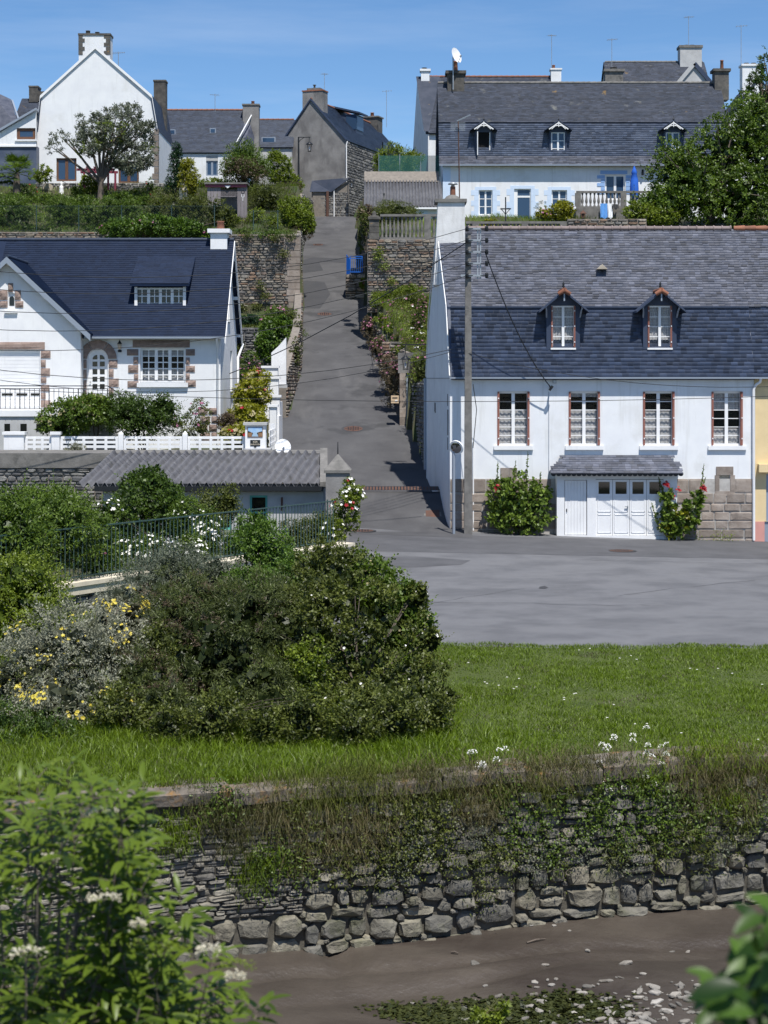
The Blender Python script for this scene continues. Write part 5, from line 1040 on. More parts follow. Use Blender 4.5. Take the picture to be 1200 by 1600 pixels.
for (p, q) in ((-22, -4), (2, 19), (25, 42), (47.5, 64)): MB().box(PX(p, YW), min(PX(q, YW), gx1-.02), YW+.08, YW+.10, PZ(618, YW), PZ(614.5, YW)).build('pane', M['glass_dark'], gdo)
# terrace, railing, basement garage
tz = PZ(641, 70); ta, tb = wx0-2, PX(188, 70)
MB().box(ta, PX(178, 69.9), 69.9, 71.28, tz-.24, tz).build('terrace_slab', M['render_clean'], lh)
MB().box(ta, PX(176, 69.95), 69.98, 71.2, zg-.3, tz-.25).build('terrace_wall', M['pale_render'], lh)
for (p, q) in ((7, 16), (32, 42), (57, 68)): MB().box(PX(p, 69.98), PX(q, 69.98), 69.955, 69.985, PZ(674, 70), PZ(662, 70)).build('pane', M['glass_dark'], lh)
bg_ = MB()
for k in range(14): bg_.box(PX(0, 70)+k*.24, PX(0, 70)+k*.24+.22, 69.965, 69.99, zg, PZ(655, 70))
bg_.build('basement_door', M['pale_render'], lh)
rl = MB(); za, zb_ = PZ(603, 69.95), tz; xe = PX(168, 69.95)
for z in (za, PZ(607, 69.95), tz+.06): rl.bar((ta, 69.95, z), (xe, 69.95, z), .035 if z == za else .022)
for k in range(44): x = xe-.19*k; rl.bar((x, 69.95, tz+.05), (x, 69.95, PZ(607, 69.95)), .020 if k % 6 else .035)
rl.bar((xe, 69.95, za), (PX(192, 69.95), 69.95, PZ(618, 70)), .035); 
for k in range(4): x = xe+.15*(k+1); rl.bar((x, 69.95, tz-.2*(k+1)), (x, 69.95, za-.10*(k+1)), .018)
rl.build('railing', M['dark_iron'], lh)
# ---------------------------------------------------------------- white concrete fence
Yf = 67.6; zf0 = PZ(708.5, Yf); wf = thing('concrete_fence', 'low white slotted concrete fence before the navy-roofed house', 'fence', (PX(230, Yf), Yf, zf0))
def fpillar(p, q, py, cap=.05, deep=.30, name='pillar'):
    x0, x1, z1 = PX(p, Yf), PX(q, Yf), PZ(py, Yf); m = MB().box(x0, x1, Yf-deep/2, Yf+deep/2, zf0-.1, z1); m.box(x0-cap, x1+cap, Yf-deep/2-cap, Yf+deep/2+cap, z1+.001, z1+.11); return m.build(name, M['render_clean'], wf)
fpillar(8, 39, 679, deep=.5); fpillar(81.5, 94, 679)
for p in (185.5, 285.5):
    m = MB(); x0, x1 = PX(p, Yf), PX(p+7.5, Yf); z1 = PZ(678, Yf); m.box(x0, x1, Yf-.1, Yf+.1, zf0-.1, z1); m.add([(x0, Yf-.1, z1), (x1, Yf-.1, z1), (x1, Yf+.1, z1), (x0, Yf+.1, z1), ((x0+x1)/2, Yf, z1+.12)], [(0, 1, 4), (1, 2, 4), (2, 3, 4), (3, 0, 4)]); m.build('post', M['render_clean'], wf)
for (p, q, n) in ((39.5, 81, 2), (94.5, 185, 3), (193.5, 285, 3), (293.5, 383, 3)):
    x0, x1 = PX(p, Yf), PX(q, Yf); zt, zb = PZ(683.5, Yf), PZ(707, Yf); h = zt-zb
    for k in range(4): MB().box(x0, x1, Yf-.035, Yf+.035, zb+h*k/3.35, zb+h*k/3.35+.10).build('rail', M['render_clean'], wf)
    for x in np.linspace(x0+.05, x1-.05, 2*n): MB().box(x-.05, x+.05, Yf-.045, Yf+.045, zb+.002, zt-.002).build('upright', M['render_clean'], wf)
# pillar with painted tile and name board
pp = thing('gate_pillar', 'white pillar with a painted landscape tile and a black name board', 'pillar', (PX(400, Yf), Yf, zf0))
m = MB(); m.box(PX(384, Yf), PX(416, Yf), Yf-.3, Yf+.3, zf0+.2, PZ(664, Yf)); m.build('shaft', M['render_clean'], pp); MB().box(PX(381, Yf), PX(418, Yf), Yf-.38, Yf+.38, PZ(664, Yf)+.001, PZ(660, Yf)).build('cap', M['pale_render'], pp)
MB().box(PX(383, Yf), PX(424, Yf), Yf-.45, Yf+.4, zf0-.1, zf0+.2).build('base', M['pale_render'], pp)
tl = MB(); tx0, tx1, tz0, tz1 = PX(388.5, Yf), PX(410.5, Yf), PZ(682, Yf), PZ(667.5, Yf); y = Yf-.302
tl.box(tx0-.02, tx1+.02, y-.02, y, tz0-.02, tz1+.02); tile = tl.build('painted_tile', M['brown_wood'], pp)
pm = [mat('tile_sky', (.20, .42, .72), (.45, .58, .72), 2, rough=.3), mat('tile_rock', (.36, .19, .10), (.20, .12, .07), 9, rough=.3), mat('tile_water', (.34, .48, .62), None, rough=.3)]
q = MB(); y2 = y-.0225; f_ = lambda u, v: (tx0+(tx1-tx0)*u, y2, tz0+(tz1-tz0)*v)
q.quad(f_(0, .45), f_(1, .45), f_(1, 1), f_(0, 1), mi=0); q.quad(f_(.25, .02), f_(.75, .02), f_(.7, .45), f_(.3, .45), mi=2); q.add([f_(0, 0), f_(.25, 0), f_(.36, .4), f_(.2, .5), f_(0, .62)], [(0, 1, 2, 3, 4)], mi=1); q.add([f_(1, 0), f_(1, .58), f_(.8, .52), f_(.62, .42), f_(.75, 0)], [(0, 1, 2, 3, 4)], mi=1); q.build('painting', pm, tile)
nb = MB(); bx0, bx1, bz0, bz1 = PX(392, Yf), PX(407.5, Yf), PZ(696.5, Yf), PZ(687, Yf); nb.box(bx0, bx1, y-.02, y, bz0, bz1); nb.prism([(PX(397.5, Yf), y-.02, bz0), (PX(402, Yf), y-.02, bz0), (PX(401, Yf), y-.02, bz0-.06), (PX(398.5, Yf), y-.02, bz0-.06)], (0, .019, 0)); nbo = nb.build('name_board', M['dark_iron'], pp)
def text(s, loc, size, m, parent, name='lettering'):
    cu = bpy.data.curves.new(name, 'FONT'); cu.body = s; cu.size = size; cu.align_x = 'CENTER'; cu.extrude = .002; o = bpy.data.objects.new(name, cu); COL.objects.link(o); bpy.context.view_layer.update(); me = bpy.data.meshes.new_from_object(o.evaluated_get(bpy.context.evaluated_depsgraph_get())); bpy.data.objects.remove(o); bpy.data.curves.remove(cu)
    o = bpy.data.objects.new(name, me); me.materials.clear(); me.materials.append(M[m]); link(o, parent, loc); o.rotation_euler = (R(90), 0, 0); return o
text('KER', ((bx0+bx1)/2, y-.024, bz1-.105), .10, 'cream_coping', nbo); text('HUELAVEN', ((bx0+bx1)/2, y-.024, bz0+.04), .075, 'cream_coping', nbo)
# stepped white side wall going up along the lane (house side)
sw = thing('garden_wall', 'stepped white garden wall with capped pillars along the lane', 'wall', (-4.7, 76, 3))
def sblk(p, q, py0, py1, Y, deep=.5, cap=True, name='pillar'):
    x0, x1, z0, z1 = PX(p, Y), PX(q, Y), PZ(py1, Y)-.4, PZ(py0, Y); m = MB().box(x0, x1, Y, Y+deep, z0, z1)
    if cap: m.box(x0-.06, x1+.06, Y-.06, Y+deep+.06, z1+.002, z1+.10)
    m.build(name, M['render_clean'], sw)
sblk(421.5, 432, 636, 690, 72, .5); sblk(420.5, 437, 621, 680, 74.5, .5); sblk(420, 435, 592, 660, 77.2, .4); sblk(410, 434, 575, 640, 79.5, .45)
for (p, Ya, Yb, py) in ((434, 72.5, 74.5, 650), (435, 75, 77.2, 628)):
    xx = PX(p, Ya); MB().box(xx-.12, xx+.05, Ya, Yb, lane_z(Ya)-.5, PZ(py, Ya)).build('panel', M['render_clean'], sw)
Y = 80.6; m = MB(); m.prism([(PX(424, Y), Y, PZ(603, Y)), (PX(447, Y), Y, PZ(603, Y)), (PX(447, Y), Y, PZ(527, Y)), (PX(435, Y), Y, PZ(541, Y)), (PX(424, Y), Y, PZ(551, Y))], (0, .3, 0)); m.build('panel', M['render_clean'], sw); MB().box(PX(424, Y)-.05, PX(448, Y)+.02, Y-.06, Y+.3, PZ(606, Y), PZ(600, Y)).build('ledge', M['pale_render'], sw)
for k in range(3):
    Yk = 69.3+k*.8; MB().box(PX(419, 68), PX(419, 68)+.07, Yk, Yk+.08, zf0, PZ(664, Yf)).build('rail', M['render_clean'], wf)
for z in (.25, .5, .75): MB().box(PX(419, 68), PX(419, 68)+.05, 68.2, 71.8, zf0+z, zf0+z+.1).build('rail', M['render_clean'], wf)
# satellite dish on the shed gable
sdh = thing('satellite_dish', 'white satellite dish standing by the shed roof at the lane', 'satellite dish', (PX(442, 65), 65, PZ(708, 65)))
def dish(t, c, nrm, r, m='render_clean'):
    c = V(c); n_ = V(nrm).normalized(); a1 = n_.cross(Z_).normalized(); a2 = a1.cross(n_); q = MB(); n = 20; vs_ = []
    for i in range(6):
        rr = r*i/5
        for k in range(n): a = 2*math.pi*k/n; vs_.append(c+a1*(rr*math.cos(a))+a2*(rr*1.08*math.sin(a))+n_*(.16*r*(i/5)**2))
    q.add(vs_, [(i*n+k, i*n+(k+1) % n, (i+1)*n+(k+1) % n, (i+1)*n+k) for i in range(5) for k in range(n)], sm=True); q.build('reflector', M[m], t)
    tip = c+n_*r*.9-a2*r*.35; w2 = MB(); w2.bar(c-a2*r*1.0+n_*.1*r, tip, .03); w2.build('feed_arm', M['zinc'], t); w3 = MB(); w3.tube([tip-n_*.02, tip-n_*.16], .045, 8); w3.build('receiver', M['zinc'], t)
dish(sdh, (PX(442, 65), 65, PZ(699, 65)), (.15, -.9, .42), .29); MB().tube([(PX(443, 65), 65.1, PZ(722, 65)), (PX(443, 65), 65.1, PZ(698, 65))], .035, 6).build('mast', M['zinc'], sdh)
# ---------------------------------------------------------------- blue-and-white mansard house behind
YH = 116.0; sH = F/YH
def HX(p): return PX(p, YH)
def HZ(p): return PZ(p, YH)
zbse = HZ(350); xa, xb = HX(692), HX(1143); zE2 = HZ(257); Yb2 = 117.1; zb2 = PZ(190, Yb2); Yr2 = 120.2; zr2 = PZ(130, Yr2)
bh = thing('white_blue_house', 'long white house with pale blue window surrounds and three attic dormers', 'house', ((xa+xb)/2, YH+3, zbse))
WN = [(748, 769.5, 336, 297, 3), (862, 886, 336, 297, 2)]
holes = [(HX(a)-xa, HX(b)-xa, HZ(c), HZ(d)) for a, b, c, d, _ in WN]; dh = (HX(803.5)-xa, HX(829.5)-xa, HZ(345), HZ(295)); fh = (HX(945.5)-xa, HX(977)-xa, HZ(312), HZ(273))
w_ = MB(); wall_faces(w_, (xa, YH, 0), X_, -Y_, [(0, zE2), (xb-xa, zE2)], zbse-1, holes+[dh, fh], .16); pr = [(YH, zE2), (Yb2-.1, zb2-.6), (Yr2, zr2-.2), (2*Yr2-Yb2, zb2-.6), (2*Yr2-YH, zE2)]
for x in (xa, xb-.25): w_.prism([(x, y+(.004 if i == 0 else 0), z) for i, (y, z) in enumerate([(YH, zbse-1)]+pr+[(2*Yr2-YH, zbse-1)])], (.25, 0, 0))
w_.build('wall', M['render'], bh)
for (a, b, c, d, r), h in zip(WN, holes): window(bh, (xa, YH, 0), X_, -Y_, h[0]+.002, h[1]-.002, h[2]+.002, h[3]-.002, depth=.12, leaves=2, rows=3, cols=1, glass='glass_blue', fw=.07, bar=.04, sill=(.05, .06, .1, 'render_clean'))
# door
f = MB(); a, b, c, d = dh; f.obox((xa, YH, 0), X_, -Y_, a, a+.22, -.14, -.08, c, d); f.obox((xa, YH, 0), X_, -Y_, b-.06, b, -.14, -.08, c, d); f.obox((xa, YH, 0), X_, -Y_, a+.22, b-.06, -.14, -.08, d-.06, d); f.obox((xa, YH, 0), X_, -Y_, a+.22, b-.06, -.14, -.08, d-.56, d-.44); dr = f.build('door', M['white_pvc'], bh)
MB().obox((xa, YH, 0), X_, -Y_, a+.1, b-.02, -.13, -.12, d-.46, d-.05).build('pane', M['glass_blue'], dr); MB().obox((xa, YH, 0), X_, -Y_, a+.22, b-.06, -.12, -.10, c, d-.56).build('pane', M['glass_blue'], dr)
window(bh, (xa, YH, 0), X_, -Y_, fh[0]+.002, fh[1]-.002, fh[2], fh[3]-.002, depth=.12, leaves=2, rows=1, glass='glass_blue', fw=.10, name='french_door')
# blue quoined surrounds
def surround(p0, p1, py0, py1, m='blue_paint', top=5, step=4, nq=5):
    q = MB(); q.box(HX(p0-6), HX(p1+6), YH-.012, YH+.01, HZ(py0), HZ(py0-top)); n = nq
    for k in range(n):
        e = (8 if k % 2 == 0 else 3); z1 = HZ(py0+(py1-py0)*k/n)-.004; z0 = HZ(py0+(py1-py0)*(k+1)/n)
        q.box(HX(p0-e-4), HX(p0)-.001, YH-.012, YH+.01, z0, z1); q.box(HX(p1)+.001, HX(p1+e+4), YH-.012, YH+.01, z0, z1)
    q.build('painted_surround', M[m], bh)
surround(748, 769.5, 297, 338); surround(803.5, 829.5, 295, 345); surround(862, 886, 297, 338)
q = MB(); q.box(HX(938), HX(980), YH-.03, YH+.01, HZ(272), HZ(266.5))
for k in range(5):
    for p0, p1 in ((933, 945), (978, 990)):
        if k % 2 == 0: q.box(HX(p0), HX(p1), YH-.03, YH+.01, HZ(279+k*6), HZ(274+k*6)); 
        else: q.box(HX(p0+6 if p0 < 950 else p0), HX(p1 if p0 < 950 else p1-6), YH-.03, YH+.01, HZ(279+k*6), HZ(274+k*6))
q.build('painted_surround', M['blue_paint_dark'], bh); MB().box(xa-.01, xa+.5, YH-.012, YH+.01, zbse, zE2-.1).build('painted_quoin', M['blue_paint'], bh)
rf = MB()
for p, q in (((YH-.35, zE2-.05), (YH+.1, zE2+.55)), ((YH+.1, zE2+.55), (Yb2, zb2)), ((Yb2-.1, zb2-.06), (Yr2, zr2)), ((Yr2, zr2), (2*Yr2-Yb2, zb2)), ((2*Yr2-Yb2, zb2), (2*Yr2-YH, zE2))): roof_slab(rf, xa-.25, xb+.02, p, q, .1)
ro = rf.build('roof', M['slate_far'], bh); sv = V((0, Yb2-YH-.1, zb2-zE2-.55)); slate_part('lower_slates', (xa-.25, YH+.1, zE2+.55), X_, sv, xb-xa+.25, sv.length, 'slate_pale', ro, sw=.28, sh=.16)
sv = V((0, .45, .6)); slate_part('flare_slates', (xa-.25, YH-.35, zE2-.05), X_, sv, xb-xa+.25, sv.length, 'slate_old', ro, sw=.28, sh=.16)
sv = V((0, Yr2-Yb2+.1, zr2-zb2+.06)); slate_part('upper_slates', (xa-.25, Yb2-.1, zb2-.06), X_, sv, xb-xa+.25, sv.length, 'slate_lichen', ro, sw=.28, sh=.15)
q = MB()
for k in range(52): q.tube([(xa-.2+k*.365, Yr2, zr2+.02), (xa-.2+k*.365+.36, Yr2, zr2+.02)], [.09, .115], 6)
q.build('ridge_tiles', M['concrete'], ro)['kind'] = 'stuff'
MB().box(xa-.25, xb, YH-.47, YH-.35, zE2-.13, zE2-.05).build('gutter', M['zinc'], bh)
def dormer2(pc, opened=False):
    Y = 116.22; c = PX(pc, Y); hw = .56; zb = PZ(246, Y); ze = PZ(206, Y); za = PZ(190, Y); d = MB()
    wall_faces(d, (c-hw, Y, 0), X_, -Y_, [(0, ze), (hw, za-.05), (2*hw, ze)], zb-.1, [(hw-.45, hw+.45, zb+.02, ze-.02)], .12)
    for s in (-1, 1): d.prism([(c+s*hw, Y+.003, zb-.2), (c+s*hw, Y+.003, ze), (c+s*hw, Y+1.6, ze), (c+s*hw, Y+.5, zb)], (-s*.05, 0, 0))
    dm = d.build('dormer', M['slate_dark'], bh); r = MB(); ov = .88
    for s in (-1, 1): r.prism([(c, Y-.42, za+.06), (c+s*ov, Y-.42, za+.06-.62), (c+s*ov, Y-.42, za-.62), (c, Y-.42, za)], (0, 2.4, 0))
    r.build('dormer_roof', M['slate_dark'], dm); f = MB()
    for s in (-1, 1):
        f.bar((c, Y-.40, za-.12), (c+s*.62, Y-.40, za-.55), .04, .07); f.tube([(c, Y-.40, za-.30), (c+s*.22, Y-.40, za-.34), (c+s*.45, Y-.40, za-.55)], .03, 4)
    f.bar((c, Y-.40, za-.05), (c, Y-.40, za-.4), .05); f.build('fretwork', M['white_pvc'], dm); MB().lathe([(.05, 0), (.07, .06), (.02, .1), (.01, .3)], (c, Y-.35, za+.05), 6).build('finial', M['dark_iron'], dm)
    if opened:
        q = MB()
        for (u0, u1, w0, w1) in ((hw-.448, hw-.38, zb+.022, ze-.022), (hw+.38, hw+.448, zb+.022, ze-.022), (hw-.38, hw+.38, zb+.022, zb+.10)): q.obox((c-hw, Y, 0), X_, -Y_, u0, u1, -.10, -.04, w0, w1)
        q.box(c-.43, c-.38, Y-.45, Y+.05, zb+.1, ze-.03); q = q.build('window', M['white_pvc'], dm); q['label'] = 'wide-open dormer window'; MB().box(c-.45, c+.45, Y+.12, Y+.14, zb, ze).build('dark_room', M['black'], q)
    else: window(dm, (c-hw, Y, 0), X_, -Y_, hw-.445, hw+.445, zb+.025, ze-.025, depth=.05, leaves=2, rows=3, cols=1, glass='glass_blue', fw=.07, bar=.045)
dormer2(755.5, True); dormer2(872); dormer2(1051)
chimney(bh, PX(699, 119.8), PX(725, 119.8), 119.5, 120.7, zr2-1.2, PZ(117, 120), 'stone_chim', 'stone_chim', ((.5, .75, .16),), capd=.13, caph=.2)
chimney(bh, PX(1116, 119.8), PX(1138, 119.8), 119.6, 120.6, zr2-1.2, PZ(113, 120), 'stone_chim', 'stone_chim', ((.6, .65, .12),), capd=.12, caph=.18)
q = MB(); q.lathe([(.02, -.02), (.09, .02), (.07, .2), (.02, .24)], (HX(1003.5), YH-.2, HZ(274)), 6); q.bar((HX(1003.5), YH-.2, HZ(270)), (HX(1003.5), YH, HZ(270)), .04); q.lathe([(.10, .24), (.02, .36)], (HX(1003.5), YH-.2, HZ(274)), 6); tag(q.build('wall_lantern', M['dark_iron']), 'black lantern on the white wall beside the blue parasol', 'lantern')
sdd = thing('satellite_dish', 'white satellite dish on the stone chimney of the blue-trimmed house', 'satellite dish', (PX(708, 119.3), 119.3, PZ(150, 119.3))); dish(sdd, (PX(712, 119.2), 119.2, PZ(87, 119.2)), (.75, -.6, .3), .5); MB().tube([(PX(708, 119.3), 119.3, PZ(140, 119.3)), (PX(708, 119.3), 119.3, PZ(88, 119.3))], .045, 6).build('mast', M['galv'], sdd)
# raised terrace with balustrade, parasol, washing
zt2 = PZ(325, 112); tw = thing('terrace', 'raised grey terrace in front of the blue-trimmed french door', 'terrace', (PX(960, 112), 113.5, zbse-1)); MB().box(PX(900, 112), PX(1040, 112), 112, YH-.003, zbse-1.2, zt2).build('retaining_wall', M['concrete'], tw)
balustrade('grey stone balustrade of the raised terrace behind the hanging towels', PX(901, 112), PX(1040, 112), 112.18, zt2, PZ(298, 112), 22, piers=(PX(903, 112.2), PX(974, 112.2)), d=.16, group=None)
pz = thing('parasol', 'closed bright blue parasol standing on the raised terrace', 'parasol', (PX(991, 113.5), 113.5, zt2)); q = MB(); q.lathe([(.02, .9), (.27, .95), (.30, 1.3), (.25, 2.2), (.16, 2.55), (.20, 2.62), (.13, 2.8), (.03, 3.05)], (PX(991, 113.5), 113.5, zt2-.25), 9); q.build('canopy', M['parasol'], pz); MB().tube([(PX(991, 113.5), 113.5, zt2), (PX(991, 113.5), 113.5, zt2+2.8)], .03, 6).build('pole', M['galv'], pz)
def towel(p0, p1, py0, py1, m, label):
    q = MB(); Y = 111.75; n = 8; x0, x1 = PX(p0, Y), PX(p1, Y); vs_ = []
    for j in range(6):
        for i in range(n+1): vs_.append((x0+(x1-x0)*i/n, Y+.05*math.sin(i*1.9+j*.4)-.02*j, PZ(py0+(py1-py0)*j/5, Y)+.05*math.sin(i)*(j > 4)))
    q.add(vs_, [(j*(n+1)+i, j*(n+1)+i+1, (j+1)*(n+1)+i+1, (j+1)*(n+1)+i) for j in range(5) for i in range(n)], sm=True); o = q.build('towel', M[m]); tag(o, label, 'towel')
towel(938, 949, 318, 341, 'cloth_blue', 'blue towel hung over the terrace edge'); towel(949.5, 957, 318, 341, 'cloth_white', 'white towel hung beside the blue one at the terrace'); towel(956, 966, 319, 327, 'dark_iron', 'small black cloth hung right of the white towel')
q = MB(); c = (PX(911, 111.6), 111.6, PZ(341, 111.6)); q.box(c[0]-.13, c[0]+.13, c[1]-.13, c[1]+.13, c[2], c[2]+.28); q.lathe([(.24, .28), (.02, .5)], c, 4); tag(q.build('lantern_box', M['rust']), 'small rust-red lantern box at the foot of the terrace wall', 'lantern')
tf = thing('garden_torch', 'black post with a bird table before the blue-trimmed windows', 'bird table', (PX(790, 108), 108, 15)); q = MB(); q.bar((PX(790, 108), 108, 15), (PX(790, 108), 108, PZ(308, 108)), .07); q.build('post', M['dark_iron'], tf); q = MB(); zz = PZ(327, 108); q.box(PX(790, 108)-.32, PX(790, 108)+.32, 107.85, 108.15, zz, zz+.05); q.build('tray', M['dark_iron'], tf); q = MB(); q.bar((PX(790, 108)-.25, 108, zz), (PX(790, 108), 108, zz-.3), .04); q.bar((PX(790, 108)+.25, 108, zz), (PX(790, 108), 108, zz-.3), .04); q.build('brace', M['dark_iron'], tf)
# ---------------------------------------------------------------- generic far houses
def house(name, label, axis, a0, a1, prof, zb, wallm, roofm, holes=(), ov=.2, base_t=None, slate=True, ridge='terracotta', side_m=None):
    """house with a roof profile [(t,z)...] across, extruded along axis; holes on the wall facing the camera as (u0,u1,z0,z1)"""
    t0, t1 = prof[0][0], prof[-1][0]; cx, cy = ((a0+a1)/2, (t0+t1)/2) if axis == 'x' else ((t0+t1)/2, (a0+a1)/2); h = thing(name, label, 'house', (cx, cy, zb)); w = MB()
    if axis == 'x':
        wall_faces(w, (a0, t0, 0), X_, -Y_, [(0, prof[0][1]), (a1-a0, prof[0][1])], zb-1.5, [(u0-a0, u1-a0, c, d) for u0, u1, c, d in holes], .15); w.quad((a0, t1, zb-1.5), (a1, t1, zb-1.5), (a1, t1, prof[-1][1]), (a0, t1, prof[-1][1]))
        for x in (a0, a1): w.add([(x, t0, zb-1.5)]+[(x, t, z-.03) for t, z in prof]+[(x, t1, zb-1.5)], [tuple(range(len(prof)+2))])
    else:
        wall_faces(w, (t0, a0, 0), X_, -Y_, [(t-t0, z-.03) for t, z in prof], zb-1.5, [(u0-t0, u1-t0, c, d) for u0, u1, c, d in holes], .15); w.add([(t0, a1, zb-1.5)]+[(t, a1, z-.03) for t, z in prof]+[(t1, a1, zb-1.5)], [tuple(range(len(prof)+2))])
        for x, z in ((t0, prof[0][1]), (t1, prof[-1][1])): w.add([(x, a0+.002, zb-1.5), (x, a1, zb-1.5), (x, a1, z), (x, a0+.002, z)], [(0, 1, 2, 3)], mi=1 if (x == t1 and side_m) else 0)
    w.build('wall', [M[wallm]]+([M[side_m]] if side_m else []), h); r = MB()
    for p, q in zip(prof, prof[1:]):
        p2, q2 = list(p), list(q); d = V((q[0]-p[0], q[1]-p[1])).normalized()
        if p == prof[0]: p2 = [p[0]-d.x*ov, p[1]-d.y*ov]
        if q == prof[-1]: q2 = [q[0]+d.x*ov, q[1]+d.y*ov]
        roof_slab(r, a0-ov*.6, a1+ov*.6, (p2[0], p2[1]+.04), (q2[0], q2[1]+.04), .1, axis)
    rr = r.build('roof', M[roofm], h)
    if slate:
        pk = max(range(len(prof)), key=lambda i: prof[i][1])
        for i in range(pk if axis == 'x' else 0): p, q = prof[i], prof[i+1]; s_ = V((0, q[0]-p[0], q[1]-p[1])); e = s_.normalized()*ov if i == 0 else V((0, 0, 0)); slate_part('roof_slates', V((a0-ov*.6, p[0], p[1]+.045))-e, X_, s_, a1-a0+ov*1.2, s_.length+e.length, roofm, rr, sw=.30, sh=.17)
    if ridge:
        t, z = max(prof, key=lambda q: q[1]); m = MB(); f = (lambda a: (a, t, z+.06)) if axis == 'x' else (lambda a: (t, a, z+.06)); n = int((a1-a0)/.4)
        for k in range(n): m.tube([f(a0+(a1-a0)*k/n), f(a0+(a1-a0)*(k+1)/n-.01)], [.085, .11], 6)
        m.build('ridge_tiles', M[ridge], rr)['kind'] = 'stuff'
    return h
# white gambrel house, upper left
Y = 125.0; q_ = lambda px, py: (PX(px, Y), PZ(py, Y)); prof = [q_(58, 200), q_(63, 151), q_(149, 73), q_(237.5, 150), q_(246, 200)]
hol = [(PX(88, Y), PX(119.5, Y), PZ(283, Y), PZ(247, Y)), (PX(185, Y), PX(217, Y), PZ(286, Y), PZ(252, Y))]
wh = house('white_house', 'tall white gambrel-gabled house with stone-cornered chimney at upper left', 'y', Y, Y+9, prof, PZ(290, Y), 'render', 'slate_far', hol, ov=.15, ridge=None, slate=False)
for k, h in enumerate(hol): window(wh, (0, Y, 0), X_, -Y_, h[0]+.003, h[1]-.003, h[2]+.003, h[3]-.003, depth=.12, leaves=2, rows=1, frame='brown_wood', glass='glass_blue', fw=.13)
vb = MB()
for p, q in zip(prof, prof[1:]): vb.prism([(p[0], Y-.12, p[1]+.06), (q[0], Y-.12, q[1]+.06), (q[0], Y-.12, q[1]-.16), (p[0], Y-.12, p[1]-.16)], (0, .10, 0))
vb.build('bargeboard', M['white_pvc'], wh)
q = MB()
for k in range(9):
    z = PZ(290-k*10, Y); wd = (9 if k % 2 else 6)*Y/F; q.box(PX(247, Y)-wd, PX(247, Y)+.02, Y-.03, Y+.4, z, z+.40)
q.build('quoins', M['granite'], wh)['kind'] = 'stuff'
c = chimney(wh, PX(125.5, Y+1), PX(174, Y+1), Y+.35, Y+1.6, PZ(95, Y), PZ(58, Y+1), 'render', 'stone_chim', ((.25, .3, .17), (.55, .2, .17)), 'stone_chim', capd=.05, caph=.14)
q = MB()
for k in range(5):
    for s in (0, 1):
        z = PZ(88-k*6.4, Y+1); wd = (.42 if (k+s) % 2 else .28); x = PX(125.5, Y+1) if s == 0 else PX(174, Y+1); q.box(min(x-.02*(1-s), x+(wd if s == 0 else -wd)), max(x+.02*s, x+(wd if s == 0 else -wd)), Y+.32, Y+.5, z, z+.26)
q.build('quoins', M['stone_chim'], c)['kind'] = 'stuff'
chimney(wh, PX(241.5, 131), PX(260, 131), 130.5, 131.6, 22, PZ(129, 131), 'stone_chim', 'stone_chim', (), capd=.04); MB().tube([(PX(57, Y), Y-.1, PZ(200, Y)), (PX(55.5, Y), Y-.1, PZ(210, Y)), (PX(56.5, Y), Y-.1, PZ(292, Y))], .05, 6).build('downpipe', M['white_pvc'], wh)
dm = MB(); xd = PX(246, 130); dm.box(xd-.9, xd+.05, 128.6, 130.2, PZ(200, 129), PZ(165, 129)); dm.build('dormer', M['slate_far'], wh); MB().box(xd-.95, xd+.12, 128.5, 130.3, PZ(165, 129), PZ(160, 129)).build('dormer_roof', M['zinc'], wh)
# white lean-to at the far left with brown window, and slate roofs behind it
Y = 124.0; prof = [(-33., PZ(292, Y)), (PX(56.5, Y), PZ(174, Y)), (PX(56.6, Y), PZ(174.4, Y))]
le = thing('white_annex', 'white lean-to annex with a brown strip window left of the tall gable', 'house', (PX(20, Y), Y+2, PZ(290, Y))); w = MB(); hb = (PX(26, Y), PX(55.5, Y), PZ(218, Y), PZ(200, Y))
wall_faces(w, (-30, Y, 0), X_, -Y_, [(0, PZ(224, Y)-1.2), (-PX(0, Y)*0+(PX(0, Y)+30), PZ(207, Y)), (PX(57, Y)+30, PZ(174, Y))], PZ(228, Y), [(hb[0]+30, hb[1]+30, hb[2], hb[3])], .15); w.build('wall', M['render'], le)
w = MB().box(-30, PX(57, Y), Y+.03, Y+3, PZ(300, Y), PZ(228, Y)); w.build('slate_wall', M['slate_pale'], le); window(le, (0, Y, 0), X_, -Y_, hb[0]+.002, hb[1]-.002, hb[2]+.002, hb[3]-.002, depth=.1, leaves=1, rows=1, frame='brown_wood', glass='glass_blue', fw=.2, sill=(.1, .1, .12, 'render'))
MB().prism([(PX(-2, Y), Y-.25, PZ(207, Y)), (PX(57.3, Y), Y-.25, PZ(172.5, Y)), (PX(57.3, Y), Y-.25, PZ(169, Y)), (PX(-2, Y), Y-.25, PZ(203, Y))], (0, 3, 0)).build('roof', M['zinc'], le); MB().box(-30, PX(57, Y), Y-.08, Y+.02, PZ(229.5, Y), PZ(227, Y)).build('ledge', M['white_pvc'], le)
Y = 131.; lr = thing('slate_house', 'old slate-roofed house at the far left behind the annex', 'house', (PX(20, Y), Y+4, 19)); w = MB(); w.box(-36, PX(60, Y), Y+.3, Y+7, 18, PZ(190, Y)); w.build('wall', M['grey_rubble'], lr)
rf = MB(); roof_slab(rf, PX(15, Y), PX(62, Y), (Y, PZ(205, Y)), (Y+4.5, PZ(154, Y+4.5)), .12); roof_slab(rf, PX(15, Y), PX(62, Y), (Y+4.5, PZ(154, Y+4.5)), (Y+8, PZ(205, Y)), .12); rf = rf.build('roof', M['slate_lichen'], lr)
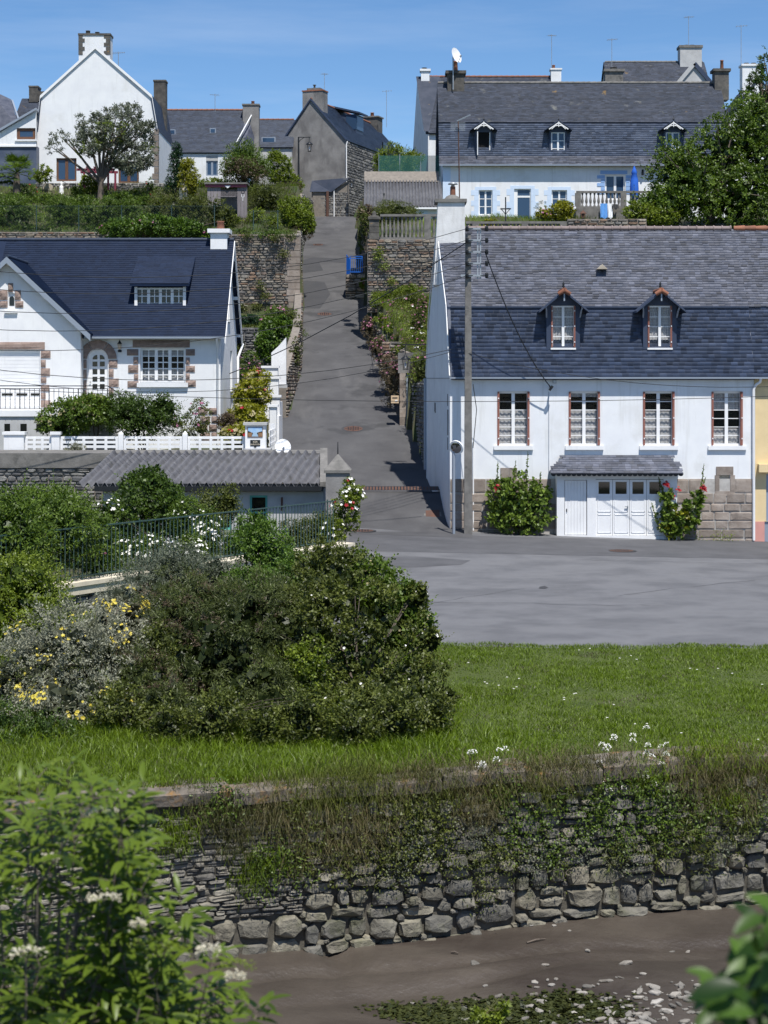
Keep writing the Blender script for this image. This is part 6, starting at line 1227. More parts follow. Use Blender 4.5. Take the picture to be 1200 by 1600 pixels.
sv = V((0, 4.5, PZ(154, Y+4.5)-PZ(205, Y))); slate_part('roof_slates', (PX(15, Y), Y-.02, PZ(205, Y)), X_, sv, PX(62, Y)-PX(15, Y), sv.length, 'slate_lichen', rf, sw=.3, sh=.17)
cr = MB(); Yq = Y-1.4; cr.add([P(-60, 205, Yq), P(28, 192, Yq), P(17, 155, Yq+3.5), P(0, 147, Yq+3.8), P(-60, 120, Yq+5)], [(0, 1, 2, 3, 4)]); cr.add([P(-60, 260, Yq-1), P(24, 193, Yq-.2), P(0, 163, Yq+.5), P(-60, 120, Yq+1)], [(0, 1, 2, 3)]); cr.build('cross_roof', M['slate_old'], lr)
MB().bar(P(19, 157, Yq+3.2), P(30, 190, Yq-.1), .12).build('valley_flashing', M['zinc'], lr)
chimney(lr, PX(46, 135), PX(60, 135), 134.8, 136, PZ(160, 135), PZ(137, 135), 'stone_chim', 'stone_chim', (), capd=.03); MB().box(PX(59, 135), PX(70, 135), 134.9, 135.9, PZ(158, 135), PZ(143, 135)).build('chimney_shoulder', M['stone_chim'], lr)
# long low white house, middle
Y = 140.; a0, a1 = PX(235, Y), PX(374, Y); prof = [(Y, PZ(237, Y)), (Y+4.2, PZ(173, Y+4.2)), (Y+8.4, PZ(237, Y))]; h1 = (PX(322, Y), PX(340.5, Y), PZ(275, Y), PZ(243, Y))
mh = house('long_house', 'long low white house with plain slate roof and two small skylights', 'x', a0, a1, prof, PZ(278, Y), 'render', 'slate_far', [h1])
a1r = PX(392, Y)
window(mh, (0, Y, 0), X_, -Y_, h1[0]+.002, h1[1]-.002, h1[2]+.002, h1[3]-.42, depth=.1, leaves=2, rows=1, glass='glass_blue', frame='zinc', fw=.1); MB().box(h1[0]+.002, h1[1]-.002, Y+.03, Y+.1, h1[3]-.41, h1[3]).build('roller_shutter', M['pale_render'], mh)
for (p, py) in ((270, 207), (333, 205)):
    t_ = (PZ(py, Y+2)-prof[0][1])/(prof[1][1]-prof[0][1]); yy = Y+4.2*t_; q = MB(); q.box(PX(p, yy)-.24, PX(p, yy)+.24, yy-.25, yy+.1, PZ(py, yy)-.18, PZ(py, yy)+.22); s_ = q.build('skylight', M['zinc'], mh); MB().box(PX(p, yy)-.17, PX(p, yy)+.17, yy-.27, yy-.24, PZ(py, yy)-.12, PZ(py, yy)+.14).build('pane', M['glass_blue'], s_)
q = MB(); yq = 141; q.add([(a1, Y-.2, PZ(238, Y)), (PX(395, yq), yq+1, PZ(238, Y)), (PX(394, yq), yq+3.2, PZ(180, Y+4)), (a1+.0, Y+4.1, PZ(176, Y+4))], [(0, 1, 2, 3)]); q.build('gable_slates', M['slate_old'], mh); MB().bar((PX(370, Y), Y-.25, PZ(223, Y)), (PX(393, 143), 143, PZ(180, 143)), .07).build('verge', M['white_pvc'], mh)
chimney(mh, PX(380, 143.5), PX(405, 143.5), 143, 144.2, PZ(230, Y), PZ(166, 143.5), 'grey_render', 'concrete', ((.6, .3, .14),), capd=.06)
Y = 147.; prof = [(Y, PZ(229, Y)), (Y+3.6, PZ(188, Y+3.6)), (Y+7.2, PZ(229, Y))]; m2 = house('small_house', 'small slate-roofed house with a wide skylight left of the grey gable', 'x', PX(392, Y), PX(456, Y), prof, PZ(270, Y), 'pale_render', 'slate_far')
t_ = .25; yy = Y+3.6*t_; q = MB(); q.box(PX(409, yy), PX(431, yy), yy-.35, yy+.2, PZ(228, yy), PZ(215, yy)); s_ = q.build('skylight', M['zinc'], m2); MB().box(PX(411, yy), PX(429, yy), yy-.38, yy-.34, PZ(226.5, yy), PZ(216.5, yy)).build('pane', M['glass_blue'], s_); MB().box(PX(409, yy), PX(455, yy), yy-.4, yy-.2, PZ(236, yy), PZ(231, yy)).build('gutter', M['dark_iron'], m2)
# grey rendered gable house at the top of the lane
Y = 147.; q_ = lambda px, py: (PX(px, Y), PZ(py, Y)); prof = [q_(432, 223), q_(485, 153), q_(545, 220)]; h1 = ()
gh = house('grey_house', 'grey cement-gabled house with stone side wall at the top of the lane', 'y', Y, Y+16, prof, PZ(338, Y), 'grey_render', 'slate_far', ov=.12, ridge='terracotta', slate=False, side_m='grey_rubble')
S_ = V((prof[1][0]-prof[2][0], 0, prof[1][1]-prof[2][1])); roofo = [c for c in gh.children if c.name.startswith('roof')][0]; slate_part('roof_slates', V((prof[2][0]+.1, Y-.1, prof[2][1]-.06)), Y_, S_, 16, S_.length, 'slate_far', roofo, sw=.3, sh=.18)
chimney(gh, PX(470, Y+.3), PX(504, Y+.3), Y+.15, Y+1.3, PZ(185, Y), PZ(140, Y), 'grey_render', 'terracotta', (), capd=.05, caph=.10); q = MB(); q.box(PX(476, Y), PX(498, Y), Y+.3, Y+1.1, PZ(138, Y), PZ(134.5, Y)); q.lathe([(.09, 0), (.09, .25), (.15, .27), (.15, .32)], (PX(486, Y), Y+.7, PZ(134.5, Y)), 8); q.build('chimney_cap', M['concrete'], gh)
vb = MB()
for p, q in zip(prof, prof[1:]): vb.prism([(p[0], Y-.12, p[1]+.08), (q[0], Y-.12, q[1]+.08), (q[0], Y-.12, q[1]-.10), (p[0], Y-.12, p[1]-.10)], (0, .11, 0))
vb.build('verge', M['slate_dark'], gh)
xs_ = prof[2][0]; zev = prof[2][1]; rs = random.Random(14); lay_stones(gh, course_rects(0, 15.5, PZ(335, Y), zev-.1, (.16, .3), (.25, .7), rs), (xs_+.01, Y+.05, 0), Y_, X_, 'grey_rubble', depth=.06, gap=.03, nobj=60)
MB().tube([(xs_+.10, Y-.08, zev-.1), (xs_+.02, Y-.12, zev-.35), (xs_+.02, Y-.12, PZ(335, Y))], .055, 6).build('downpipe', M['white_pvc'], gh)
q = MB(); yy = Y+9; zz = PZ(240, yy); q.box(xs_-.05, xs_+.06, yy, yy+1.0, zz-.6, zz+.9); q.build('window', M['glass_dark'], gh)
yd = Y+6.5; dz = PZ(206, yd); dx = xs_-1.2; q = MB(); q.box(dx-2.2, dx+.0, yd-.9, yd+.9, dz-.4, dz+1.35); q = q.build('dormer', M['slate_dark'], gh); MB().prism([(dx+.35, yd-1.1, dz+1.36), (dx-3.4, yd-1.1, dz+2.3), (dx-3.4, yd-1.1, dz+2.45), (dx+.35, yd-1.1, dz+1.5)], (0, 2.2, 0)).build('dormer_roof', M['slate_dark'], q); MB().box(dx-.9, dx+.03, yd-.93, yd-.9, dz+.05, dz+1.2).build('pane', M['glass_blue'], q); MB().box(dx, dx+.04, yd-.8, yd+.8, dz+.05, dz+1.2).build('window', M['glass_blue'], q)
# lean-to at its foot
l2 = thing('stone_lean_to', 'low stone lean-to with rusty post against the grey gable', 'outbuilding', (PX(515, 145), 145.5, 19.1)); Yl = 144.6; zb = PZ(338, Yl); w = MB(); w.prism([(PX(487, Yl), Yl, zb-1), (PX(545, Yl), Yl, zb-1), (PX(545, Yl), Yl, PZ(282, Yl)), (PX(520, Yl), Yl, PZ(298, Yl)), (PX(487, Yl), Yl, PZ(298, Yl))], (0, 2.2, 0)); w.build('wall', M['mortar'], l2); lay_stones(l2, course_rects(PX(500, Yl), PX(545, Yl), zb-.2, PZ(300, Yl), (.14, .24), (.2, .5), rs), (0, Yl, 0), X_, -Y_, 'grey_rubble', depth=.05, gap=.03, nobj=60); MB().prism([(PX(484, Yl), Yl-.2, PZ(300, Yl)), (PX(518, Yl), Yl-.2, PZ(300, Yl)), (PX(548, Yl), Yl-.2, PZ(278, Yl)), (PX(486, Yl), Yl+1.5, PZ(279, Yl))], (0, .8, .05)).build('roof', M['slate_lichen'], l2)
MB().box(PX(510, Yl), PX(514, Yl), Yl-.2, Yl-.02, zb-.3, PZ(299, Yl)).build('post', M['rust'], l2); MB().tube([(PX(522, Yl), Yl-.1, zb-.3), (PX(522, Yl), Yl-.1, PZ(297, Yl))], .05, 6).build('downpipe', M['white_pvc'], l2); MB().box(PX(489, Yl), PX(508, Yl), Yl-.06, Yl-.02, zb-.2, zb+2).build('door', M['mortar'], l2)
# beige gable and the bluish gable behind the mansard house
Y = 138.; prof = [(PX(616, Y), PZ(275, Y)), (PX(712, Y), PZ(172, Y)), (PX(730, Y), PZ(190, Y))]; house('beige_house', 'beige-gabled house with dark verge behind the green netting', 'y', Y, Y+8, [(PX(627, Y), PZ(268, Y)), (PX(652, Y), PZ(222, Y)), (PX(690, Y), PZ(178, Y)), (PX(700, Y), PZ(190, Y))], PZ(300, Y), 'beige_render', 'slate_far', ov=.2, ridge=None, slate=False)
Y = 130.; a0, a1 = PX(669, Y), PX(880, Y); zr = PZ(121, Y+4.5); prof = [(Y, PZ(205, Y)), (Y+4.5, zr), (Y+9, PZ(205, Y))]; wb = house('white_house', 'white slate-roofed house with two white chimneys behind the blue-trimmed one', 'x', a0, a1, prof, PZ(268, Y), 'render', 'slate_lichen', ov=.3)
gb = MB(); gb.add([(PX(647, Y+4), Y+9, 19), (a0-.02, Y+.01, 19), (a0-.02, Y+.01, PZ(205, Y)), (PX(652, Y+4.5), Y+4.5, zr-.1), (PX(645, Y+9), Y+9, PZ(215, Y))], [(0, 1, 2, 3, 4)]); gb.build('gable_wall', M['render'], wb); MB().add([(PX(650, Y+4.5), Y+4.4, zr+.06), (a0-.3, Y-.3, PZ(206, Y)), (a0+.05, Y-.3, PZ(206, Y)), (a0+1, Y+4.4, zr+.06)], [(0, 1, 2, 3)]).build('roof_end', M['slate_lichen'], wb)
chimney(wb, PX(658, 134), PX(671, 134), 134, 134.8, zr-.6, PZ(111, 134), 'render', 'render', ((.4, .15, .2),), 'dark_iron', capd=.09, caph=.16); chimney(wb, PX(861, 134), PX(877, 134), 134, 134.8, zr-.6, PZ(109, 134), 'render', 'render', ((.3, .3, .12),), capd=.06, caph=.12); MB().tube([(PX(669.5, Y), Y-.1, PZ(205, Y)), (PX(669.5, Y), Y-.1, 19)], .05, 6).build('downpipe', M['white_pvc'], wb)
# right background
Y = 140.; prof = [(Y, PZ(150, Y)), (Y+4, PZ(98, Y+4)), (Y+8, PZ(150, Y))]; g1 = house('grey_chimney_house', 'lichened slate roof with massive grey chimney behind the mansard ridge', 'x', PX(955, Y), PX(1112, Y), prof, 19, 'pale_render', 'slate_lichen', ov=.2, ridge='concrete')
chimney(g1, PX(1064, 143), PX(1098, 143), 143.4, 144.6, PZ(130, 143), PZ(73, 143), 'pale_render', 'concrete', ((.35, .12, .2), (.6, .12, .2)), 'stone_chim', capd=.08, caph=.2); chimney(g1, PX(947, 140), PX(975, 140), 140.5, 141.5, PZ(130, 140), PZ(110, 140), 'concrete', 'concrete', ((.5, .2, .3),), 'stone_chim', capd=.12, caph=.2)
q = MB(); Yq = 138.5; q.add([(PX(1055, Yq), Yq, PZ(135, Yq)), (PX(1115, Yq), Yq, PZ(135, Yq)), (PX(1085, Yq), Yq, PZ(100, Yq))], [(0, 1, 2)]); q.build('gable_wall', M['pale_render'], g1)
for a, b in (((1054, 136), (1085, 99)), ((1085, 99), (1117, 136))): MB().bar(P(*a, Yq-.1), P(*b, Yq-.1), .12, .3).build('verge', M['slate_dark'] if a[0] > 1060 else M['pale_render'], g1)
Y = 132.; g2 = house('white_gable_house', 'white gable with orange-lichened verge at the far right', 'y', Y, Y+8, [(PX(1138, Y), PZ(185, Y)), (PX(1185, Y), PZ(122, Y)), (PX(1260, Y), PZ(200, Y))], 18, 'render', 'slate_lichen', ov=.15, ridge=None, slate=False); chimney(g2, PX(1160, 133), PX(1188, 133), 133, 134, PZ(150, 133), PZ(103, 133), 'render', 'render', ((.3, .15, .2), (.7, .15, .2)), 'stone_chim', capd=.08, caph=.15)
# antennas
for lab, px, py, Y, h, arms, yaw in (('tv antenna behind the tall white gable', 185, 105, 128, 1.1, 7, .4), ('tv antenna on a thin mast over the long low house', 336, 174, 144, 1.4, 5, 2.6), ('bushy tv antenna behind the grey gable chimney', 507, 150, 149, 1.9, 6, 1.0), ('slender tv antenna right of the grey house', 604, 190, 160, 2.8, 4, .3), ('tall tv antenna on the white chimney behind the mansard roof', 862, 106, 134.5, 2.5, 6, .8), ('tv antenna on the squat round chimney', 956, 100, 141, 2.0, 7, .3), ('tall tv antenna above the massive grey chimney', 1076, 66, 144, 2.1, 6, .4), ('thin tv antenna by the white chimney at far right', 1158, 108, 134, 3.3, 4, .2)): antenna(lab, (PX(px, Y), Y, PZ(py, Y)), h, arms, yaw)
t = thing('roof_antenna', 'flat grid antenna on a rusty mast beside the blue-trimmed house', 'antenna', (PX(717, 108), 108, 15)); MB().tube([(PX(719, 108), 108, 14.5), (PX(716, 108), 108, PZ(188, 108))], .035, 6).build('mast', M['rust'], t); q = MB()
for k in range(7): z = PZ(192+k*1.9, 108); q.bar((PX(704, 108), 108, z), (PX(727, 108), 108, z), .022)
q.bar((PX(714, 108), 107.8, PZ(190, 108)), (PX(734, 108), 107.4, PZ(182, 108)), .07); q.build('grid', M['galv'], t)
Y = 147.; xm = PX(485, Y); zz = PZ(153, Y); chimney(gh, xm-.75, xm+.75, Y+14.6, Y+15.9, zz-.8, zz+.55, 'stone_chim', 'concrete', ((.5, .4, .18),), capd=.1)
th = -R(19); gh.rotation_euler.z = th; gh.location.x += -8*math.sin(th); gh.location.y += 8*math.cos(th)-8+.6
# ---------------------------------------------------------------- shed with corrugated roof, retaining wall behind it
Ys = 60.0; sh = thing('garden_shed', 'grey rendered shed with a corrugated cement roof below the white fence', 'shed', (PX(340, Ys), Ys+1.6, .2))
def SX(p): return PX(p, Ys)
def SZ(p): return PZ(p, Ys)
w = MB(); w1, w2 = (390, 418, 828, 774), (340, 362, 828, 785); o_ = SX(160); hs_ = [(SX(a)-o_, SX(b)-o_, SZ(c), SZ(d)) for a, b, c, d in (w2, w1)]
wall_faces(w, (o_, Ys, 0), X_, -Y_, [(0, SZ(762)), (SX(510)-o_, SZ(762))], 0, hs_, .14); w.box(SX(505), SX(510), Ys+.003, Ys+3.6, 0, SZ(758)); w.build('wall', M['pale_render'], sh)
for h in hs_: window(sh, (o_, Ys, 0), X_, -Y_, h[0]+.002, h[1]-.002, h[2]+.002, h[3]-.002, depth=.06, leaves=1, rows=2, cols=1, frame='green_paint', fw=.07, bar=.06, backing=True)
ez = SZ(757); rv = V((.62, 3.7, .95)); ex0, ex1 = SX(150), SX(505); n = 29; vs_, fs = [], []; m_ = n*10; rw = 9
for j in range(rw):
    for i in range(m_+1):
        u = i/m_; x = ex0-.6+(ex1-ex0+.6)*u; a = j/(rw-1); p = V((min(x, ex1+.02), Ys-.25, ez))+rv*a; x2 = min(p.x, PX(505, p.y)); vs_.append((x2, p.y, p.z+.085*math.sin(2*math.pi*u*n)-(.012 if j % 4 == 3 else 0)+.01*math.sin(i*.37+j)))
for j in range(rw-1):
    for i in range(m_): fs.append((j*(m_+1)+i, j*(m_+1)+i+1, (j+1)*(m_+1)+i+1, (j+1)*(m_+1)+i))
rf = place_mesh('roof', vs_, fs, M['corrugated'], sh, smooth=True); so_ = rf.modifiers.new('thick', 'SOLIDIFY'); so_.thickness = .015
MB().box(ex0, ex1, Ys-.21, Ys-.17, ez-.22, ez+.04).build('fascia', M['dark_iron'], sh); MB().box(ex0, ex1, Ys-.36, Ys-.24, ez-.20, ez-.05).build('gutter', M['dark_iron'], sh)  # fascia strip added to stop sun leaking under the corrugated edge
MB().tube([(SX(506), Ys-.2, ez-.1), (SX(508), Ys-.08, ez-.5), (SX(508), Ys-.08, .2)], .05, 6).build('downpipe', M['zinc'], sh)
MB().prism([(PX(500, Ys-.3), Ys-.3, ez-.1), (PX(500, 63.4), 63.4, ez+.78), (PX(500, 63.4), 63.4, ez+1.1), (PX(500, Ys-.3), Ys-.3, ez+.1)], (.26, 0, 0)).build('verge', M['concrete'], sh)
q = MB(); q.box(SX(439), SX(442), Ys-.05, Ys, SZ(798), SZ(777)); tag(q.build('wall_ornament', M['rust']), 'rusty iron ornament hung on the shed wall right of the green window', 'ornament')
# gable pillar with pyramid cap and iron finial
gp_ = thing('stone_pillar', 'grey pillar with pyramid cap and iron spike at the shed corner', 'pillar', (PX(528, 58.6), 58.8, .1)); Yq = 58.6; a, b = PX(509, Yq), PX(546, Yq); MB().box(a, b, Yq, Yq+.75, 0, PZ(739, Yq)).build('shaft', M['grey_render'], gp_)
q = MB(); z0 = PZ(739, Yq); c = ((a+b)/2, Yq+.37); q.add([(a-.06, Yq-.06, z0), (b+.06, Yq-.06, z0), (b+.06, Yq+.82, z0), (a-.06, Yq+.82, z0), (*c, z0+.62), (a-.06, Yq-.06, z0+.09), (b+.06, Yq-.06, z0+.09), (b+.06, Yq+.82, z0+.09), (a-.06, Yq+.82, z0+.09)], [(3, 2, 1, 0), (0, 1, 6, 5), (1, 2, 7, 6), (2, 3, 8, 7), (3, 0, 5, 8), (5, 6, 4), (6, 7, 4), (7, 8, 4), (8, 5, 4)]); q.build('pyramid_cap', M['concrete'], gp_); MB().tube([(*c, z0+.55), (*c, z0+1.0)], [.025, .012], 5).build('finial', M['dark_iron'], gp_)
rw_ = thing('retaining_wall', 'concrete-topped rubble retaining wall under the white fence', 'wall', (PX(60, 64), 64.2, 0)); x0, x1 = -22, PX(507, 64); MB().box(x0, x1, 64, 66.9, -.3, PZ(731, 64)).build('core', M['mortar'], rw_); MB().box(x0, x1, 63.9, 67.2, PZ(731, 64)+.001, PZ(708, 64)).build('concrete_band', M['concrete'], rw_)
rs = random.Random(33); lay_stones(rw_, course_rects(PX(-5, 64), PX(160, 64), .9, PZ(731, 64), (.10, .24), (.2, .55), rs), (0, 64, 0), X_, -Y_, 'grey_rubble', depth=.07, gap=.03, nobj=120)
# ---------------------------------------------------------------- railed garden wall in front of the shed
A = V((-9.4, 39.1, 0)); B = V((-1.06, 53.0, 0)); U = (B-A).normalized(); Nn = V((U.y, -U.x, 0)); ln = (B-A).length
gw_ = thing('railed_wall', 'low garden wall with cream coping and dark green railing', 'wall', ((A+B)/2)); zc = 1.0
MB().obox(A, U, Nn, 0, ln, -.3, -.02, -.4, zc-.30).build('core', M['mortar_dark'], gw_); rs = random.Random(5)
lay_stones(gw_, course_rects(0, ln, -.3, zc-.30, (.10, .22), (.18, .5), rs), A+Nn*-.02, U, Nn, 'grey_rubble', depth=.07, gap=.02, nobj=90)
MB().obox(A, U, Nn, -.1, ln+.12, -.38, .10, zc-.30, zc-.10).obox(A, U, Nn, -.1, ln+.16, -.42, .14, zc-.099, zc).build('coping', M['cream_coping'], gw_)
MB().obox(A, U, Nn, ln-.35, ln+.02, -.36, .06, -.4, zc-.31).build('end_pier', M['concrete'], gw_)
z1 = 2.28; rl = MB(); rl.obox(A, U, Nn, 0, ln-.55, -.16, -.11, z1-.03, z1); rl.obox(A, U, Nn, 0, ln-.55, -.155, -.12, zc+.08, zc+.11); rl.build('handrail', M['green_iron'], gw_); me = None; k = 0; u = .1
while u < ln-.5:
    p = A+U*u-Nn*.137
    if me is None: me = MB().box(p.x-.011, p.x+.011, p.y-.011, p.y+.011, zc, z1-.031).build('bar', M['green_iron'], gw_)
    else: c = me.copy(); COL.objects.link(c); c.location = p+Z_*zc-WL[gw_.name]
    if k % 14 == 0: MB().tube([p+Z_*zc, p+Z_*(z1+.05)], .022, 6).build('post', M['green_iron'], gw_)
    u += .155; k += 1
# ---------------------------------------------------------------- stone walls along the lane
def rubble_wall(label, a, b, z0, z1, N_, thick, m='schist', nobj=150, hh=(.09, .2), ll=(.2, .6), seed=1, gap=.03, depth=.08, zs=None, name='stone_wall', bed='mortar'):
    """wall between plan points a and b, stones on the N side; z0/z1 can differ at both ends (list)"""
    a = V((a[0], a[1], 0)); b = V((b[0], b[1], 0)); U = (b-a).normalized(); ln = (b-a).length; N_ = V(N_); za0, zb0 = z0 if isinstance(z0, (list, tuple)) else (z0, z0); za1, zb1 = z1 if isinstance(z1, (list, tuple)) else (z1, z1)
    t = thing(name, label, 'wall', ((a+b)/2+Z_*min(za0, zb0))); p = lambda u, n, z: a+U*u+N_*n+Z_*z
    MB().add([p(0, 0, za0), p(ln, 0, zb0), p(ln, 0, zb1), p(0, 0, za1), p(0, -thick, za0), p(ln, -thick, zb0), p(ln, -thick, zb1), p(0, -thick, za1)], [(0, 1, 2, 3), (7, 6, 5, 4), (3, 2, 6, 7), (1, 5, 6, 2), (4, 0, 3, 7), (0, 4, 5, 1)]).build('core', M[bed], t)
    rs = random.Random(seed); rc = course_rects(0, ln, zs if zs is not None else min(za0, zb0), max(za1, zb1), hh, ll, rs); lo = lambda u: za0+(zb0-za0)*u/ln; hi = lambda u: za1+(zb1-za1)*u/ln
    lay_stones(t, rc, a, U, N_, m, depth=depth, gap=gap, nobj=nobj, rough=.14, corner=.2, clip=lambda u, w: lo(u)-.05 < w < hi(u)-.03); return t
Y = 106.; zt = PZ(366, Y); lw1 = rubble_wall('tall rubble retaining wall left of the lane under the shrubs', (PX(352, Y), Y), (PX(468, Y), Y), 9.2, zt, (0, -1, 0), .6, nobj=260, seed=2)
for k in range(12): z = 9.8+k*.38; MB().box(PX(468, Y)-random.uniform(.5, 1.0), PX(468, Y)+.03, Y-.11, Y+.4, z, z+.35).build('quoin', M['granite'], lw1)
rubble_wall('upper garden rubble wall showing over the navy roof ridge', (PX(-40, Y), Y), (PX(351.5, Y), Y), 12.2, PZ(362.5, Y), (0, -1, 0), .6, nobj=120, seed=4, zs=13.6)
MB_ = [(106.62, 116, 9.4, 11.9, zt, 16.6), (116, 128, 11.9, 14.9, 16.6, 19.3), (128, 146, 14.9, 19.0, 19.3, 20.6)]
for i, (Ya, Yb, a0, b0, a1, b1) in enumerate(MB_):
    xa, xb = float(lane_lr(Ya)[0])-.06, float(lane_lr(Yb)[0])-.06; rubble_wall(['rubble wall bordering the lane on its left just above the tall corner', 'rubble wall bordering the middle of the upper lane on its left', 'rubble wall bordering the top of the lane before the grey house'][i], (xa, Ya), (xb, Yb), (a0, b0), (a1, b1), (1, 0, 0), .5, m='grey_rubble', nobj=30, seed=6+i)
for i, (Ya, Yb, ha, hb) in enumerate(((82.6, 92, 1.9, 2.2), (92.02, 105.9, 2.2, 1.2))):
    xa, xb = float(lane_lr(Ya)[0])-.04, float(lane_lr(Yb)[0])-.04; rubble_wall(['overgrown rubble wall left of the lane beside the white panel', 'overgrown rubble wall left of the lane below the tall corner'][i], (xa, Ya), (xb, Yb), (float(lane_z(Ya))-.4, float(lane_z(Yb))-.4), (float(lane_z(Ya))+ha, float(lane_z(Yb))+hb), (1, 0, 0), .4, nobj=60, seed=16+i)
Y = 91.5; rubble_wall('grey garden cross wall behind the ivy', (PX(366, Y), Y), (PX(449, Y), Y), 6.0, PZ(512, Y), (0, -1, 0), .4, m='grey_rubble', nobj=60, seed=21, bed='concrete')
Y = 98.; rubble_wall('tall brown rubble retaining wall carrying the balustrade', (PX(574, Y), Y), (PX(770, Y), Y), 9.6, PZ(374, Y), (0, -1, 0), .6, nobj=280, seed=3)
bs = balustrade('short stone balustrade on the brown rubble wall beside the tiled chimney', PX(594, 98), PX(700, 98), 98.3, PZ(374, 98)+.003, PZ(334, 98), 17, piers=(PX(668, 98.3),), d=.2)
pr = thing('gate_pier', 'granite pier with a pyramid finial at the end of the balustrade', 'pillar', (PX(584.5, 98), 98.2, PZ(374, 98))); a, b = PX(577, 98), PX(592.5, 98)
for k in range(3): z = PZ(374, 98)+.005+k*.36; MB().box(a, b, 97.95, 98.55, z, z+.345).build('block', M['stone_chim'], pr)
z = PZ(374, 98)+1.09; MB().box(a-.07, b+.07, 97.88, 98.62, z, z+.14).build('cap', M['stone_chim'], pr); q = MB(); q.lathe([(.30, .14), (.24, .22), (.10, .26), (.13, .36), (.03, .48)], ((a+b)/2, 98.25, z), 4); q.build('finial', M['stone_chim'], pr)
balustrade('long stone balustrade peeping over the brown ridge tiles', PX(728, 99), PX(886, 99), 99.2, PZ(376, 99), PZ(345.5, 99), 28, piers=(PX(743, 99.2), PX(820, 99.2), PX(880, 99.2)), d=.18)
rubble_wall('low rubble wall right of the long balustrade', (PX(887, 99), 99), (PX(1010, 99), 99), 13, PZ(342, 99), (0, -1, 0), .4, nobj=40, seed=23, zs=14)
for i, (Ya, Yb) in enumerate(((81.9, 89), (89.02, 97.9))):
    xa, xb = float(lane_lr(Ya)[1])+.06, float(lane_lr(Yb)[1])+.06; rubble_wall(['overgrown rubble wall right of the lane behind the letter box', 'overgrown rubble wall right of the lane below the brown wall'][i], (xa, Ya), (xb, Yb), (float(lane_z(Ya))-.4, float(lane_z(Yb))-.4), ((7.1, 7.7) if i == 0 else (7.7, 8.9)), (-1, 0, 0), .45, nobj=80, seed=26+i)
xa, xb = float(lane_lr(98.7)[1])+.1, float(lane_lr(126)[1])+.1; rubble_wall('rubble wall along the right of the upper lane', (xa, 98.7), (xb, 126), (7.5, 14.5), (13.4, 17.8), (-1, 0, 0), .5, m='grey_rubble', nobj=30, seed=29)
rubble_wall('small dry wall among the flowers, lower step of the right bank', (PX(597, 86.), 86.), (PX(634, 86), 86.), 6.6, PZ(534, 86), (0, -1, 0), .4, nobj=30, seed=30, m='schist'); rubble_wall('small dry wall among the flowers, upper step of the right bank', (PX(603, 93.), 93.), (PX(664, 93), 93.), 8.4, PZ(486, 93), (0, -1, 0), .4, nobj=40, seed=31, m='schist')
# garden door in a wall beside the gable
Y = 81.3; dw = thing('garden_doorway', 'granite-jambed garden doorway with blue-grey frame beside the lantern', 'doorway', (PX(640, Y), Y, float(lane_z(Y)))); zb = float(lane_z(Y))-.3; zt = PZ(551, Y)
for k in range(8): z = zb+(PZ(583, Y)-zb)*k/8; MB().box(PX(624.5, Y), PX(634, Y), Y-.05, Y+.5, z+.005, z+(PZ(583, Y)-zb)/8-.005).build('jamb_stone', M['granite'], dw)
MB().box(PX(622, Y), PX(666, Y), Y, Y+.45, PZ(583, Y)+.003, zt).build('lintel_wall', M['grey_render'], dw); q = MB(); q.box(PX(634.5, Y), PX(637.5, Y), Y+.1, Y+.2, zb, PZ(585, Y)); q.box(PX(637.6, Y), PX(655, Y), Y+.1, Y+.2, PZ(587, Y), PZ(583.5, Y)); q.build('frame', M['zinc'], dw)
MB().box(PX(655, Y), PX(672, Y), Y+.02, Y+.4, zb, PZ(583, Y)).build('wall', M['mortar'], dw); MB().box(PX(634, Y), PX(668, Y), Y+1.6, Y+1.8, zb, zt).build('inner_wall', M['grey_render'], dw)
Yl = 78.5; rubble_wall('shaded rubble wall between the garden doorway and the white gable', (PX(646, 80.9), 80.9), (PX(668, 74.3), 74.3), (float(lane_z(80.9))-.4, 1.6), (PZ(600, 80.9), PZ(592, 74.3)), (-1, 0, 0), .4, m='grey_rubble', nobj=70, seed=37)
lb = thing('letter_box', 'cream letter box on the lane wall by the granite doorway', 'letter box', (PX(617, 81), 81, PZ(630, 81))); q = MB(); q.box(PX(611, 81), PX(623, 81), 80.85, 81.15, PZ(630, 81), PZ(618, 81)); q.build('body', M['plastic_cream'], lb); MB().box(PX(613, 81), PX(621, 81), 80.835, 80.85, PZ(622, 81), PZ(620.8, 81)).build('slot', M['dark_iron'], lb); MB().box(PX(617, 81), PX(621, 81), 80.84, 80.85, PZ(627.5, 81), PZ(625, 81)).build('name_plate', M['white_pvc'], lb)
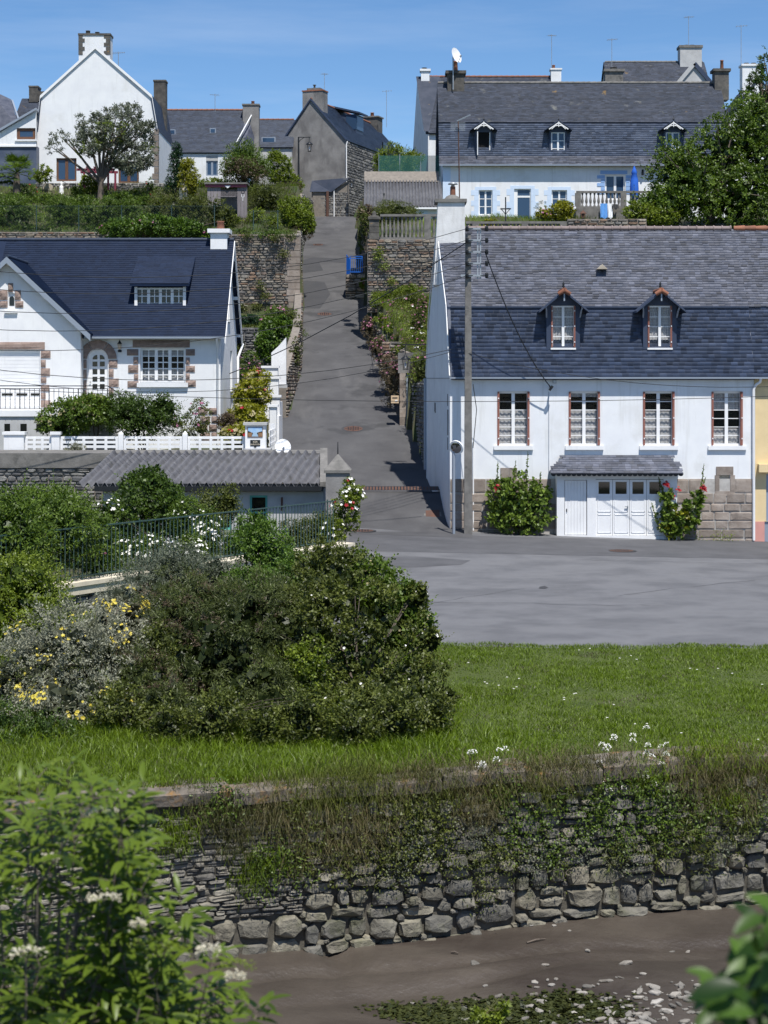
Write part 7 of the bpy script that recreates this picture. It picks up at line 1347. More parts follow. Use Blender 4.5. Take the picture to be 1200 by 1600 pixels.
# lanterns
def lantern(t, c, s=1.0, m='dark_iron'):
    c = V(c); q = MB()
    for k in range(4):
        a = math.pi/4+k*math.pi/2; q.bar(c+V((.20*s*math.cos(a), .20*s*math.sin(a), 0)), c+V((.12*s*math.cos(a), .12*s*math.sin(a), -.46*s)), .03*s)
    q.lathe([(.24*s, 0), (.24*s, .03*s), (.12*s, .14*s), (.05*s, .2*s), (.02*s, .3*s)], c, 4); q.lathe([(.13*s, -.49*s), (.13*s, -.46*s)], c, 4); q.build('lantern_frame', M[m], t)
    MB().lathe([(.10*s, -.45*s), (.175*s, -.01*s)], c, 4).build('glass', M['glass_clear'], t); MB().lathe([(.03*s, -.4*s), (.05*s, -.25*s), (.02*s, -.12*s)], c, 6).build('bulb', M['white_pvc'], t)
ln_ = thing('wall_lantern', 'black lantern hanging on a scrolled bracket from the white gable', 'lantern', (PX(634, 73.6), 73.6, PZ(580, 73.6))); c = V((PX(633.5, 73.4), 73.4, PZ(562, 73.4))); xg = X0+SK*7.4; lantern(ln_, c, .84); z = PZ(538.5, 73.4); q = MB(); q.bar((xg, 73.4, z), (c.x-.12, 73.4, z), .05); q.tube([(xg, 73.4, PZ(551, 73.4)), (xg-.28, 73.4, PZ(548, 73.4)), (xg-.5, 73.4, z)], .022, 5); q.bar((c.x, 73.4, z), (c.x, 73.4, c.z+.1), .03); q.build('bracket', M['dark_iron'], ln_)
Y = 142.; sl_ = thing('street_lamp', 'tall street lamp with hanging lantern before the grey gable', 'street lamp', (PX(466.5, Y), Y, 20.3)); q = MB(); q.tube([(PX(466.5, Y), Y, 20), (PX(466.5, Y), Y, PZ(214, Y))], [.10, .06], 8); q.build('post', M['dark_iron'], sl_); q = MB(); z = PZ(214.5, Y); q.bar((PX(466, Y), Y, z), (PX(485, Y), Y, z), .06); q.tube([(PX(467, Y), Y, PZ(222, Y)), (PX(470, Y), Y, PZ(218, Y)), (PX(476, Y), Y, z)], .025, 5); q.bar((PX(483.5, Y), Y, z), (PX(483.5, Y), Y, PZ(222, Y)), .04); q.build('arm', M['dark_iron'], sl_); lantern(sl_, (PX(483.5, Y), Y, PZ(226, Y)), 1.15)
for (px, py, Y, lab) in ((549.5, 284, 143.6, 'black lantern on the corner of the stone lean-to at the lane top'), (560.5, 250, 150, 'black lantern on the stone side wall of the grey house')):
    t = thing('wall_lantern', lab, 'lantern', P(px, py+14, Y)); lantern(t, P(px, py, Y), 1.05); q = MB(); q.bar(P(px, py-5, Y), P(px-6, py-5, Y+1.0), .05); q.build('bracket', M['dark_iron'], t)
# blue gate on its stone landing
Y = 110.; st = thing('stone_landing', 'small rubble landing under the blue gate', 'landing', (PX(556, Y), Y, 10)); MB().box(PX(540, Y), PX(572, Y), Y+.05, Y+2.5, 10, PZ(429, Y)).build('core', M['mortar_dark'], st); lay_stones(st, course_rects(PX(540, Y), PX(572, Y), 10.2, PZ(428, Y), (.14, .32), (.3, .7), random.Random(3)), (0, Y+.04, 0), X_, -Y_, 'schist', depth=.08, gap=.03, nobj=40)
bgt = thing('blue_gate', 'bright blue metal gate standing half open on the landing', 'gate', (PX(555, Y), Y+.4, PZ(429, Y))); z0, z1 = PZ(428, Y), PZ(397, Y); q = MB(); q.prism([(PX(541, Y), Y+.3, z0), (PX(546.5, Y), Y+.1, z0), (PX(546.5, Y), Y+.1, z1-.3), (PX(541, Y), Y+.3, z1)], (.02, .05, 0)); q.build('side_leaf', M['blue_gate'], bgt)
q = MB(); a, b, zz0, zz1 = PX(547, Y), PX(566, Y), PZ(424.5, Y), PZ(400, Y)
for x in (a, b): q.bar((x, Y+.3, zz0), (x, Y+.3, zz1), .07)
for z in (zz0, zz1, zz1-.12): q.bar((a, Y+.3, z), (b, Y+.3, z), .05)
for k in range(1, 6): x = a+(b-a)*k/6; q.bar((x, Y+.3, zz0), (x, Y+.3, zz1-.12), .022)
q.build('leaf', M['blue_gate'], bgt)
# ---------------------------------------------------------------- corrugated outbuilding on the right of the lane
Y = 112.; cs = thing('outbuilding', 'long outbuilding with weathered corrugated roof below the green netting', 'shed', (PX(630, Y), Y+2, 14.5)); e0, e1 = PX(568, Y), PX(692, Y); ze, zr_ = PZ(323, Y), PZ(283, Y+4); n = 24; vs_, fs = [], []; m_ = n*6
for j in range(2):
    for i in range(m_+1): u = i/m_; vs_.append((e0+(e1-e0)*u, Y+4*j, (ze if j == 0 else zr_)+.08*math.sin(2*math.pi*u*n)))
fs = [(i, i+1, m_+1+i+1, m_+1+i) for i in range(m_)]; rf = place_mesh('roof', vs_, fs, M['corrugated'], cs, smooth=True); mo = rf.modifiers.new('thick', 'SOLIDIFY'); mo.thickness = .02
MB().prism([(e0, Y+3.9, zr_-.05), (e0, Y+4.8, zr_+.72), (e0, Y+6, zr_+.3), (e0, Y+6, zr_-.5)], (e1-e0-.1, 0, 0)).build('ridge_band', M['rust'] if False else M['mortar'], cs)
w = MB(); w.box(e0+.1, PX(650, Y), Y+.4, Y+4, 13.5, ze-.06); w.build('wall', M['mortar'], cs); MB().box(PX(650, Y), e1+.3, Y+.3, Y+4, 13.5, ze-.1).build('white_wall', M['render'], cs); MB().box(PX(648, Y), e1, Y-.15, Y+.1, ze-.16, ze-.05).build('gutter', M['white_pvc'], cs); MB().box(PX(655, Y), PX(668, Y), Y+.26, Y+.298, PZ(340, Y), PZ(328, Y)).build('painted_panel', M['blue_paint'], cs)
def netting(label, x0, x1, Y, z0, z1, n, name='net_fence', m='net_green', post='galv', group=None):
    t = thing(name, label, 'fence', ((x0+x1)/2, Y, z0), group); 
    for k in range(n+1): x = x0+(x1-x0)*k/n; MB().tube([(x, Y+.03, z0-.3), (x, Y+.03, z1+.08)], .03, 6).build('post', M[post], t)
    g = 24; q = MB()
    for i in range(g):
        a, b = x0+(x1-x0)*i/g, x0+(x1-x0)*(i+1)/g; q.quad((a, Y+.04*math.sin(i*1.3), z0), (b, Y+.04*math.sin(i*1.3+1.3), z0), (b, Y+.03*math.sin(i+1), z1), (a, Y+.03*math.sin(i), z1))
    q.build('netting', M[m], t); return t
netting('green windbreak netting fence above the corrugated outbuilding', PX(592, 121), PX(690, 121), 121, PZ(276, 121), PZ(243, 121), 3)
def chain(label, p0, p1, py0, py1, Y, posts):
    t = thing('chain_link_fence', label, 'fence', (PX((p0+p1)/2, Y), Y, PZ(py1, Y)), 'green chain-link garden fences'); z0, z1 = PZ(py1, Y), PZ(py0, Y); x0, x1 = PX(p0, Y), PX(p1, Y)
    for p in posts: MB().tube([(PX(p, Y), Y, z0-.3), (PX(p, Y), Y, z1+.06)], .032, 6).build('post', M['green_iron'], t)
    q = MB(); s = .16; h = z1-z0; k = x0-h
    while k < x1:
        for d in (1, -1):
            a, b = (k, k+h) if d == 1 else (k+h, k); ya, yb = z0, z1
            if min(a, b) >= x0 and max(a, b) <= x1: q.bar((a, Y-.04, ya), (b, Y-.04, yb), .005)
        k += s
    for z in (z0, z1): q.bar((x0, Y-.04, z), (x1, Y-.04, z), .016)
    o = q.build('mesh', M['green_iron'], t); o['kind'] = 'stuff'
chain('green chain-link fence before the dark shrubs above the navy roof', -20, 345, 322, 361, 106.9, (57, 123, 190, 268, 335)); chain('short sagging green chain-link fence above the tall corner wall', 388, 438, 330, 363, 106.7, (396, 434))
# wooden hut, pergola, ornaments of the upper garden
Y = 113.; ht = thing('wooden_hut', 'small grey plank hut with dark red fascia in the upper garden', 'hut', (PX(354, Y), Y+.8, 16)); zb = 15.6; x = PX(324, Y)
while x < PX(384, Y):
    wd = .21
    if not (PX(340, Y) < x < PX(366, Y)): MB().box(x, x+wd-.01, Y, Y+.03, zb, PZ(291, Y)).build('plank', M['grey_wood'], ht)
    x += wd
MB().box(PX(340, Y), PX(368, Y), Y+1.5, Y+1.53, zb, PZ(291, Y)).build('back_wall', M['grey_wood'], ht); q = MB()
for k in range(12): a = PX(340, Y)+(PX(368, Y)-PX(340, Y))*k/12; q.bar((a, Y+.02, PZ(307, Y)), (a+.25, Y+.02, PZ(297, Y)), .03); q.bar((a+.25, Y+.02, PZ(307, Y)), (a, Y+.02, PZ(297, Y)), .03)
q.bar((PX(340, Y), Y+.02, PZ(307, Y)), (PX(368, Y), Y+.02, PZ(307, Y)), .05); q.build('lattice', M['grey_wood'], ht)['kind'] = 'stuff'; MB().box(PX(321, Y), PX(385.5, Y), Y-.12, Y-.06, PZ(292.5, Y), PZ(288.5, Y)).build('fascia', M['pinkred'], ht); MB().prism([(PX(319.5, Y), Y-.2, PZ(288, Y)), (PX(319.5, Y), Y-.2, PZ(285.5, Y)), (PX(319.5, Y), Y+1.8, PZ(283, Y)), (PX(319.5, Y), Y+1.8, PZ(287, Y))], (PX(387, Y)-PX(319.5, Y), 0, 0)).build('roof', M['concrete'], ht)
for ch, py in (('O', 302.5), ('U', 308.5), ('I', 314)): text(ch, (PX(379.5, Y), Y-.012, PZ(py, Y)), .30, 'white_pvc' if ch != 'O' else 'dark_iron', ht)
q = MB(); q.prism([(PX(351, Y), Y-.13, PZ(290.5, Y)), (PX(361, Y), Y-.13, PZ(290.5, Y)), (PX(356, Y), Y-.13, PZ(294.5, Y))], (0, .02, 0)); q.build('pennant', M['white_pvc'], ht)
Y = 121.; pg = thing('pergola', 'dark pink wooden pergola before the tall white gable', 'pergola', (PX(150, Y), Y, 18.5)); q = MB()
for p, yy in ((131.5, Y), (169, Y), (175, Y+1.5)): MB().bar((PX(p, Y), yy, 18), (PX(p, Y), yy, PZ(264, Y)), .13).build('post', M['pinkred'], pg)
for yy in (Y, Y+1.5): MB().bar((PX(120, Y), yy, PZ(265, Y)), (PX(179, Y), yy, PZ(265, Y)), .12, .16).build('beam', M['pinkred'], pg)
for k in range(5): a = PX(124+k*12, Y); MB().bar((a, Y-.3, PZ(263, Y)+.05), (a, Y+1.8, PZ(263, Y)+.05), .08).build('rafter', M['pinkred'], pg)
rubble_wall('low whitewashed rubble wall in front of the tall white gable', (PX(56, 122.6), 122.6), (PX(258, 122.6), 122.6), 17.8, PZ(286, 122.6), (0, -1, 0), .5, m='grey_rubble', nobj=120, seed=41, bed='mortar_light')
q = MB(); q.tube([(PX(75, 121.9), 121.85, PZ(294, 121.9)), (PX(75, 121.9), 122.0, PZ(294, 121.9))], .33, 18); tag(q.build('stone_disc', M['sandstone']), 'pale round stone disc leaning on the low rubble wall', 'ornament')
sx, sz = PX(96, 121), PZ(306, 121); q = MB(); q.lathe([(.22, -.8), (.24, .02), (.24, .06), (.16, .08), (.17, .3), (.13, .5), (.15, .62), (.06, .7), (.085, .78), (.09, .85), (.05, .93), (.01, .95)], (sx, 121, sz), 9); tag(q.build('garden_statue', M['white_pvc']), 'small white garden statue on a plinth left of the pergola', 'statue')
q = MB(); q.lathe([(.35, -.3), (.36, .3), (.25, .8), (.08, 1.15), (.01, 1.2)], (PX(288, 116), 116, PZ(305, 116)), 7, sm=False); tag(q.build('standing_stone', M['sandstone']), 'pointed pale stone standing beside the yellow conifer', 'stone')
# ---------------------------------------------------------------- overhead cables
def cable(label, a, b, sag, r=.011, n=12):
    a, b = V(a), V(b); pts = [a.lerp(b, i/n)-Z_*sag*4*(i/n)*(1-i/n) for i in range(n+1)]; o = MB().tube(pts, r, 4).build('overhead_cable', M['dark_iron']); tag(o, label, 'cable', 'overhead cables from the concrete pole')
pz_ = [PZ(y, Yp) for y in (358, 376, 394, 412, 431)]
ends = [(-60, 418, 58), (-60, 447, 58), (-60, 482, 58), (-60, 512, 58), (-60, 545, 58)]
for k, (e, z) in enumerate(zip(ends, pz_)): cable(['topmost', 'second highest', 'middle', 'fourth', 'lowest'][k]+' of the thin wires running left from the pole rack', (xp-.05, Yp-.2, z), P(*e), .9)
cable('thick black cable slanting down from the pole across the lane', (xp-.1, Yp-.1, PZ(380, Yp)), P(-60, 640, 95), 2.4, .020)
cable('black service cable from the pole rack to the white facade', (xp+.6, Yp-.2, PZ(394, Yp)), (RX(859.5), YF-.4, RZ(606)), .5, .020)
cable('thin wire crossing the facade windows from end to end of the square', P(-60, 604, 60), P(1260, 617, 60), .35, .010)
cable('telephone wire over the arched door to the gable', P(-60, 570, 62), P(705, 546, 64.5), .8, .012)
cable('second telephone wire under the first over the arched door', P(-60, 584, 62), P(705, 550, 64.5), 1.0, .010)
cable('thin wire from the pole to the yellow house', (xp, Yp-.1, PZ(552, Yp)), P(1260, 601, 62), .5, .010)
# ---------------------------------------------------------------- vegetation
def bl(px, py, Y, rx, ry, d=None): return (*P(px, py, Y), rx*Y/F, (rx*Y/F if d is None else d), ry*Y/F)
BW = 'bushes on the grass bank before the garden wall'
# ---- big bushes on the bank
Y = 32.5
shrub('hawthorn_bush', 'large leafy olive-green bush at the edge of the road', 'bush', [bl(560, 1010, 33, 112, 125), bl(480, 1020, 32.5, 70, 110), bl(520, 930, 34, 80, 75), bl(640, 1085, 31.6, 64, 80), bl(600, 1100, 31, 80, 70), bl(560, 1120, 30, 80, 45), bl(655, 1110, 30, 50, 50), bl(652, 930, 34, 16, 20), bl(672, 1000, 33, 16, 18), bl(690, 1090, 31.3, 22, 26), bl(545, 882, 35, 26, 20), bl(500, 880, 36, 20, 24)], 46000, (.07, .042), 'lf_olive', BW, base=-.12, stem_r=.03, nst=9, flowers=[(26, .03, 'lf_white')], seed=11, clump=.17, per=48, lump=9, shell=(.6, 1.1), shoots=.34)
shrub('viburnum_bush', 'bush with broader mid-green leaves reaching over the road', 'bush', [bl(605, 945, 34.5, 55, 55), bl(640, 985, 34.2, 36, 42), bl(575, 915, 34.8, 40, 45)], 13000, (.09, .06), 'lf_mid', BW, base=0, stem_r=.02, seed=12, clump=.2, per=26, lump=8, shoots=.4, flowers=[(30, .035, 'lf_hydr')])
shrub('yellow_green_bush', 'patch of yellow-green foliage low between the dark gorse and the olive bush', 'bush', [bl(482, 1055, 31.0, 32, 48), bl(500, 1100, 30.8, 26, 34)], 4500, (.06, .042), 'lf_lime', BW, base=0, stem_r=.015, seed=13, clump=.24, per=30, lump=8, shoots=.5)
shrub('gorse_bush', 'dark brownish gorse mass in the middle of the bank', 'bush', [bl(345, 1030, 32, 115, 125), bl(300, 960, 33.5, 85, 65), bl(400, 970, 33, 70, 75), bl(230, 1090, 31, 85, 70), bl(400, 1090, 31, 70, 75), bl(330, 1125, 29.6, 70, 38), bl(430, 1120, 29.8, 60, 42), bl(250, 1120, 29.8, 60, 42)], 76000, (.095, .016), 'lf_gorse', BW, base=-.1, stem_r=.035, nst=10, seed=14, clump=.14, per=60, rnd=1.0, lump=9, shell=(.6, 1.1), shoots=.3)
o = crown('dry_sprays', [bl(345, 1030, 32, 118, 128), bl(300, 960, 33.5, 88, 68), bl(230, 1090, 31, 88, 72)], 6500, (.07, .016), 'lf_brown', bpy.data.objects['gorse_bush'], seed=15, clump=.10, per=40, core=False, shell=(.9, 1.05))
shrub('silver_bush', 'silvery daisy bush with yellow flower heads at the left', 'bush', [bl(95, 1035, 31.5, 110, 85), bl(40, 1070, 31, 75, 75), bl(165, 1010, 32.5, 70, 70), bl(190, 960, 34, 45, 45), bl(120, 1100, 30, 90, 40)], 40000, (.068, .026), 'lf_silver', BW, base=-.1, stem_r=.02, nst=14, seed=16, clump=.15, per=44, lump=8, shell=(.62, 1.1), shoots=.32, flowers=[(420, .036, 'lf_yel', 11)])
o = crown('green_shoots', [bl(70, 1080, 31, 100, 70), bl(180, 1060, 31.5, 60, 60)], 9000, (.05, .02), 'lf_gorse', bpy.data.objects['silver_bush'], seed=17, core=False)
shrub('bramble_bush', 'low dark tangle of brambles at the lower left before the silver bush', 'bush', [bl(50, 1165, 28.8, 110, 45), bl(-20, 1150, 29, 90, 55)], 17000, (.05, .028), 'lf_dark', BW, base=-.1, stem_r=.015, seed=18, clump=.14)
shrub('grey_leaved_bush', 'grey-leaved shrub leaning over the cream coping', 'bush', [bl(275, 895, 38, 75, 42), bl(225, 930, 37, 55, 45), bl(330, 905, 38, 45, 40)], 22000, (.06, .018), 'lf_grey', BW, base=0, stem_r=.02, seed=19, clump=.14, per=18)
shrub('bay_bush', 'rounded light-green bush at the left edge below the coping', 'bush', [bl(35, 930, 37, 75, 65), bl(80, 985, 36, 55, 55), bl(-20, 990, 36, 60, 80)], 22000, (.07, .035), 'lf_lime', BW, base=0, stem_r=.03, seed=20, clump=.15)
shrub('fresh_green_bush', 'fresh green bush growing up through the railing', 'bush', [bl(412, 865, 44, 48, 52), bl(400, 830, 45, 30, 36), bl(440, 890, 43.5, 40, 40), bl(470, 910, 40, 55, 45), bl(380, 930, 38, 50, 40)], 20000, (.075, .045), 'lf_ivy', BW, base=.0, stem_r=.025, seed=21, clump=.17, per=12)
shrub('tangled_shrub', 'thin tangled shrub at the road corner under the cream pier', 'bush', [bl(520, 895, 44, 40, 42), bl(500, 930, 40, 60, 45)], 11000, (.045, .028), 'lf_olive', BW, base=0, stem_r=.015, seed=22, clump=.2, flowers=[(14, .035, 'lf_white')])
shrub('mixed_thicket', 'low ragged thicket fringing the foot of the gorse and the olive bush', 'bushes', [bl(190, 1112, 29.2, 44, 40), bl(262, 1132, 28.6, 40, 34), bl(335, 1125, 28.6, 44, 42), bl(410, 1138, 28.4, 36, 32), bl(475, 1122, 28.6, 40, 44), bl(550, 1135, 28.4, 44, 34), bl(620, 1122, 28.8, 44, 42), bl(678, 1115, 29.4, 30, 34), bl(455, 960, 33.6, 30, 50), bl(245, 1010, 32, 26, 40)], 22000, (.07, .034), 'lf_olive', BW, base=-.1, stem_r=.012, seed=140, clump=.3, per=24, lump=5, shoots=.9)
rs_ = np.random.default_rng(141); n_ = 15000; gy = 27.9+2.3*rs_.random(n_)**.6; gx = (rs_.uniform(120, 715, n_)-600)*gy/F; tag(grass_blades('grass', np.stack([gx, gy, lawn_z(gx, gy)-.02], 1), .10+.16*np.clip((gy-27.9+.4*np.sin(gx*2.3)+.3*np.sin(gx*5.1))/2.3, 0, 1), .012, 'lf_grass', None, 142, lean=1.1), kind='stuff')
# ---- garden behind the railing
GB = 'shrubs in the shed garden'
shrub('laurel_hedge', 'dense glossy laurel hedge at the left behind the railing', 'hedge', [bl(10, 835, 41.5, 75, 60), bl(95, 830, 43.2, 66, 55), bl(150, 845, 45.5, 36, 45), bl(60, 800, 46, 80, 42)], 24000, (.11, .042), 'lf_mid', GB, base=.2, stem_r=.03, nst=8, seed=24, clump=.13, per=12, droop=.3)
shrub('large_leaf_shrub', 'tall dark broad-leaved shrub before the corrugated roof', 'shrub', [bl(232, 785, 55, 48, 48), bl(225, 760, 56, 34, 26), bl(265, 810, 54, 34, 40), bl(200, 815, 54, 34, 45)], 11000, (.13, .085), 'lf_dark', GB, base=.3, stem_r=.03, seed=25, clump=.2, per=9)
shrub('brown_tinged_shrub', 'brown-tinged shrub between the broad-leaved shrub and the green window', 'shrub', [bl(330, 790, 57, 36, 32), bl(355, 785, 57, 20, 26), bl(312, 815, 55, 34, 30)], 9000, (.08, .04), 'lf_olive', GB, base=.3, stem_r=.02, seed=26, clump=.2)
RB = 'rose bushes in the shed garden'
shrub('rose_bush', 'cream rose bush in front of the laurel, left of the other roses', 'rose bush', [bl(200, 870, 47, 36, 26), bl(235, 855, 48, 26, 20)], 6000, (.06, .04), 'lf_mid', RB, base=.3, stem_r=.012, seed=27, flowers=[(60, .055, 'lf_white')])
shrub('rose_bush', 'cream rose bush spilling over the coping below the railing', 'rose bush', [bl(290, 862, 46.5, 34, 24), bl(320, 850, 48, 24, 30)], 6500, (.06, .04), 'lf_mid', RB, base=.3, stem_r=.012, seed=28, flowers=[(80, .055, 'lf_white')])
shrub('rose_bush', 'tall climbing white rose before the brown-tinged shrub', 'rose bush', [bl(295, 810, 52, 30, 34), bl(325, 825, 51, 22, 34), bl(170, 800, 50, 22, 22)], 7000, (.06, .04), 'lf_mid', RB, base=.3, stem_r=.012, seed=29, flowers=[(40, .055, 'lf_white')])
shrub('rose_bush', 'white climbing rose sprawling over the pyramid-capped pillar', 'rose bush', [bl(538, 800, 56.5, 22, 38), bl(552, 775, 56.5, 17, 18), bl(520, 835, 56, 18, 26), bl(545, 760, 57, 8, 14)], 7000, (.075, .05), 'lf_lime', RB, base=.8, stem_r=.012, seed=30, flowers=[(26, .085, 'lf_white'), (6, .09, 'lf_redf')])
shrub('barberry_bush', 'low reddish-green bush by the shed wall right of the window', 'shrub', [bl(470, 838, 57.5, 38, 26), bl(500, 825, 57.5, 22, 22)], 8000, (.07, .035), 'lf_olive', GB, base=.3, stem_r=.02, seed=31, clump=.2)
shrub('garden_plants', 'low green plants behind the railing under the green window', 'plants', [bl(370, 850, 53, 40, 22), bl(150, 880, 45, 60, 18)], 5000, (.07, .03), 'lf_mid', GB, base=.2, stem_r=.01, seed=32, flowers=[(5, .08, 'lf_pink')])
# ---- front garden of the navy-roofed house
FG = 'shrubs behind the concrete fence'
shrub('hydrangea', 'pale hydrangea at the left under the terrace', 'shrub', [bl(110, 652, 68.6, 48, 26), bl(140, 640, 69, 36, 24), bl(85, 662, 68.4, 28, 14)], 9000, (.12, .08), 'lf_mid', FG, base=3.0, stem_r=.02, seed=34, flowers=[(44, .10, 'lf_hydr')])
shrub('lime_shrub', 'bright lime-green shrub between the hydrangea and the dark bush', 'shrub', [bl(148, 640, 69.3, 28, 22)], 4000, (.11, .06), 'lf_lime', FG, base=3.0, stem_r=.02, seed=35)
shrub('camellia', 'dense dark green bush before the picture window', 'shrub', [bl(222, 655, 68.8, 55, 36), bl(195, 640, 69.2, 34, 26), bl(252, 640, 69.2, 30, 26)], 14000, (.09, .05), 'lf_dark', FG, base=3.0, stem_r=.03, seed=36)
shrub('rose_shrub', 'thin rose shrub at the granite corner of the house', 'shrub', [bl(312, 650, 69.6, 17, 28), bl(290, 665, 69, 22, 18)], 3200, (.08, .05), 'lf_olive', FG, base=3.0, stem_r=.015, seed=37, core=False, flowers=[(10, .09, 'lf_pink')])
shrub('hydrangea', 'yellow-green hydrangea bank between the gable and the stepped white wall', 'shrub', [bl(393, 622, 74, 27, 30), bl(385, 660, 71.5, 30, 30), bl(400, 596, 77, 18, 16), bl(375, 680, 70, 30, 16)], 14000, (.13, .08), 'lf_yellow', FG, base=3.0, stem_r=.02, seed=38, flowers=[(90, .11, 'lf_hydr'), (16, .09, 'lf_redf')])
shrub('purple_shrub', 'dark purplish shrub at the foot of the gable', 'shrub', [bl(356, 664, 70.6, 15, 20)], 2200, (.08, .04), 'lf_brown', FG, base=3.0, stem_r=.02, seed=39)
t = shrub('dry_tuft', 'dry grey tuft growing on the concrete band under the fence', 'plant', [bl(118, 702, 66.9, 16, 9)], 1200, (.09, .02), 'lf_silver', None, base=3.0, stem_r=.008, seed=40)
# ---- plants on the banks beside the lane
LB = 'plants on the stone banks of the lane'
shrub('ivy_clump', 'thick bright ivy mound beside the white panel left of the lane', 'ivy', [bl(428, 525, 90, 24, 26), bl(418, 545, 88.5, 18, 22), bl(440, 508, 93, 14, 14)], 9000, (.13, .10), 'lf_ivy', LB, base=6.8, stem_r=.02, seed=42)
for i, (lab, b, m_, fl) in enumerate((('pink valerian by the gable of the navy-roofed house', [bl(388, 572, 84, 16, 24), bl(376, 592, 82, 10, 22), bl(403, 582, 84, 8, 14)], 'lf_mid', 'lf_pink'), ('pink valerian on top of the wall above the ivy', [bl(432, 487, 97, 20, 9), bl(455, 495, 98, 14, 12), bl(418, 502, 96, 14, 8)], 'lf_mid', 'lf_pink'), ('long green leaves along the foot of the tall left wall', [bl(388, 500, 101, 18, 9)], 'lf_bluegreen', None), ('greenery topping the lower left lane wall', [bl(455, 500, 95, 13, 16), bl(466, 520, 92, 7, 22), bl(463, 552, 87, 8, 24)], 'lf_olive', None), ('scrub on the bank behind the grey cross wall', [bl(385, 520, 93, 22, 10), bl(372, 540, 91, 8, 14)], 'lf_olive', None),
    ('dry pinkish valerian hanging over the right wall by the letter box', [bl(610, 600, 83.5, 16, 36), bl(602, 570, 86, 14, 22), bl(622, 575, 83, 10, 22)], 'lf_valer', 'lf_pink'), ('dry valerian at the upper end of the right lane wall', [bl(576, 515, 96.5, 10, 20), bl(590, 545, 90, 12, 20)], 'lf_valer', 'lf_pink'), ('green and pink flowers on the middle step of the right bank', [bl(620, 512, 90, 24, 8), bl(645, 528, 87, 12, 14), bl(612, 498, 92, 14, 6)], 'lf_lime', 'lf_pink'), ('green scrub at the foot of the brown retaining wall', [bl(605, 462, 97.2, 22, 8), bl(640, 452, 97.3, 24, 8), bl(590, 474, 96.5, 14, 6)], 'lf_lime', None), ('dark shrub with magenta flowers beside the white gable', [bl(655, 505, 86, 10, 26), bl(660, 480, 88, 7, 20), bl(655, 545, 83, 8, 18)], 'lf_olive', 'lf_pink'), ('small green creeper above the doorway lintel', [bl(656, 575, 81, 7, 14), bl(648, 600, 82.5, 9, 26)], 'lf_olive', None), ('dense scrub filling the right bank below the brown wall', [bl(640, 470, 95, 26, 10), bl(615, 480, 95, 18, 8), bl(645, 500, 91, 18, 10), bl(650, 555, 84, 11, 20), bl(625, 530, 88, 16, 8)], 'lf_olive', 'lf_pink'), ('scrub along the foot of the shaded wall by the gable', [bl(655, 615, 79.3, 7, 22), bl(659, 580, 78.5, 7, 20)], 'lf_gorse', None), ('pink flowers under the blue gate', [bl(567, 443, 109.6, 5, 8)], 'lf_lime', 'lf_pink'), ('bushy climber hanging over the lane wall left of the pier', [bl(572, 350, 100, 9, 20), bl(566, 372, 100.5, 7, 22), bl(566, 335, 101, 8, 12)], 'lf_olive', 'lf_valer'))):
    shrub('bank_plant', lab, 'plant', b, 3600 if i != 5 else 4600, (.085, .045), m_, LB, base=min(q[2]-q[5] for q in b), stem_r=.012, seed=50+i, flowers=[(34, .07, fl)] if fl else None)
shrub('bank_cover', 'mixed wild plants covering the right bank above the lane wall', 'plants', [bl(595, 535, 91, 14, 10), bl(612, 552, 86.8, 16, 9), bl(632, 548, 85, 16, 10), bl(600, 500, 94.5, 18, 8), bl(630, 492, 95, 24, 8), bl(655, 520, 86, 10, 14), bl(620, 475, 96, 30, 6), bl(652, 590, 80.5, 6, 16)], 9000, (.10, .045), 'lf_lime', LB, base=6.6, stem_r=.012, seed=98, flowers=[(30, .07, 'lf_pink'), (20, .06, 'lf_white')])
rs = np.random.default_rng(61); cov = []; covl = []
for Yc_ in np.linspace(76.5, 97, 16):
    a_, b_ = float(lane_lr(Yc_)[1])+.55, PX(672, Yc_)
    for _ in range(3): x_ = rs.uniform(a_, max(a_+.1, b_)); cov.append((x_, Yc_, float(right_z(Yc_))+.10, rs.uniform(.4, .8), .6, rs.uniform(.15, .42)))
for Yc_ in np.linspace(84.5, 105, 16):
    b_ = float(lane_lr(Yc_)[0])-.5; a_ = PX(364, Yc_)
    for _ in range(3): x_ = rs.uniform(a_, b_); covl.append((x_, Yc_, float(left_z(Yc_))+.08, rs.uniform(.4, .8), .6, rs.uniform(.12, .35)))
shrub('bank_cover', 'wild flowering cover over the steep right bank beside the gable', 'plants', cov, 15000, (.10, .045), 'lf_lime', LB, base=3.4, stem_r=.01, seed=130, lump=2, clump=.3, flowers=[(70, .06, 'lf_pink', 5), (40, .05, 'lf_white', 4)]); crown('dry_cover', cov, 5000, (.10, .03), 'lf_brown', bpy.data.objects['bank_cover.001'], seed=131, lump=0, core=False)
shrub('bank_cover', 'wild green cover on the left bank below the tall corner wall', 'plants', covl, 12000, (.11, .045), 'lf_mid', LB, base=5.0, stem_r=.01, seed=132, lump=2, clump=.3, flowers=[(40, .06, 'lf_pink', 5)])
def slope_grass(n, x0, x1, Y0, Y1, zf, h, m, seed, wd=.03):
    r = np.random.default_rng(seed); Y_c = r.uniform(Y0, Y1, n); x = x0(Y_c)+(x1(Y_c)-x0(Y_c))*r.random(n); tag(grass_blades('grass', np.stack([x, Y_c, zf(Y_c)+bumps(x, Y_c)*.6-.02], 1), h, wd, m, None, seed, lean=.9), kind='stuff')
slope_grass(26000, lambda Y: -640*Y/F, lambda Y: lane_lr(Y)[0]-.3, 107, 146, left_z, .32, 'lf_grass', 21); slope_grass(9000, lambda Y: -640*Y/F, lambda Y: lane_lr(Y)[0]-.3, 107, 130, left_z, .35, 'lf_straw', 22)
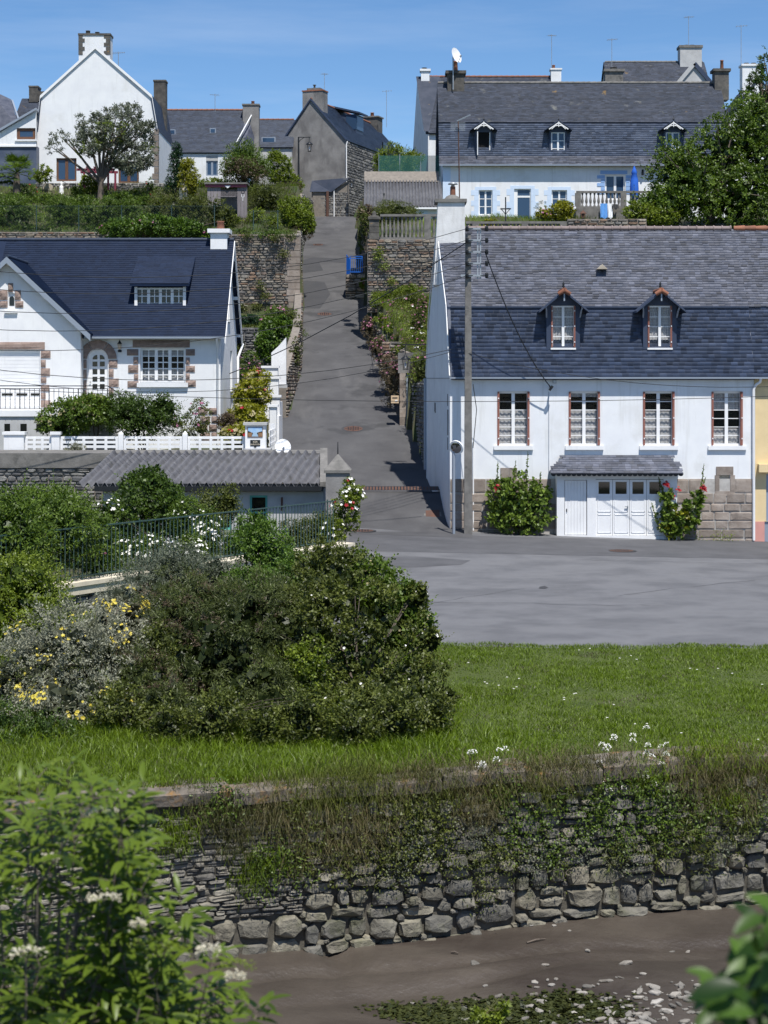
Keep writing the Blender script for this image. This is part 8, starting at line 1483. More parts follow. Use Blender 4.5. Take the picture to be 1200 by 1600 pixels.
slope_grass(9000, lambda Y: lane_lr(Y)[1]+.2, lambda Y: 75*Y/F, 75, 97.5, right_z, .22, 'lf_grass', 23, .02); slope_grass(5000, lambda Y: lane_lr(Y)[1]+.2, lambda Y: 75*Y/F, 75, 97.5, right_z, .22, 'lf_straw', 24, .02); slope_grass(6000, lambda Y: -240*Y/F, lambda Y: lane_lr(Y)[0]-.2, 84, 105.5, left_z, .22, 'lf_grass', 25, .02); slope_grass(9000, lambda Y: lane_lr(Y)[1]+.4, lambda Y: 420*Y/F, 99, 115, right_z, .25, 'lf_grass', 26, .025)
rs = np.random.default_rng(5)
def weeds(name, label, pts, n, leaf, m, seed, group='weeds rooted in the stone walls'):
    """tufts rooted in wall joints"""
    t = thing(name, label, 'weeds', pts[0], group); P_ = np.array([list(q) for q in pts]); r = np.random.default_rng(seed); i = r.integers(0, len(P_), n); p = P_[i]+r.normal(size=(n, 3))*np.array([.16, .08, .14]); v, f, tt = leaf_mesh(p, r.normal(size=(n, 3))+np.array([0, -.4, -.2]), r.normal(size=(n, 3))*.5+np.array([0, -.6, .6]), np.full(n, leaf[0])*r.uniform(.6, 1.2, n), np.full(n, leaf[1]), r.random(n)); place_mesh('leaves', v, f, M[m], t, tt); return t
weeds('wall_weeds', 'green tufts rooted in the tall left retaining wall', [P(a, b, 105.7) for a, b in ((407, 446), (415, 463), (401, 478), (380, 480), (443, 396), (430, 372), (455, 370), (385, 368))], 1500, (.12, .05), 'lf_olive', 3)
weeds('wall_weeds', 'green tufts rooted in the brown balustrade wall', [P(a, b, 97.7) for a, b in ((590, 400), (600, 415), (612, 440), (588, 462), (640, 455), (592, 392), (625, 462))], 1300, (.11, .045), 'lf_lime', 4)
# ---- upper garden (left)
UG = 'shrubs of the upper garden'
for i, (lab, b, m_, n_) in enumerate((('dark round shrub behind the chain-link at the far left', [bl(30, 335, 109, 36, 26), bl(0, 330, 110, 30, 26)], 'lf_mid', 6500), ('dark shrub right of the first fence post', [bl(98, 332, 109.5, 27, 26)], 'lf_mid', 5000), ('dark shrub between the second and third fence posts', [bl(140, 335, 109.5, 18, 24), bl(168, 333, 109.5, 18, 26)], 'lf_mid', 6000), ('lighter shrub left of the clipped hedge', [bl(205, 332, 110, 22, 22)], 'lf_mid', 4000))): shrub('garden_shrub', lab, 'shrub', b, n_, (.15, .045), m_, UG, base=14.6, stem_r=.03, seed=70+i)
hedge = [bl(247, 330, 110, 16, 28, .8), bl(275, 329, 110, 22, 28, .9), bl(305, 330, 110, 22, 28, .9), bl(335, 332, 110, 22, 26, .9), bl(355, 342, 109, 12, 22, .7)]
shrub('clipped_hedge', 'long clipped dark hedge before the plank hut', 'hedge', hedge, 17000, (.11, .04), 'lf_olive', UG, base=14.6, stem_r=.03, seed=75, clump=.12)
shrub('climbing_shrub', 'leafy climber sprawling over the wall above the navy ridge', 'climber', [bl(190, 360, 105.5, 36, 14), bl(245, 352, 105.6, 36, 16), bl(295, 360, 105.5, 30, 13), bl(320, 366, 105.4, 14, 9)], 13000, (.15, .10), 'lf_ivy', UG, base=13.4, stem_r=.02, seed=76, flowers=[(14, .10, 'lf_pink')])
shrub('undergrowth', 'low green growth at the foot of the chain-link fence', 'plants', [bl(60, 357, 107.4, 60, 5, .4), bl(150, 357, 107.4, 40, 5, .4), bl(380, 362, 107, 14, 6), bl(420, 366, 106.2, 40, 6), bl(355, 362, 107, 12, 6)], 5000, (.11, .04), 'lf_mid', UG, base=14.3, stem_r=.01, seed=77)
Y = 117.; sx = [bl(276, 290-k*13, Y, 17*(1-k/5.6)+2, 15) for k in range(5)]; shrub('cypress', 'dark green cone-shaped conifer by the tall white house', 'conifer', sx, 9000, (.14, .04), 'lf_bluegreen', UG, base=17.4, stem_r=.06, seed=78, clump=.14)
shrub('golden_conifer', 'golden-yellow columnar conifer beside the dark one', 'conifer', [bl(293.5, 290, 116, 15, 16), bl(293.5, 272, 116, 14.5, 16), bl(293, 258, 116, 10, 11)], 9000, (.12, .05), 'lf_yellow', UG, base=17.2, stem_r=.06, seed=79, clump=.14)
shrub('thuja', 'large rounded thuja with browned lower branches', 'conifer', [bl(380, 245, 123, 30, 24), bl(372, 262, 122, 28, 20), bl(398, 262, 122, 24, 22)], 12000, (.16, .05), 'lf_mid', UG, base=18.8, stem_r=.08, seed=80); crown('brown_branches', [bl(378, 266, 122.0, 31, 20), bl(395, 272, 121.5, 20, 14)], 6000, (.16, .04), 'lf_brown', bpy.data.objects['thuja'], seed=81, core=False)
shrub('willow_shrub', 'loose yellow-green shrub left of the street lamp', 'shrub', [bl(432, 262, 134, 22, 22), bl(445, 280, 134, 20, 16), bl(430, 245, 134, 9, 10), bl(460, 290, 136, 12, 12)], 9000, (.18, .07), 'lf_lime', UG, base=18.8, stem_r=.04, seed=82)
shrub('broom_bush', 'fine grey-green dome-shaped bush right of the plank hut', 'shrub', [bl(417, 310, 115, 30, 26)], 9000, (.13, .02), 'lf_olive', UG, base=16, stem_r=.03, seed=83)
shrub('bright_bush', 'bright green bush overhanging the tall corner wall at the lane', 'shrub', [bl(462, 330, 110.5, 26, 24), bl(470, 345, 109.5, 20, 22), bl(478, 358, 109, 12, 16)], 10000, (.12, .08), 'lf_lime', UG, base=14.8, stem_r=.03, seed=84); crown('dry_twigs', [bl(476, 362, 109, 14, 14)], 1500, (.12, .02), 'lf_brown', bpy.data.objects['bright_bush'], seed=85, core=False)
shrub('rusty_shrub', 'rusty-brown low shrub under the street lamp', 'shrub', [bl(455, 295, 130, 16, 9)], 1800, (.12, .05), 'lf_brown', UG, base=18.5, stem_r=.02, seed=86)
shrub('climbing_plant', 'yellow-green climber on the pergola', 'climber', [bl(140, 290, 121, 14, 16), bl(160, 300, 121, 12, 10), bl(124, 300, 120, 12, 8), bl(67, 272, 121, 13, 14)], 6000, (.15, .08), 'lf_lime', UG, base=18.2, stem_r=.02, seed=87)
shrub('low_bushes', 'low mixed green bushes before the whitewashed rubble wall', 'bushes', [bl(215, 305, 119, 22, 10), bl(60, 312, 118, 20, 8), bl(235, 292, 121, 10, 14), bl(40, 300, 119, 20, 12)], 5000, (.13, .05), 'lf_mid', UG, base=17.5, stem_r=.02, seed=88, flowers=[(10, .1, 'lf_redf')])
shrub('fill_shrubs', 'low mixed green plants on the slope around the plank hut', 'plants', [bl(400, 338, 111, 14, 12), bl(368, 345, 110, 10, 10), bl(425, 345, 109, 16, 12), bl(400, 300, 121, 14, 10), bl(345, 290, 124, 40, 8), bl(440, 310, 122, 14, 14), bl(310, 292, 124, 20, 10)], 8000, (.13, .06), 'lf_lime', UG, base=14.6, stem_r=.015, seed=96)
shrub('fill_shrubs', 'mixed low bushes behind the chain-link shrubs at the far left', 'plants', [bl(20, 312, 115, 30, 10), bl(80, 312, 115, 30, 8), bl(130, 315, 114, 26, 9), bl(185, 312, 115, 26, 9), bl(225, 316, 114, 14, 10)], 8000, (.13, .06), 'lf_mid', UG, base=15.6, stem_r=.015, seed=97)
# olive-like tree in front of the tall gable
Y = 118.; tree('olive_tree', 'grey-green forked tree standing before the tall white gable', [bl(150, 205, Y, 30, 22), bl(190, 195, Y+.5, 30, 28), bl(205, 178, Y+.5, 16, 16), bl(215, 215, Y+.6, 24, 22), bl(160, 182, Y, 12, 12), bl(140, 225, Y-.4, 30, 16), bl(200, 245, Y+.3, 26, 22), bl(93, 215, Y-.3, 13, 9), bl(85, 232, Y-.3, 12, 7), bl(125, 190, Y, 8, 10), bl(230, 200, Y, 12, 9), bl(172, 215, Y, 30, 20), bl(208, 255, Y, 24, 16), bl(228, 240, Y, 16, 18), bl(185, 250, Y+.4, 20, 14)], 24000, (.20, .075), 'lf_grey', P(158, 322, Y), .21, P(158, 284, Y), seed=3, clump=.2, per=22, nl=9, core=False, lump=4)
b_ = bpy.data.objects['olive_tree']; crown('yellow_sprays', [bl(140, 228, Y-.5, 30, 12), bl(232, 232, Y, 16, 8), bl(175, 205, Y-.6, 30, 18)], 1500, (.15, .06), 'lf_lime', b_, seed=9, core=False)
# palm
Y = 117.; pm_ = thing('palm_tree', 'bushy fan palm with shaggy trunk at the left edge', 'palm', P(26, 318, Y)); q = MB(); c = P(26, 270, Y); q.tube([P(27, 322, Y), P(26, 300, Y), c], [.22, .26, .18], 9); q.build('trunk', M['bark'], pm_); rr = random.Random(8)
for k in range(46):
    a = rr.uniform(0, 6.28); el = rr.uniform(-.55, 1.25); d = V((math.cos(a)*math.cos(el), math.sin(a)*math.cos(el), math.sin(el))); L_ = rr.uniform(.7, 1.15); tip = c+d*L_-Z_*.1; s = d.cross(Z_).normalized() if abs(d.z) < .95 else X_; u_ = s.cross(d); fr = MB(); fr.tube([c, tip], [.018, .012], 4, tint=.3); nb_ = 13
    for j in range(nb_):
        t_ = (j/(nb_-1)-.5)*2.5; dd = d*math.cos(t_)+s*math.sin(t_); e = tip+dd*rr.uniform(.5, .72)-Z_*(.10+.1*abs(t_)); w_ = u_.cross(dd).normalized()*.035; fr.add([tip, tip.lerp(e, .5)+w_, e, tip.lerp(e, .5)-w_], [(0, 1, 2, 3)], rr.uniform(.1, .95) if el > -.2 else rr.uniform(0, .3))
    fr.build('frond', M['lf_mid'], pm_)
# ---- right side upper
shrub('pittosporum', 'rounded bright shrub behind the green netting', 'shrub', [bl(618, 248, 124, 34, 20), bl(600, 255, 124, 20, 16), bl(638, 255, 124, 20, 16)], 8000, (.15, .06), 'lf_lime', None, base=17, stem_r=.05, seed=90)
shrub('dark_hedge', 'dark clipped shrub behind the short balustrade', 'shrub', [bl(620, 332, 103, 34, 17), bl(595, 340, 102, 18, 14)], 8000, (.10, .035), 'lf_olive', None, base=13.2, stem_r=.03, seed=91)
shrub('red_hedge', 'reddish-brown shrub between lane and pier', 'shrub', [bl(573, 333, 108, 12, 14)], 2500, (.11, .05), 'lf_brown', None, base=14, stem_r=.02, seed=92)
shrub('hydrangea', 'yellow-green hydrangea beside the raised terrace', 'shrub', [bl(878, 330, 111, 20, 14), bl(850, 336, 111, 12, 9)], 5000, (.14, .09), 'lf_yellow', None, base=15.4, stem_r=.02, seed=93, flowers=[(8, .1, 'lf_pink')])
crown('flower_spikes', [bl(846, 330, 111, 10, 14)], 700, (.12, .025), 'lf_grey', bpy.data.objects['hydrangea'], seed=94, core=False)
shrub('pot_plant', 'small yellow-green plant between the balusters', 'plant', [bl(765, 350, 100.2, 14, 7)], 1200, (.10, .06), 'lf_yellow', None, base=13.8, stem_r=.01, seed=95)
tree('sycamore_tree', 'big dense green tree at the right behind the slate ridge', [bl(1075, 290, 106, 55, 60), bl(1130, 240, 108, 60, 60), bl(1175, 220, 108, 50, 70), bl(1060, 265, 107, 40, 45), bl(1150, 310, 106, 60, 50), bl(1200, 280, 107, 60, 80), bl(1020, 325, 105.5, 32, 26), bl(1045, 322, 105, 40, 30), bl(1180, 180, 109, 26, 34)], 36000, (.19, .12), 'lf_mid', (PX(1110, 107), 107, 13.5), .3, P(1110, 320, 107), seed=6, clump=.12, per=16, nl=12)
tree('dark_tree', 'darker tree top rising at the right edge beyond the sycamore', [bl(1192, 135, 124, 24, 30), bl(1180, 160, 124, 26, 24), bl(1205, 105, 124, 18, 26)], 5000, (.2, .10), 'lf_dark', (PX(1200, 124), 124, 17), .3, P(1200, 180, 124), seed=7, clump=.16, per=20, nl=8, core=False)
tree('small_tree', 'small lower tree at the foot of the sycamore by the terrace', [bl(1000, 332, 104.5, 24, 16), bl(1030, 338, 104, 30, 14)], 5000, (.15, .08), 'lf_lime', (PX(1010, 104), 104, 13.5), .08, P(1010, 335, 104), seed=8, nl=5)
# ---- hollyhocks on the white facade
def hollyhock(label, blobs, n, spikes, m, seed, red=()):
    t = shrub('hollyhock', label, 'hollyhock', blobs, n, (.15, .14), m, 'hollyhocks against the granite plinth', base=-.05, stem_r=.02, nst=9, seed=seed, smat='stem', clump=.26, per=10, up=.1, lump=8, shell=(.5, 1.08))
    for (p0, y0, p1, y1) in spikes:
        a, b = P(p0, y0, 65.3), P(p1, y1, 65.35); q = MB(); q.tube([a, b], [.02, .008], 5); q.build('stalk', M['stem'], t); n_ = 60; r = np.random.default_rng(int(p0)); s = r.random(n_)**.8; A_, B_ = np.array(a), np.array(b); p = A_+(B_-A_)*s[:, None]; v, f, tt = leaf_mesh(p, r.normal(size=(n_, 3))+np.array([0, -.3, .2]), r.normal(size=(n_, 3))+np.array([0, -.5, .5]), .04+.10*(1-s), .03+.08*(1-s), r.random(n_)); place_mesh('stalk_leaves', v, f, M[m], t, tt)
    for (px, py, n_) in red: blooms('red_flowers', [bl(px, py, 65.2, 4, 12, .08)], n_, .085, 'lf_redf', t, seed)
hollyhock('big leafy hollyhock clump left of the garage', [bl(812, 785, 65.35, 46, 42, .45), bl(790, 775, 65.4, 26, 32, .4), bl(835, 790, 65.4, 25, 38, .4), bl(815, 815, 65.2, 44, 18, .45)], 5200, ((777, 770, 778, 720), (800, 770, 806, 720), (822, 760, 825, 706), (842, 765, 845, 738), (770, 800, 766, 760)), 'lf_hollyhock', 101, ((777, 768, 14),))
hollyhock('sprawling hollyhock with red flowers right of the garage', [bl(1045, 800, 65.2, 13, 36, .3), bl(1062, 815, 65.2, 22, 24, .3), bl(1080, 798, 65.3, 12, 26, .3), bl(1092, 775, 65.4, 6, 14, .2)], 3000, ((1040, 780, 1029, 745), (1094, 780, 1100, 724), (1030, 828, 1018, 785), (1085, 800, 1103, 745)), 'lf_hollyhock', 102, ((1041, 762, 12), (1099, 768, 12), (1049, 780, 10), (1060, 770, 5)))
crown('yellowed_leaves', [bl(1055, 815, 65.1, 20, 26, .3)], 400, (.12, .10), 'lf_yellow', bpy.data.objects['hollyhock.001'], seed=4, core=False)
weeds('roadside_weeds', 'low weeds along the foot of the white house', [V((PX(a, 65.3), 65.6, .05)) for a in (770, 800, 830, 1040, 1060, 1090, 1125, 1140)], 700, (.08, .03), 'lf_lime', 6, None)
# ---- plants hanging on the quay wall
def quay_pt(px, py):
    """point on the quay wall's outer face seen at a photograph position"""
    Y = 27.
    for _ in range(12): X = (px-600)*Y/F; Y = float(quay_y(X))-.12
    return V(((px-600)*Y/F, Y, PZ(py, Y)))
rs = np.random.default_rng(44); QP = 'plants hanging on the quay wall'
def tuft(label, spots, n, h, m, seed, down=.8, wd=.012):
    r = np.random.default_rng(seed); c = np.array([list(quay_pt(*q)) for q in spots]); i = r.integers(0, len(c), n); p = c[i]+r.normal(size=(n, 3))*np.array([.20, .05, .15]); t = thing('wall_grass', label, 'grass tuft', c[0], QP)
    grass_blades('blades', p, h*.62, wd*.7, m, t, seed, lean=1.5, droop=(0, -.25, .62-down*.95))
def wallplant(label, spots, n, leaf, m, seed, spread=(.15, .07, .17), fl=None):
    r = np.random.default_rng(seed); c = np.array([list(quay_pt(*q)) for q in spots]); i = r.integers(0, len(c), n); p = c[i]+r.normal(size=(n, 3))*np.array(spread)+np.array([0, -.06, 0]); t = thing('wall_plant', label, 'plant', c[0], QP); v, f, tt = leaf_mesh(p, r.normal(size=(n, 3))+np.array([0, -.5, -.3]), r.normal(size=(n, 3))*.5+np.array([0, -.7, .7]), np.full(n, leaf[0])*r.uniform(.5, 1.3, n), np.full(n, leaf[1])*r.uniform(.6, 1.2, n), np.clip(r.normal(.5, .25, n), 0, 1)); place_mesh('leaves', v, f, M[m], t, tt)
tuft('long dry grass hanging over the left coping', [(330, 1265), (350, 1275), (372, 1290), (395, 1270), (320, 1290), (360, 1320), (300, 1255)], 1700, .30, 'lf_drygrass', 1); tuft('green grass tuft falling over the coping left of the yellow lichen', [(440, 1240), (470, 1245), (500, 1230), (530, 1225), (455, 1265), (510, 1260), (545, 1240), (560, 1215), (580, 1225)], 2600, .36, 'lf_olive', 2, .7)
tuft('dense brown dead grass falling down the middle of the wall', [(480, 1290), (520, 1290), (555, 1285), (500, 1320), (540, 1310), (575, 1280), (590, 1300), (440, 1300), (420, 1280), (460, 1345), (600, 1240), (545, 1340), (480, 1255), (400, 1255)], 3800, .36, 'lf_drygrass', 3, 1.0); tuft('dry grass fringe in front of the right coping', [(1050, 1205), (1080, 1200), (1110, 1210), (1140, 1195), (1175, 1200), (1195, 1215), (1060, 1230), (1165, 1230), (1110, 1235), (1080, 1265), (1150, 1260)], 4600, .30, 'lf_drygrass', 4, .8); tuft('green grass on the coping at the far right', [(1070, 1190), (1110, 1185), (1150, 1190), (1000, 1215), (1190, 1190), (1120, 1250)], 3500, .32, 'lf_grass', 5, .45); tuft('dry tuft left of the white umbels', [(735, 1255), (745, 1275), (720, 1270), (830, 1210), (850, 1215)], 2200, .28, 'lf_drygrass', 6)
tuft('dry fringe along the coping between the two lichened stretches', [(660, 1215), (700, 1222), (740, 1215), (800, 1212), (880, 1205), (910, 1200), (640, 1225), (770, 1225), (960, 1200)], 3800, .26, 'lf_drygrass', 8, .6); tuft('green fringe hanging from the coping above the ivy', [(650, 1235), (690, 1240), (760, 1235), (820, 1228), (890, 1222), (600, 1250), (850, 1240)], 3000, .30, 'lf_olive', 9, .8); tuft('dark grass tuft low on the left of the wall', [(250, 1300), (260, 1315), (275, 1305), (380, 1375), (400, 1350)], 1600, .22, 'lf_grass', 7, .9)
wallplant('bramble leaves hanging right of the dead grass', [(620, 1260), (650, 1270), (680, 1265), (640, 1300), (690, 1300), (600, 1330), (625, 1345), (665, 1330)], 3000, (.05, .035), 'lf_olive', 11); wallplant('bright ivy on the wall under the orange lichen', [(790, 1250), (835, 1275), (870, 1250), (905, 1300), (800, 1305), (780, 1230), (930, 1255), (860, 1330)], 2300, (.05, .036), 'lf_mid', 12)
wallplant('dark leafy weeds in the middle of the boulder wall', [(760, 1330), (790, 1345), (735, 1350), (750, 1390), (770, 1320), (700, 1350), (870, 1340), (820, 1320), (590, 1370), (550, 1350)], 2600, (.055, .022), 'lf_olive', 13); wallplant('leafy plants below the white umbels', [(945, 1225), (990, 1235), (1015, 1225), (935, 1275), (1005, 1275), (1040, 1260), (965, 1310), (1030, 1305)], 2700, (.06, .03), 'lf_mid', 14); wallplant('strap-leaved weeds at the right of the boulder wall', [(1060, 1290), (1080, 1310), (1040, 1320), (1010, 1330), (1100, 1330), (1095, 1290), (1150, 1300), (1170, 1270), (960, 1330), (1130, 1270)], 2800, (.11, .016), 'lf_olive', 15); wallplant('green creeper in the thin schist courses at the left', [(430, 1330), (410, 1360), (330, 1250), (460, 1350), (350, 1250)], 1500, (.06, .025), 'lf_mid', 16); wallplant('silver-green weeds scattered across the wall', [(640, 1320), (620, 1350), (830, 1340), (980, 1340), (1120, 1320), (900, 1330), (740, 1300), (1180, 1240)], 2600, (.04, .022), 'lf_grey', 17)
wallplant('mixed leafy weeds growing through the dead grass in the middle', [(450, 1270), (490, 1300), (530, 1260), (560, 1320), (585, 1265), (470, 1340), (520, 1345), (610, 1300)], 2600, (.055, .028), 'lf_olive', 18); wallplant('leafy weeds growing through the dry fringe at the right end', [(1060, 1240), (1100, 1265), (1140, 1245), (1180, 1265), (1080, 1285)], 1700, (.06, .028), 'lf_mid', 19)
# white umbels on the coping
for i, (lab, sp, cnt) in enumerate((('group of white umbels on the coping in front of the lawn, right of the lichen', [(rs.uniform(925, 1045), rs.uniform(1138, 1235)) for _ in range(26)], 26), ('small group of white umbels on the coping below the olive bush', [(rs.uniform(728, 790), rs.uniform(1160, 1215)) for _ in range(10)], 10))):
    t = thing('white_umbels', lab, 'wild flowers', quay_pt(980 if i == 0 else 755, 1230), 'white umbels on the quay'); st_, P_, D_ = MB(), [], []
    for (px, py) in sp:
        top = quay_pt(px, py)+V((0, rs.uniform(-.15, .1), 0)); base = quay_pt((980 if i == 0 else 755)+(px-(980 if i == 0 else 755))*.6, 1232); st_.tube([base, base.lerp(top, .6)+V((rs.uniform(-.03, .03), 0, .02)), top], [.008, .006, .003], 4)
        for _ in range(26): a = rs.uniform(0, 6.28); r_ = .042*math.sqrt(rs.random()); P_.append((top.x+r_*math.cos(a), top.y+r_*math.sin(a)*.8, top.z+.05*(1-(r_/.042)**2)+rs.uniform(-.012, .012))); D_.append((math.cos(a), math.sin(a), .2))
    st_.build('stems', M['stem'], t); n_ = len(P_); v, f, tt = leaf_mesh(np.array(P_), np.array(D_), np.tile(np.array([0, -.5, 1.]), (n_, 1)), np.full(n_, .02), np.full(n_, .02), rs.random(n_)); place_mesh('flower_heads', v, f, M['lf_white'], t, tt)
# ---------------------------------------------------------------- near bank and foreground elder
sheet('near_bank', np.arange(-30, 30.1, 1.), np.arange(-12, 15.6, .6), lambda X, Y: np.interp(Y, [-12, 8.6, 14.2, 16], [1.75, 1.7, -2.0, -3.3])+.08*np.sin(X*1.3+Y), 'soil')
def leaf_unit(name, m, bend=.25, fold=.16, seg=5, wid=.36):
    mb = MB()
    prev = None; vs_ = []
    for i in range(seg+1):
        t_ = i/seg; w_ = wid*math.sin(math.pi*min(1, t_*.93+.03))**.8*.5; z = -bend*t_*t_; vs_ += [(-w_, t_, z+w_*fold*2), (0, t_, z), (w_, t_, z+w_*fold*2)]
    fs = []
    for i in range(seg):
        for k in (0, 1): fs.append((i*3+k, i*3+k+1, (i+1)*3+k+1, (i+1)*3+k))
    me = bpy.data.meshes.new(name); me.from_pydata(vs_, [], fs); me.materials.append(M[m]); me.polygons.foreach_set('use_smooth', np.ones(len(fs), bool)); return me, np.array(vs_), fs
def rmat(name, c1, c2, rough=.4):
    """leaf green varied per object or per piece"""
    m = leafmat(name, c1, c2, rough=rough, trans=.32); nt = m.node_tree; oi = nt.nodes.new('ShaderNodeObjectInfo'); at = [n for n in nt.nodes if n.type == 'ATTRIBUTE'][0]; ad = nt.nodes.new('ShaderNodeMath'); ad.operation = 'MAXIMUM'; mixn = [n for n in nt.nodes if n.type == 'MIX_RGB'][0]; nt.links.new(at.outputs['Fac'], ad.inputs[0]); nt.links.new(oi.outputs['Random'], ad.inputs[1]); nt.links.new(ad.outputs[0], mixn.inputs['Fac']); M[name] = m; return m
rmat('lf_elder_near', *G['elder']); rmat('lf_laurel_near', (.014, .040, .006), (.075, .145, .018), .42)
def leafy(t, specs, lu, nobj, name='leaf'):
    """specs = [(pos, dir, up, length, tint)]; the nearest nobj become leaf objects, the rest one mesh of kind stuff"""
    me, arr, fs = lu; specs.sort(key=lambda s: s[5]); V_, F_, T_ = [], [], []; b = 0
    for i, (p, d, u, l, tint, key) in enumerate(specs):
        d = d.normalized(); s = d.cross(u).normalized(); n_ = s.cross(d)
        mtx = Matrix(((s.x*l, d.x*l, n_.x*l, p.x), (s.y*l, d.y*l, n_.y*l, p.y), (s.z*l, d.z*l, n_.z*l, p.z), (0, 0, 0, 1)))
        if i < nobj: o = bpy.data.objects.new(name, me); COL.objects.link(o); o.parent = t; o.matrix_local = Matrix.Translation(-WL[t.name]) @ mtx
        else:
            m3 = np.array(mtx); V_.append(arr @ m3[:3, :3].T+m3[:3, 3]); F_ += [tuple(b+q for q in f) for f in fs]; T_ += [tint]*len(fs); b += len(arr)
    if V_: o = place_mesh('leaves', np.concatenate(V_), np.array(F_), lu[0].materials[0], t, T_, smooth=True); o['kind'] = 'stuff'
el = thing('elder_bush', 'blurred elder bush with flat white flower heads in the lower left foreground', 'bush', (-1.45, 7.4, 1.7)); r = random.Random(77); specs = []; stm = MB()
bound = lambda py: np.interp(py, [1190, 1230, 1300, 1340, 1400, 1480, 1540, 1600], [70, 190, 212, 205, 240, 300, 330, 350])
shoots = [(225, 1245, 7.0), (105, 1205, 7.2), (60, 1215, 7.4), (140, 1235, 7.0), (200, 1350, 6.8), (285, 1425, 6.7), (330, 1500, 6.8), (30, 1245, 7.0), (180, 1290, 7.3), (395, 1578, 6.6), (350, 1560, 6.9)]
while len(shoots) < 80:
    py = r.uniform(1235, 1640); px = r.uniform(-30, float(bound(py)))
    if px < bound(py)-8: shoots.append((px, py, r.uniform(6.6, 8.6)))
for _ in range(24): shoots.append((r.uniform(-40, 250), r.uniform(1470, 1660), r.uniform(6.5, 7.6)))
root = V((-1.5, 7.6, 1.6))
for (px, py, Y) in shoots:
    tip = P(px, py, Y); ax = V((r.uniform(-.25, .5), r.uniform(-.35, .15), r.uniform(.7, 1.2))).normalized(); L_ = r.uniform(.22, .34); b0 = tip-ax*L_; stm.tube([b0.lerp(root, .55)-Z_*.1, b0-ax*.06, tip], [.006, .004, .0025], 5)
    for nd in range(4):
        q = b0+ax*L_*(.25+.25*nd); a0 = r.uniform(0, 6.28)
        for s_ in (0, 1):
            a = a0+s_*math.pi+nd*1.57; side = (ax.cross(Y_).normalized()*math.cos(a)+ax.cross(ax.cross(Y_)).normalized()*math.sin(a)); d = (side*.9+ax*(.30+.18*nd)+V((0, 0, -.08))).normalized(); pl = r.uniform(.07, .11)*(1-.12*nd); e = q+d*pl; stm.tube([q, e], [.003, .002], 3); up_ = (Z_+ax*.5+V((r.uniform(-.4, .4), r.uniform(-.6, .1), 0))).normalized(); s2 = d.cross(up_).normalized(); ll = r.uniform(.085, .125)*(1-.08*nd); tn_ = r.random()
            specs.append((e, d-Z_*.12, up_, ll*1.15, tn_, e.y-.15*r.random()))
            for f_ in (.45, .9):
                for sg in (-1, 1): specs.append((q+d*pl*f_, (d*.55+s2*sg*.85-Z_*.1), up_, ll*r.uniform(.8, 1.05), min(1, max(0, tn_+r.uniform(-.15, .15))), e.y-.15*r.random()))
stm.build('stems', M['bark'], el); leafy(el, specs, leaf_unit('elder_leaf', 'lf_elder_near', wid=.27), 300)
bigst = MB(); 
for (px, py, Y) in ((120, 1420, 7.4), (130, 1580, 7.4), (40, 1560, 7.6), (220, 1500, 7.2)): bigst.tube([root-Z_*.3, root.lerp(P(px, py, Y), .5)+V((.05, 0, .1)), P(px, py, Y)], [.022, .016, .008], 6)
bigst.build('branches', M['bark'], el)
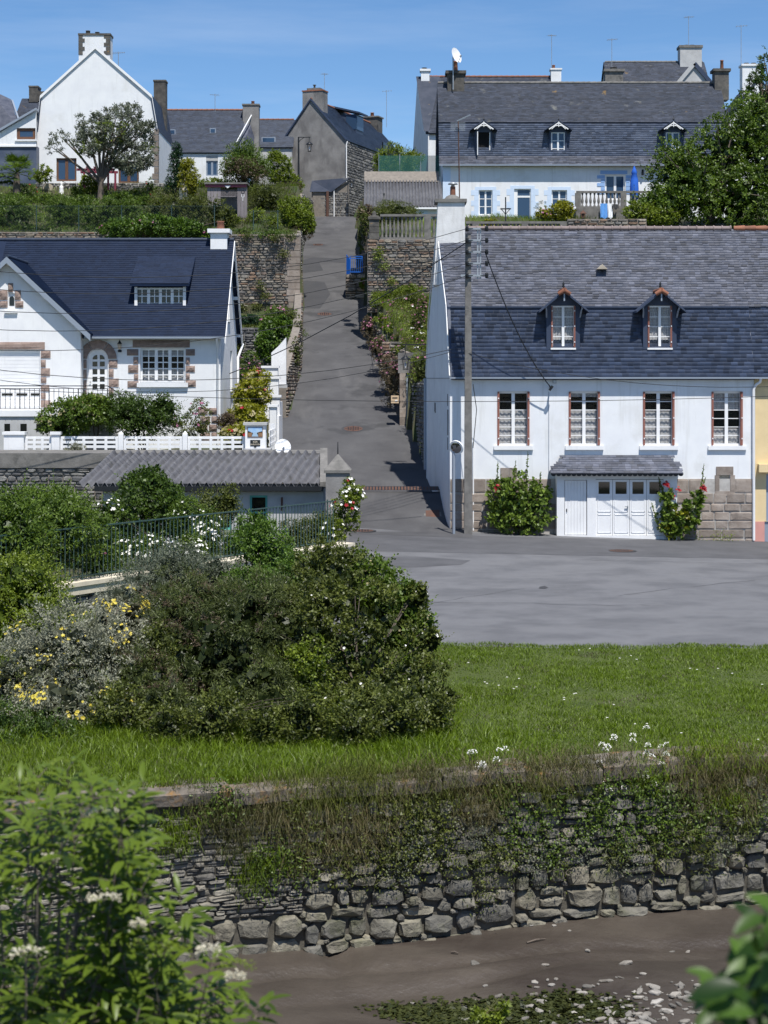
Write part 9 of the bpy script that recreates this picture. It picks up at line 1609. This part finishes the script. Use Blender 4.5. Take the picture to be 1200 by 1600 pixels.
def umbel(c, w_, m, name='flower_head'):
    r2 = np.random.default_rng(int(abs(c.x*1000))); n_ = 150; a = r2.uniform(0, 6.28, n_); q = np.sqrt(r2.random(n_))*w_; p = np.stack([c.x+q*np.cos(a), c.y+q*np.sin(a)*.8, c.z-.22*q*q/w_+r2.normal(0, .006, n_)+.006*np.sin(a*5)], 1); v, f, tt = leaf_mesh(p, np.stack([np.cos(a), np.sin(a), a*0+.3], 1), np.tile(np.array([0, -.3, 1.]), (n_, 1))+r2.normal(size=(n_, 3))*.3, np.full(n_, .009), np.full(n_, .009), r2.random(n_)); place_mesh(name, v, f, M[m], el, tt)
for (px, py, Y, w_) in ((155, 1266, 6.75, .07), (162, 1400, 6.55, .06), (215, 1443, 6.5, .028), (45, 1485, 6.5, .065), (325, 1481, 6.5, .042), (368, 1524, 6.5, .036), (80, 1340, 6.6, .03)): umbel(P(px, py, Y), w_, 'lf_cream')
for (px, py, Y, w_) in ((30, 1222, 7.0, .085), (95, 1190, 7.2, .075), (60, 1390, 6.8, .09), (235, 1472, 6.6, .09), (370, 1505, 6.6, .07), (270, 1480, 6.6, .07), (20, 1380, 6.8, .06)): umbel(P(px, py, Y), w_, 'lf_hydr' if False else 'lf_lime')
rb = thing('laurel_branch', 'strongly blurred glossy green leaves in the lower right corner', 'branch', P(1230, 1620, 3.2)); specs = []; sm = MB()
for k in range(150):
    py = r.uniform(1430, 1660); lo_ = np.interp(py, [1420, 1470, 1520, 1560, 1660], [1180, 1140, 1105, 1085, 1080]); px = r.uniform(lo_+18, 1290); Y = r.uniform(2.95, 3.5); p = P(px, py, Y); d = V((r.uniform(-1.0, .5), r.uniform(-.4, .3), r.uniform(-.9, .5))); specs.append((p, d, V((r.uniform(-.4, .4), -.6, 1)).normalized(), r.uniform(.05, .085), r.random(), Y))
    if k % 5 == 0: sm.tube([P(1260, 1640, 3.25), p.lerp(P(1260, 1640, 3.25), .5)+V((0, 0, .01)), p], [.006, .004, .002], 4)
sm.tube([P(1260, 1640, 3.25), V((1.1, 3.4, 2.2)), V((1.3, 3.6, 1.6))], [.012, .014, .016], 6); sm.build('twigs', M['bark'], rb); leafy(rb, specs, leaf_unit('laurel_leaf', 'lf_laurel_near', bend=.3, wid=.46), 120)
t = shrub('sapling', 'small yellow-green plant growing at the bottom edge before the mud', 'plant', [bl(760, 1588, 16, 26, 14, .1), bl(785, 1575, 16, 8, 12, .06)], 900, (.05, .022), 'lf_lime', None, base=-1.9 if False else None, stem_r=.006, seed=120, smat='stem', core=False)
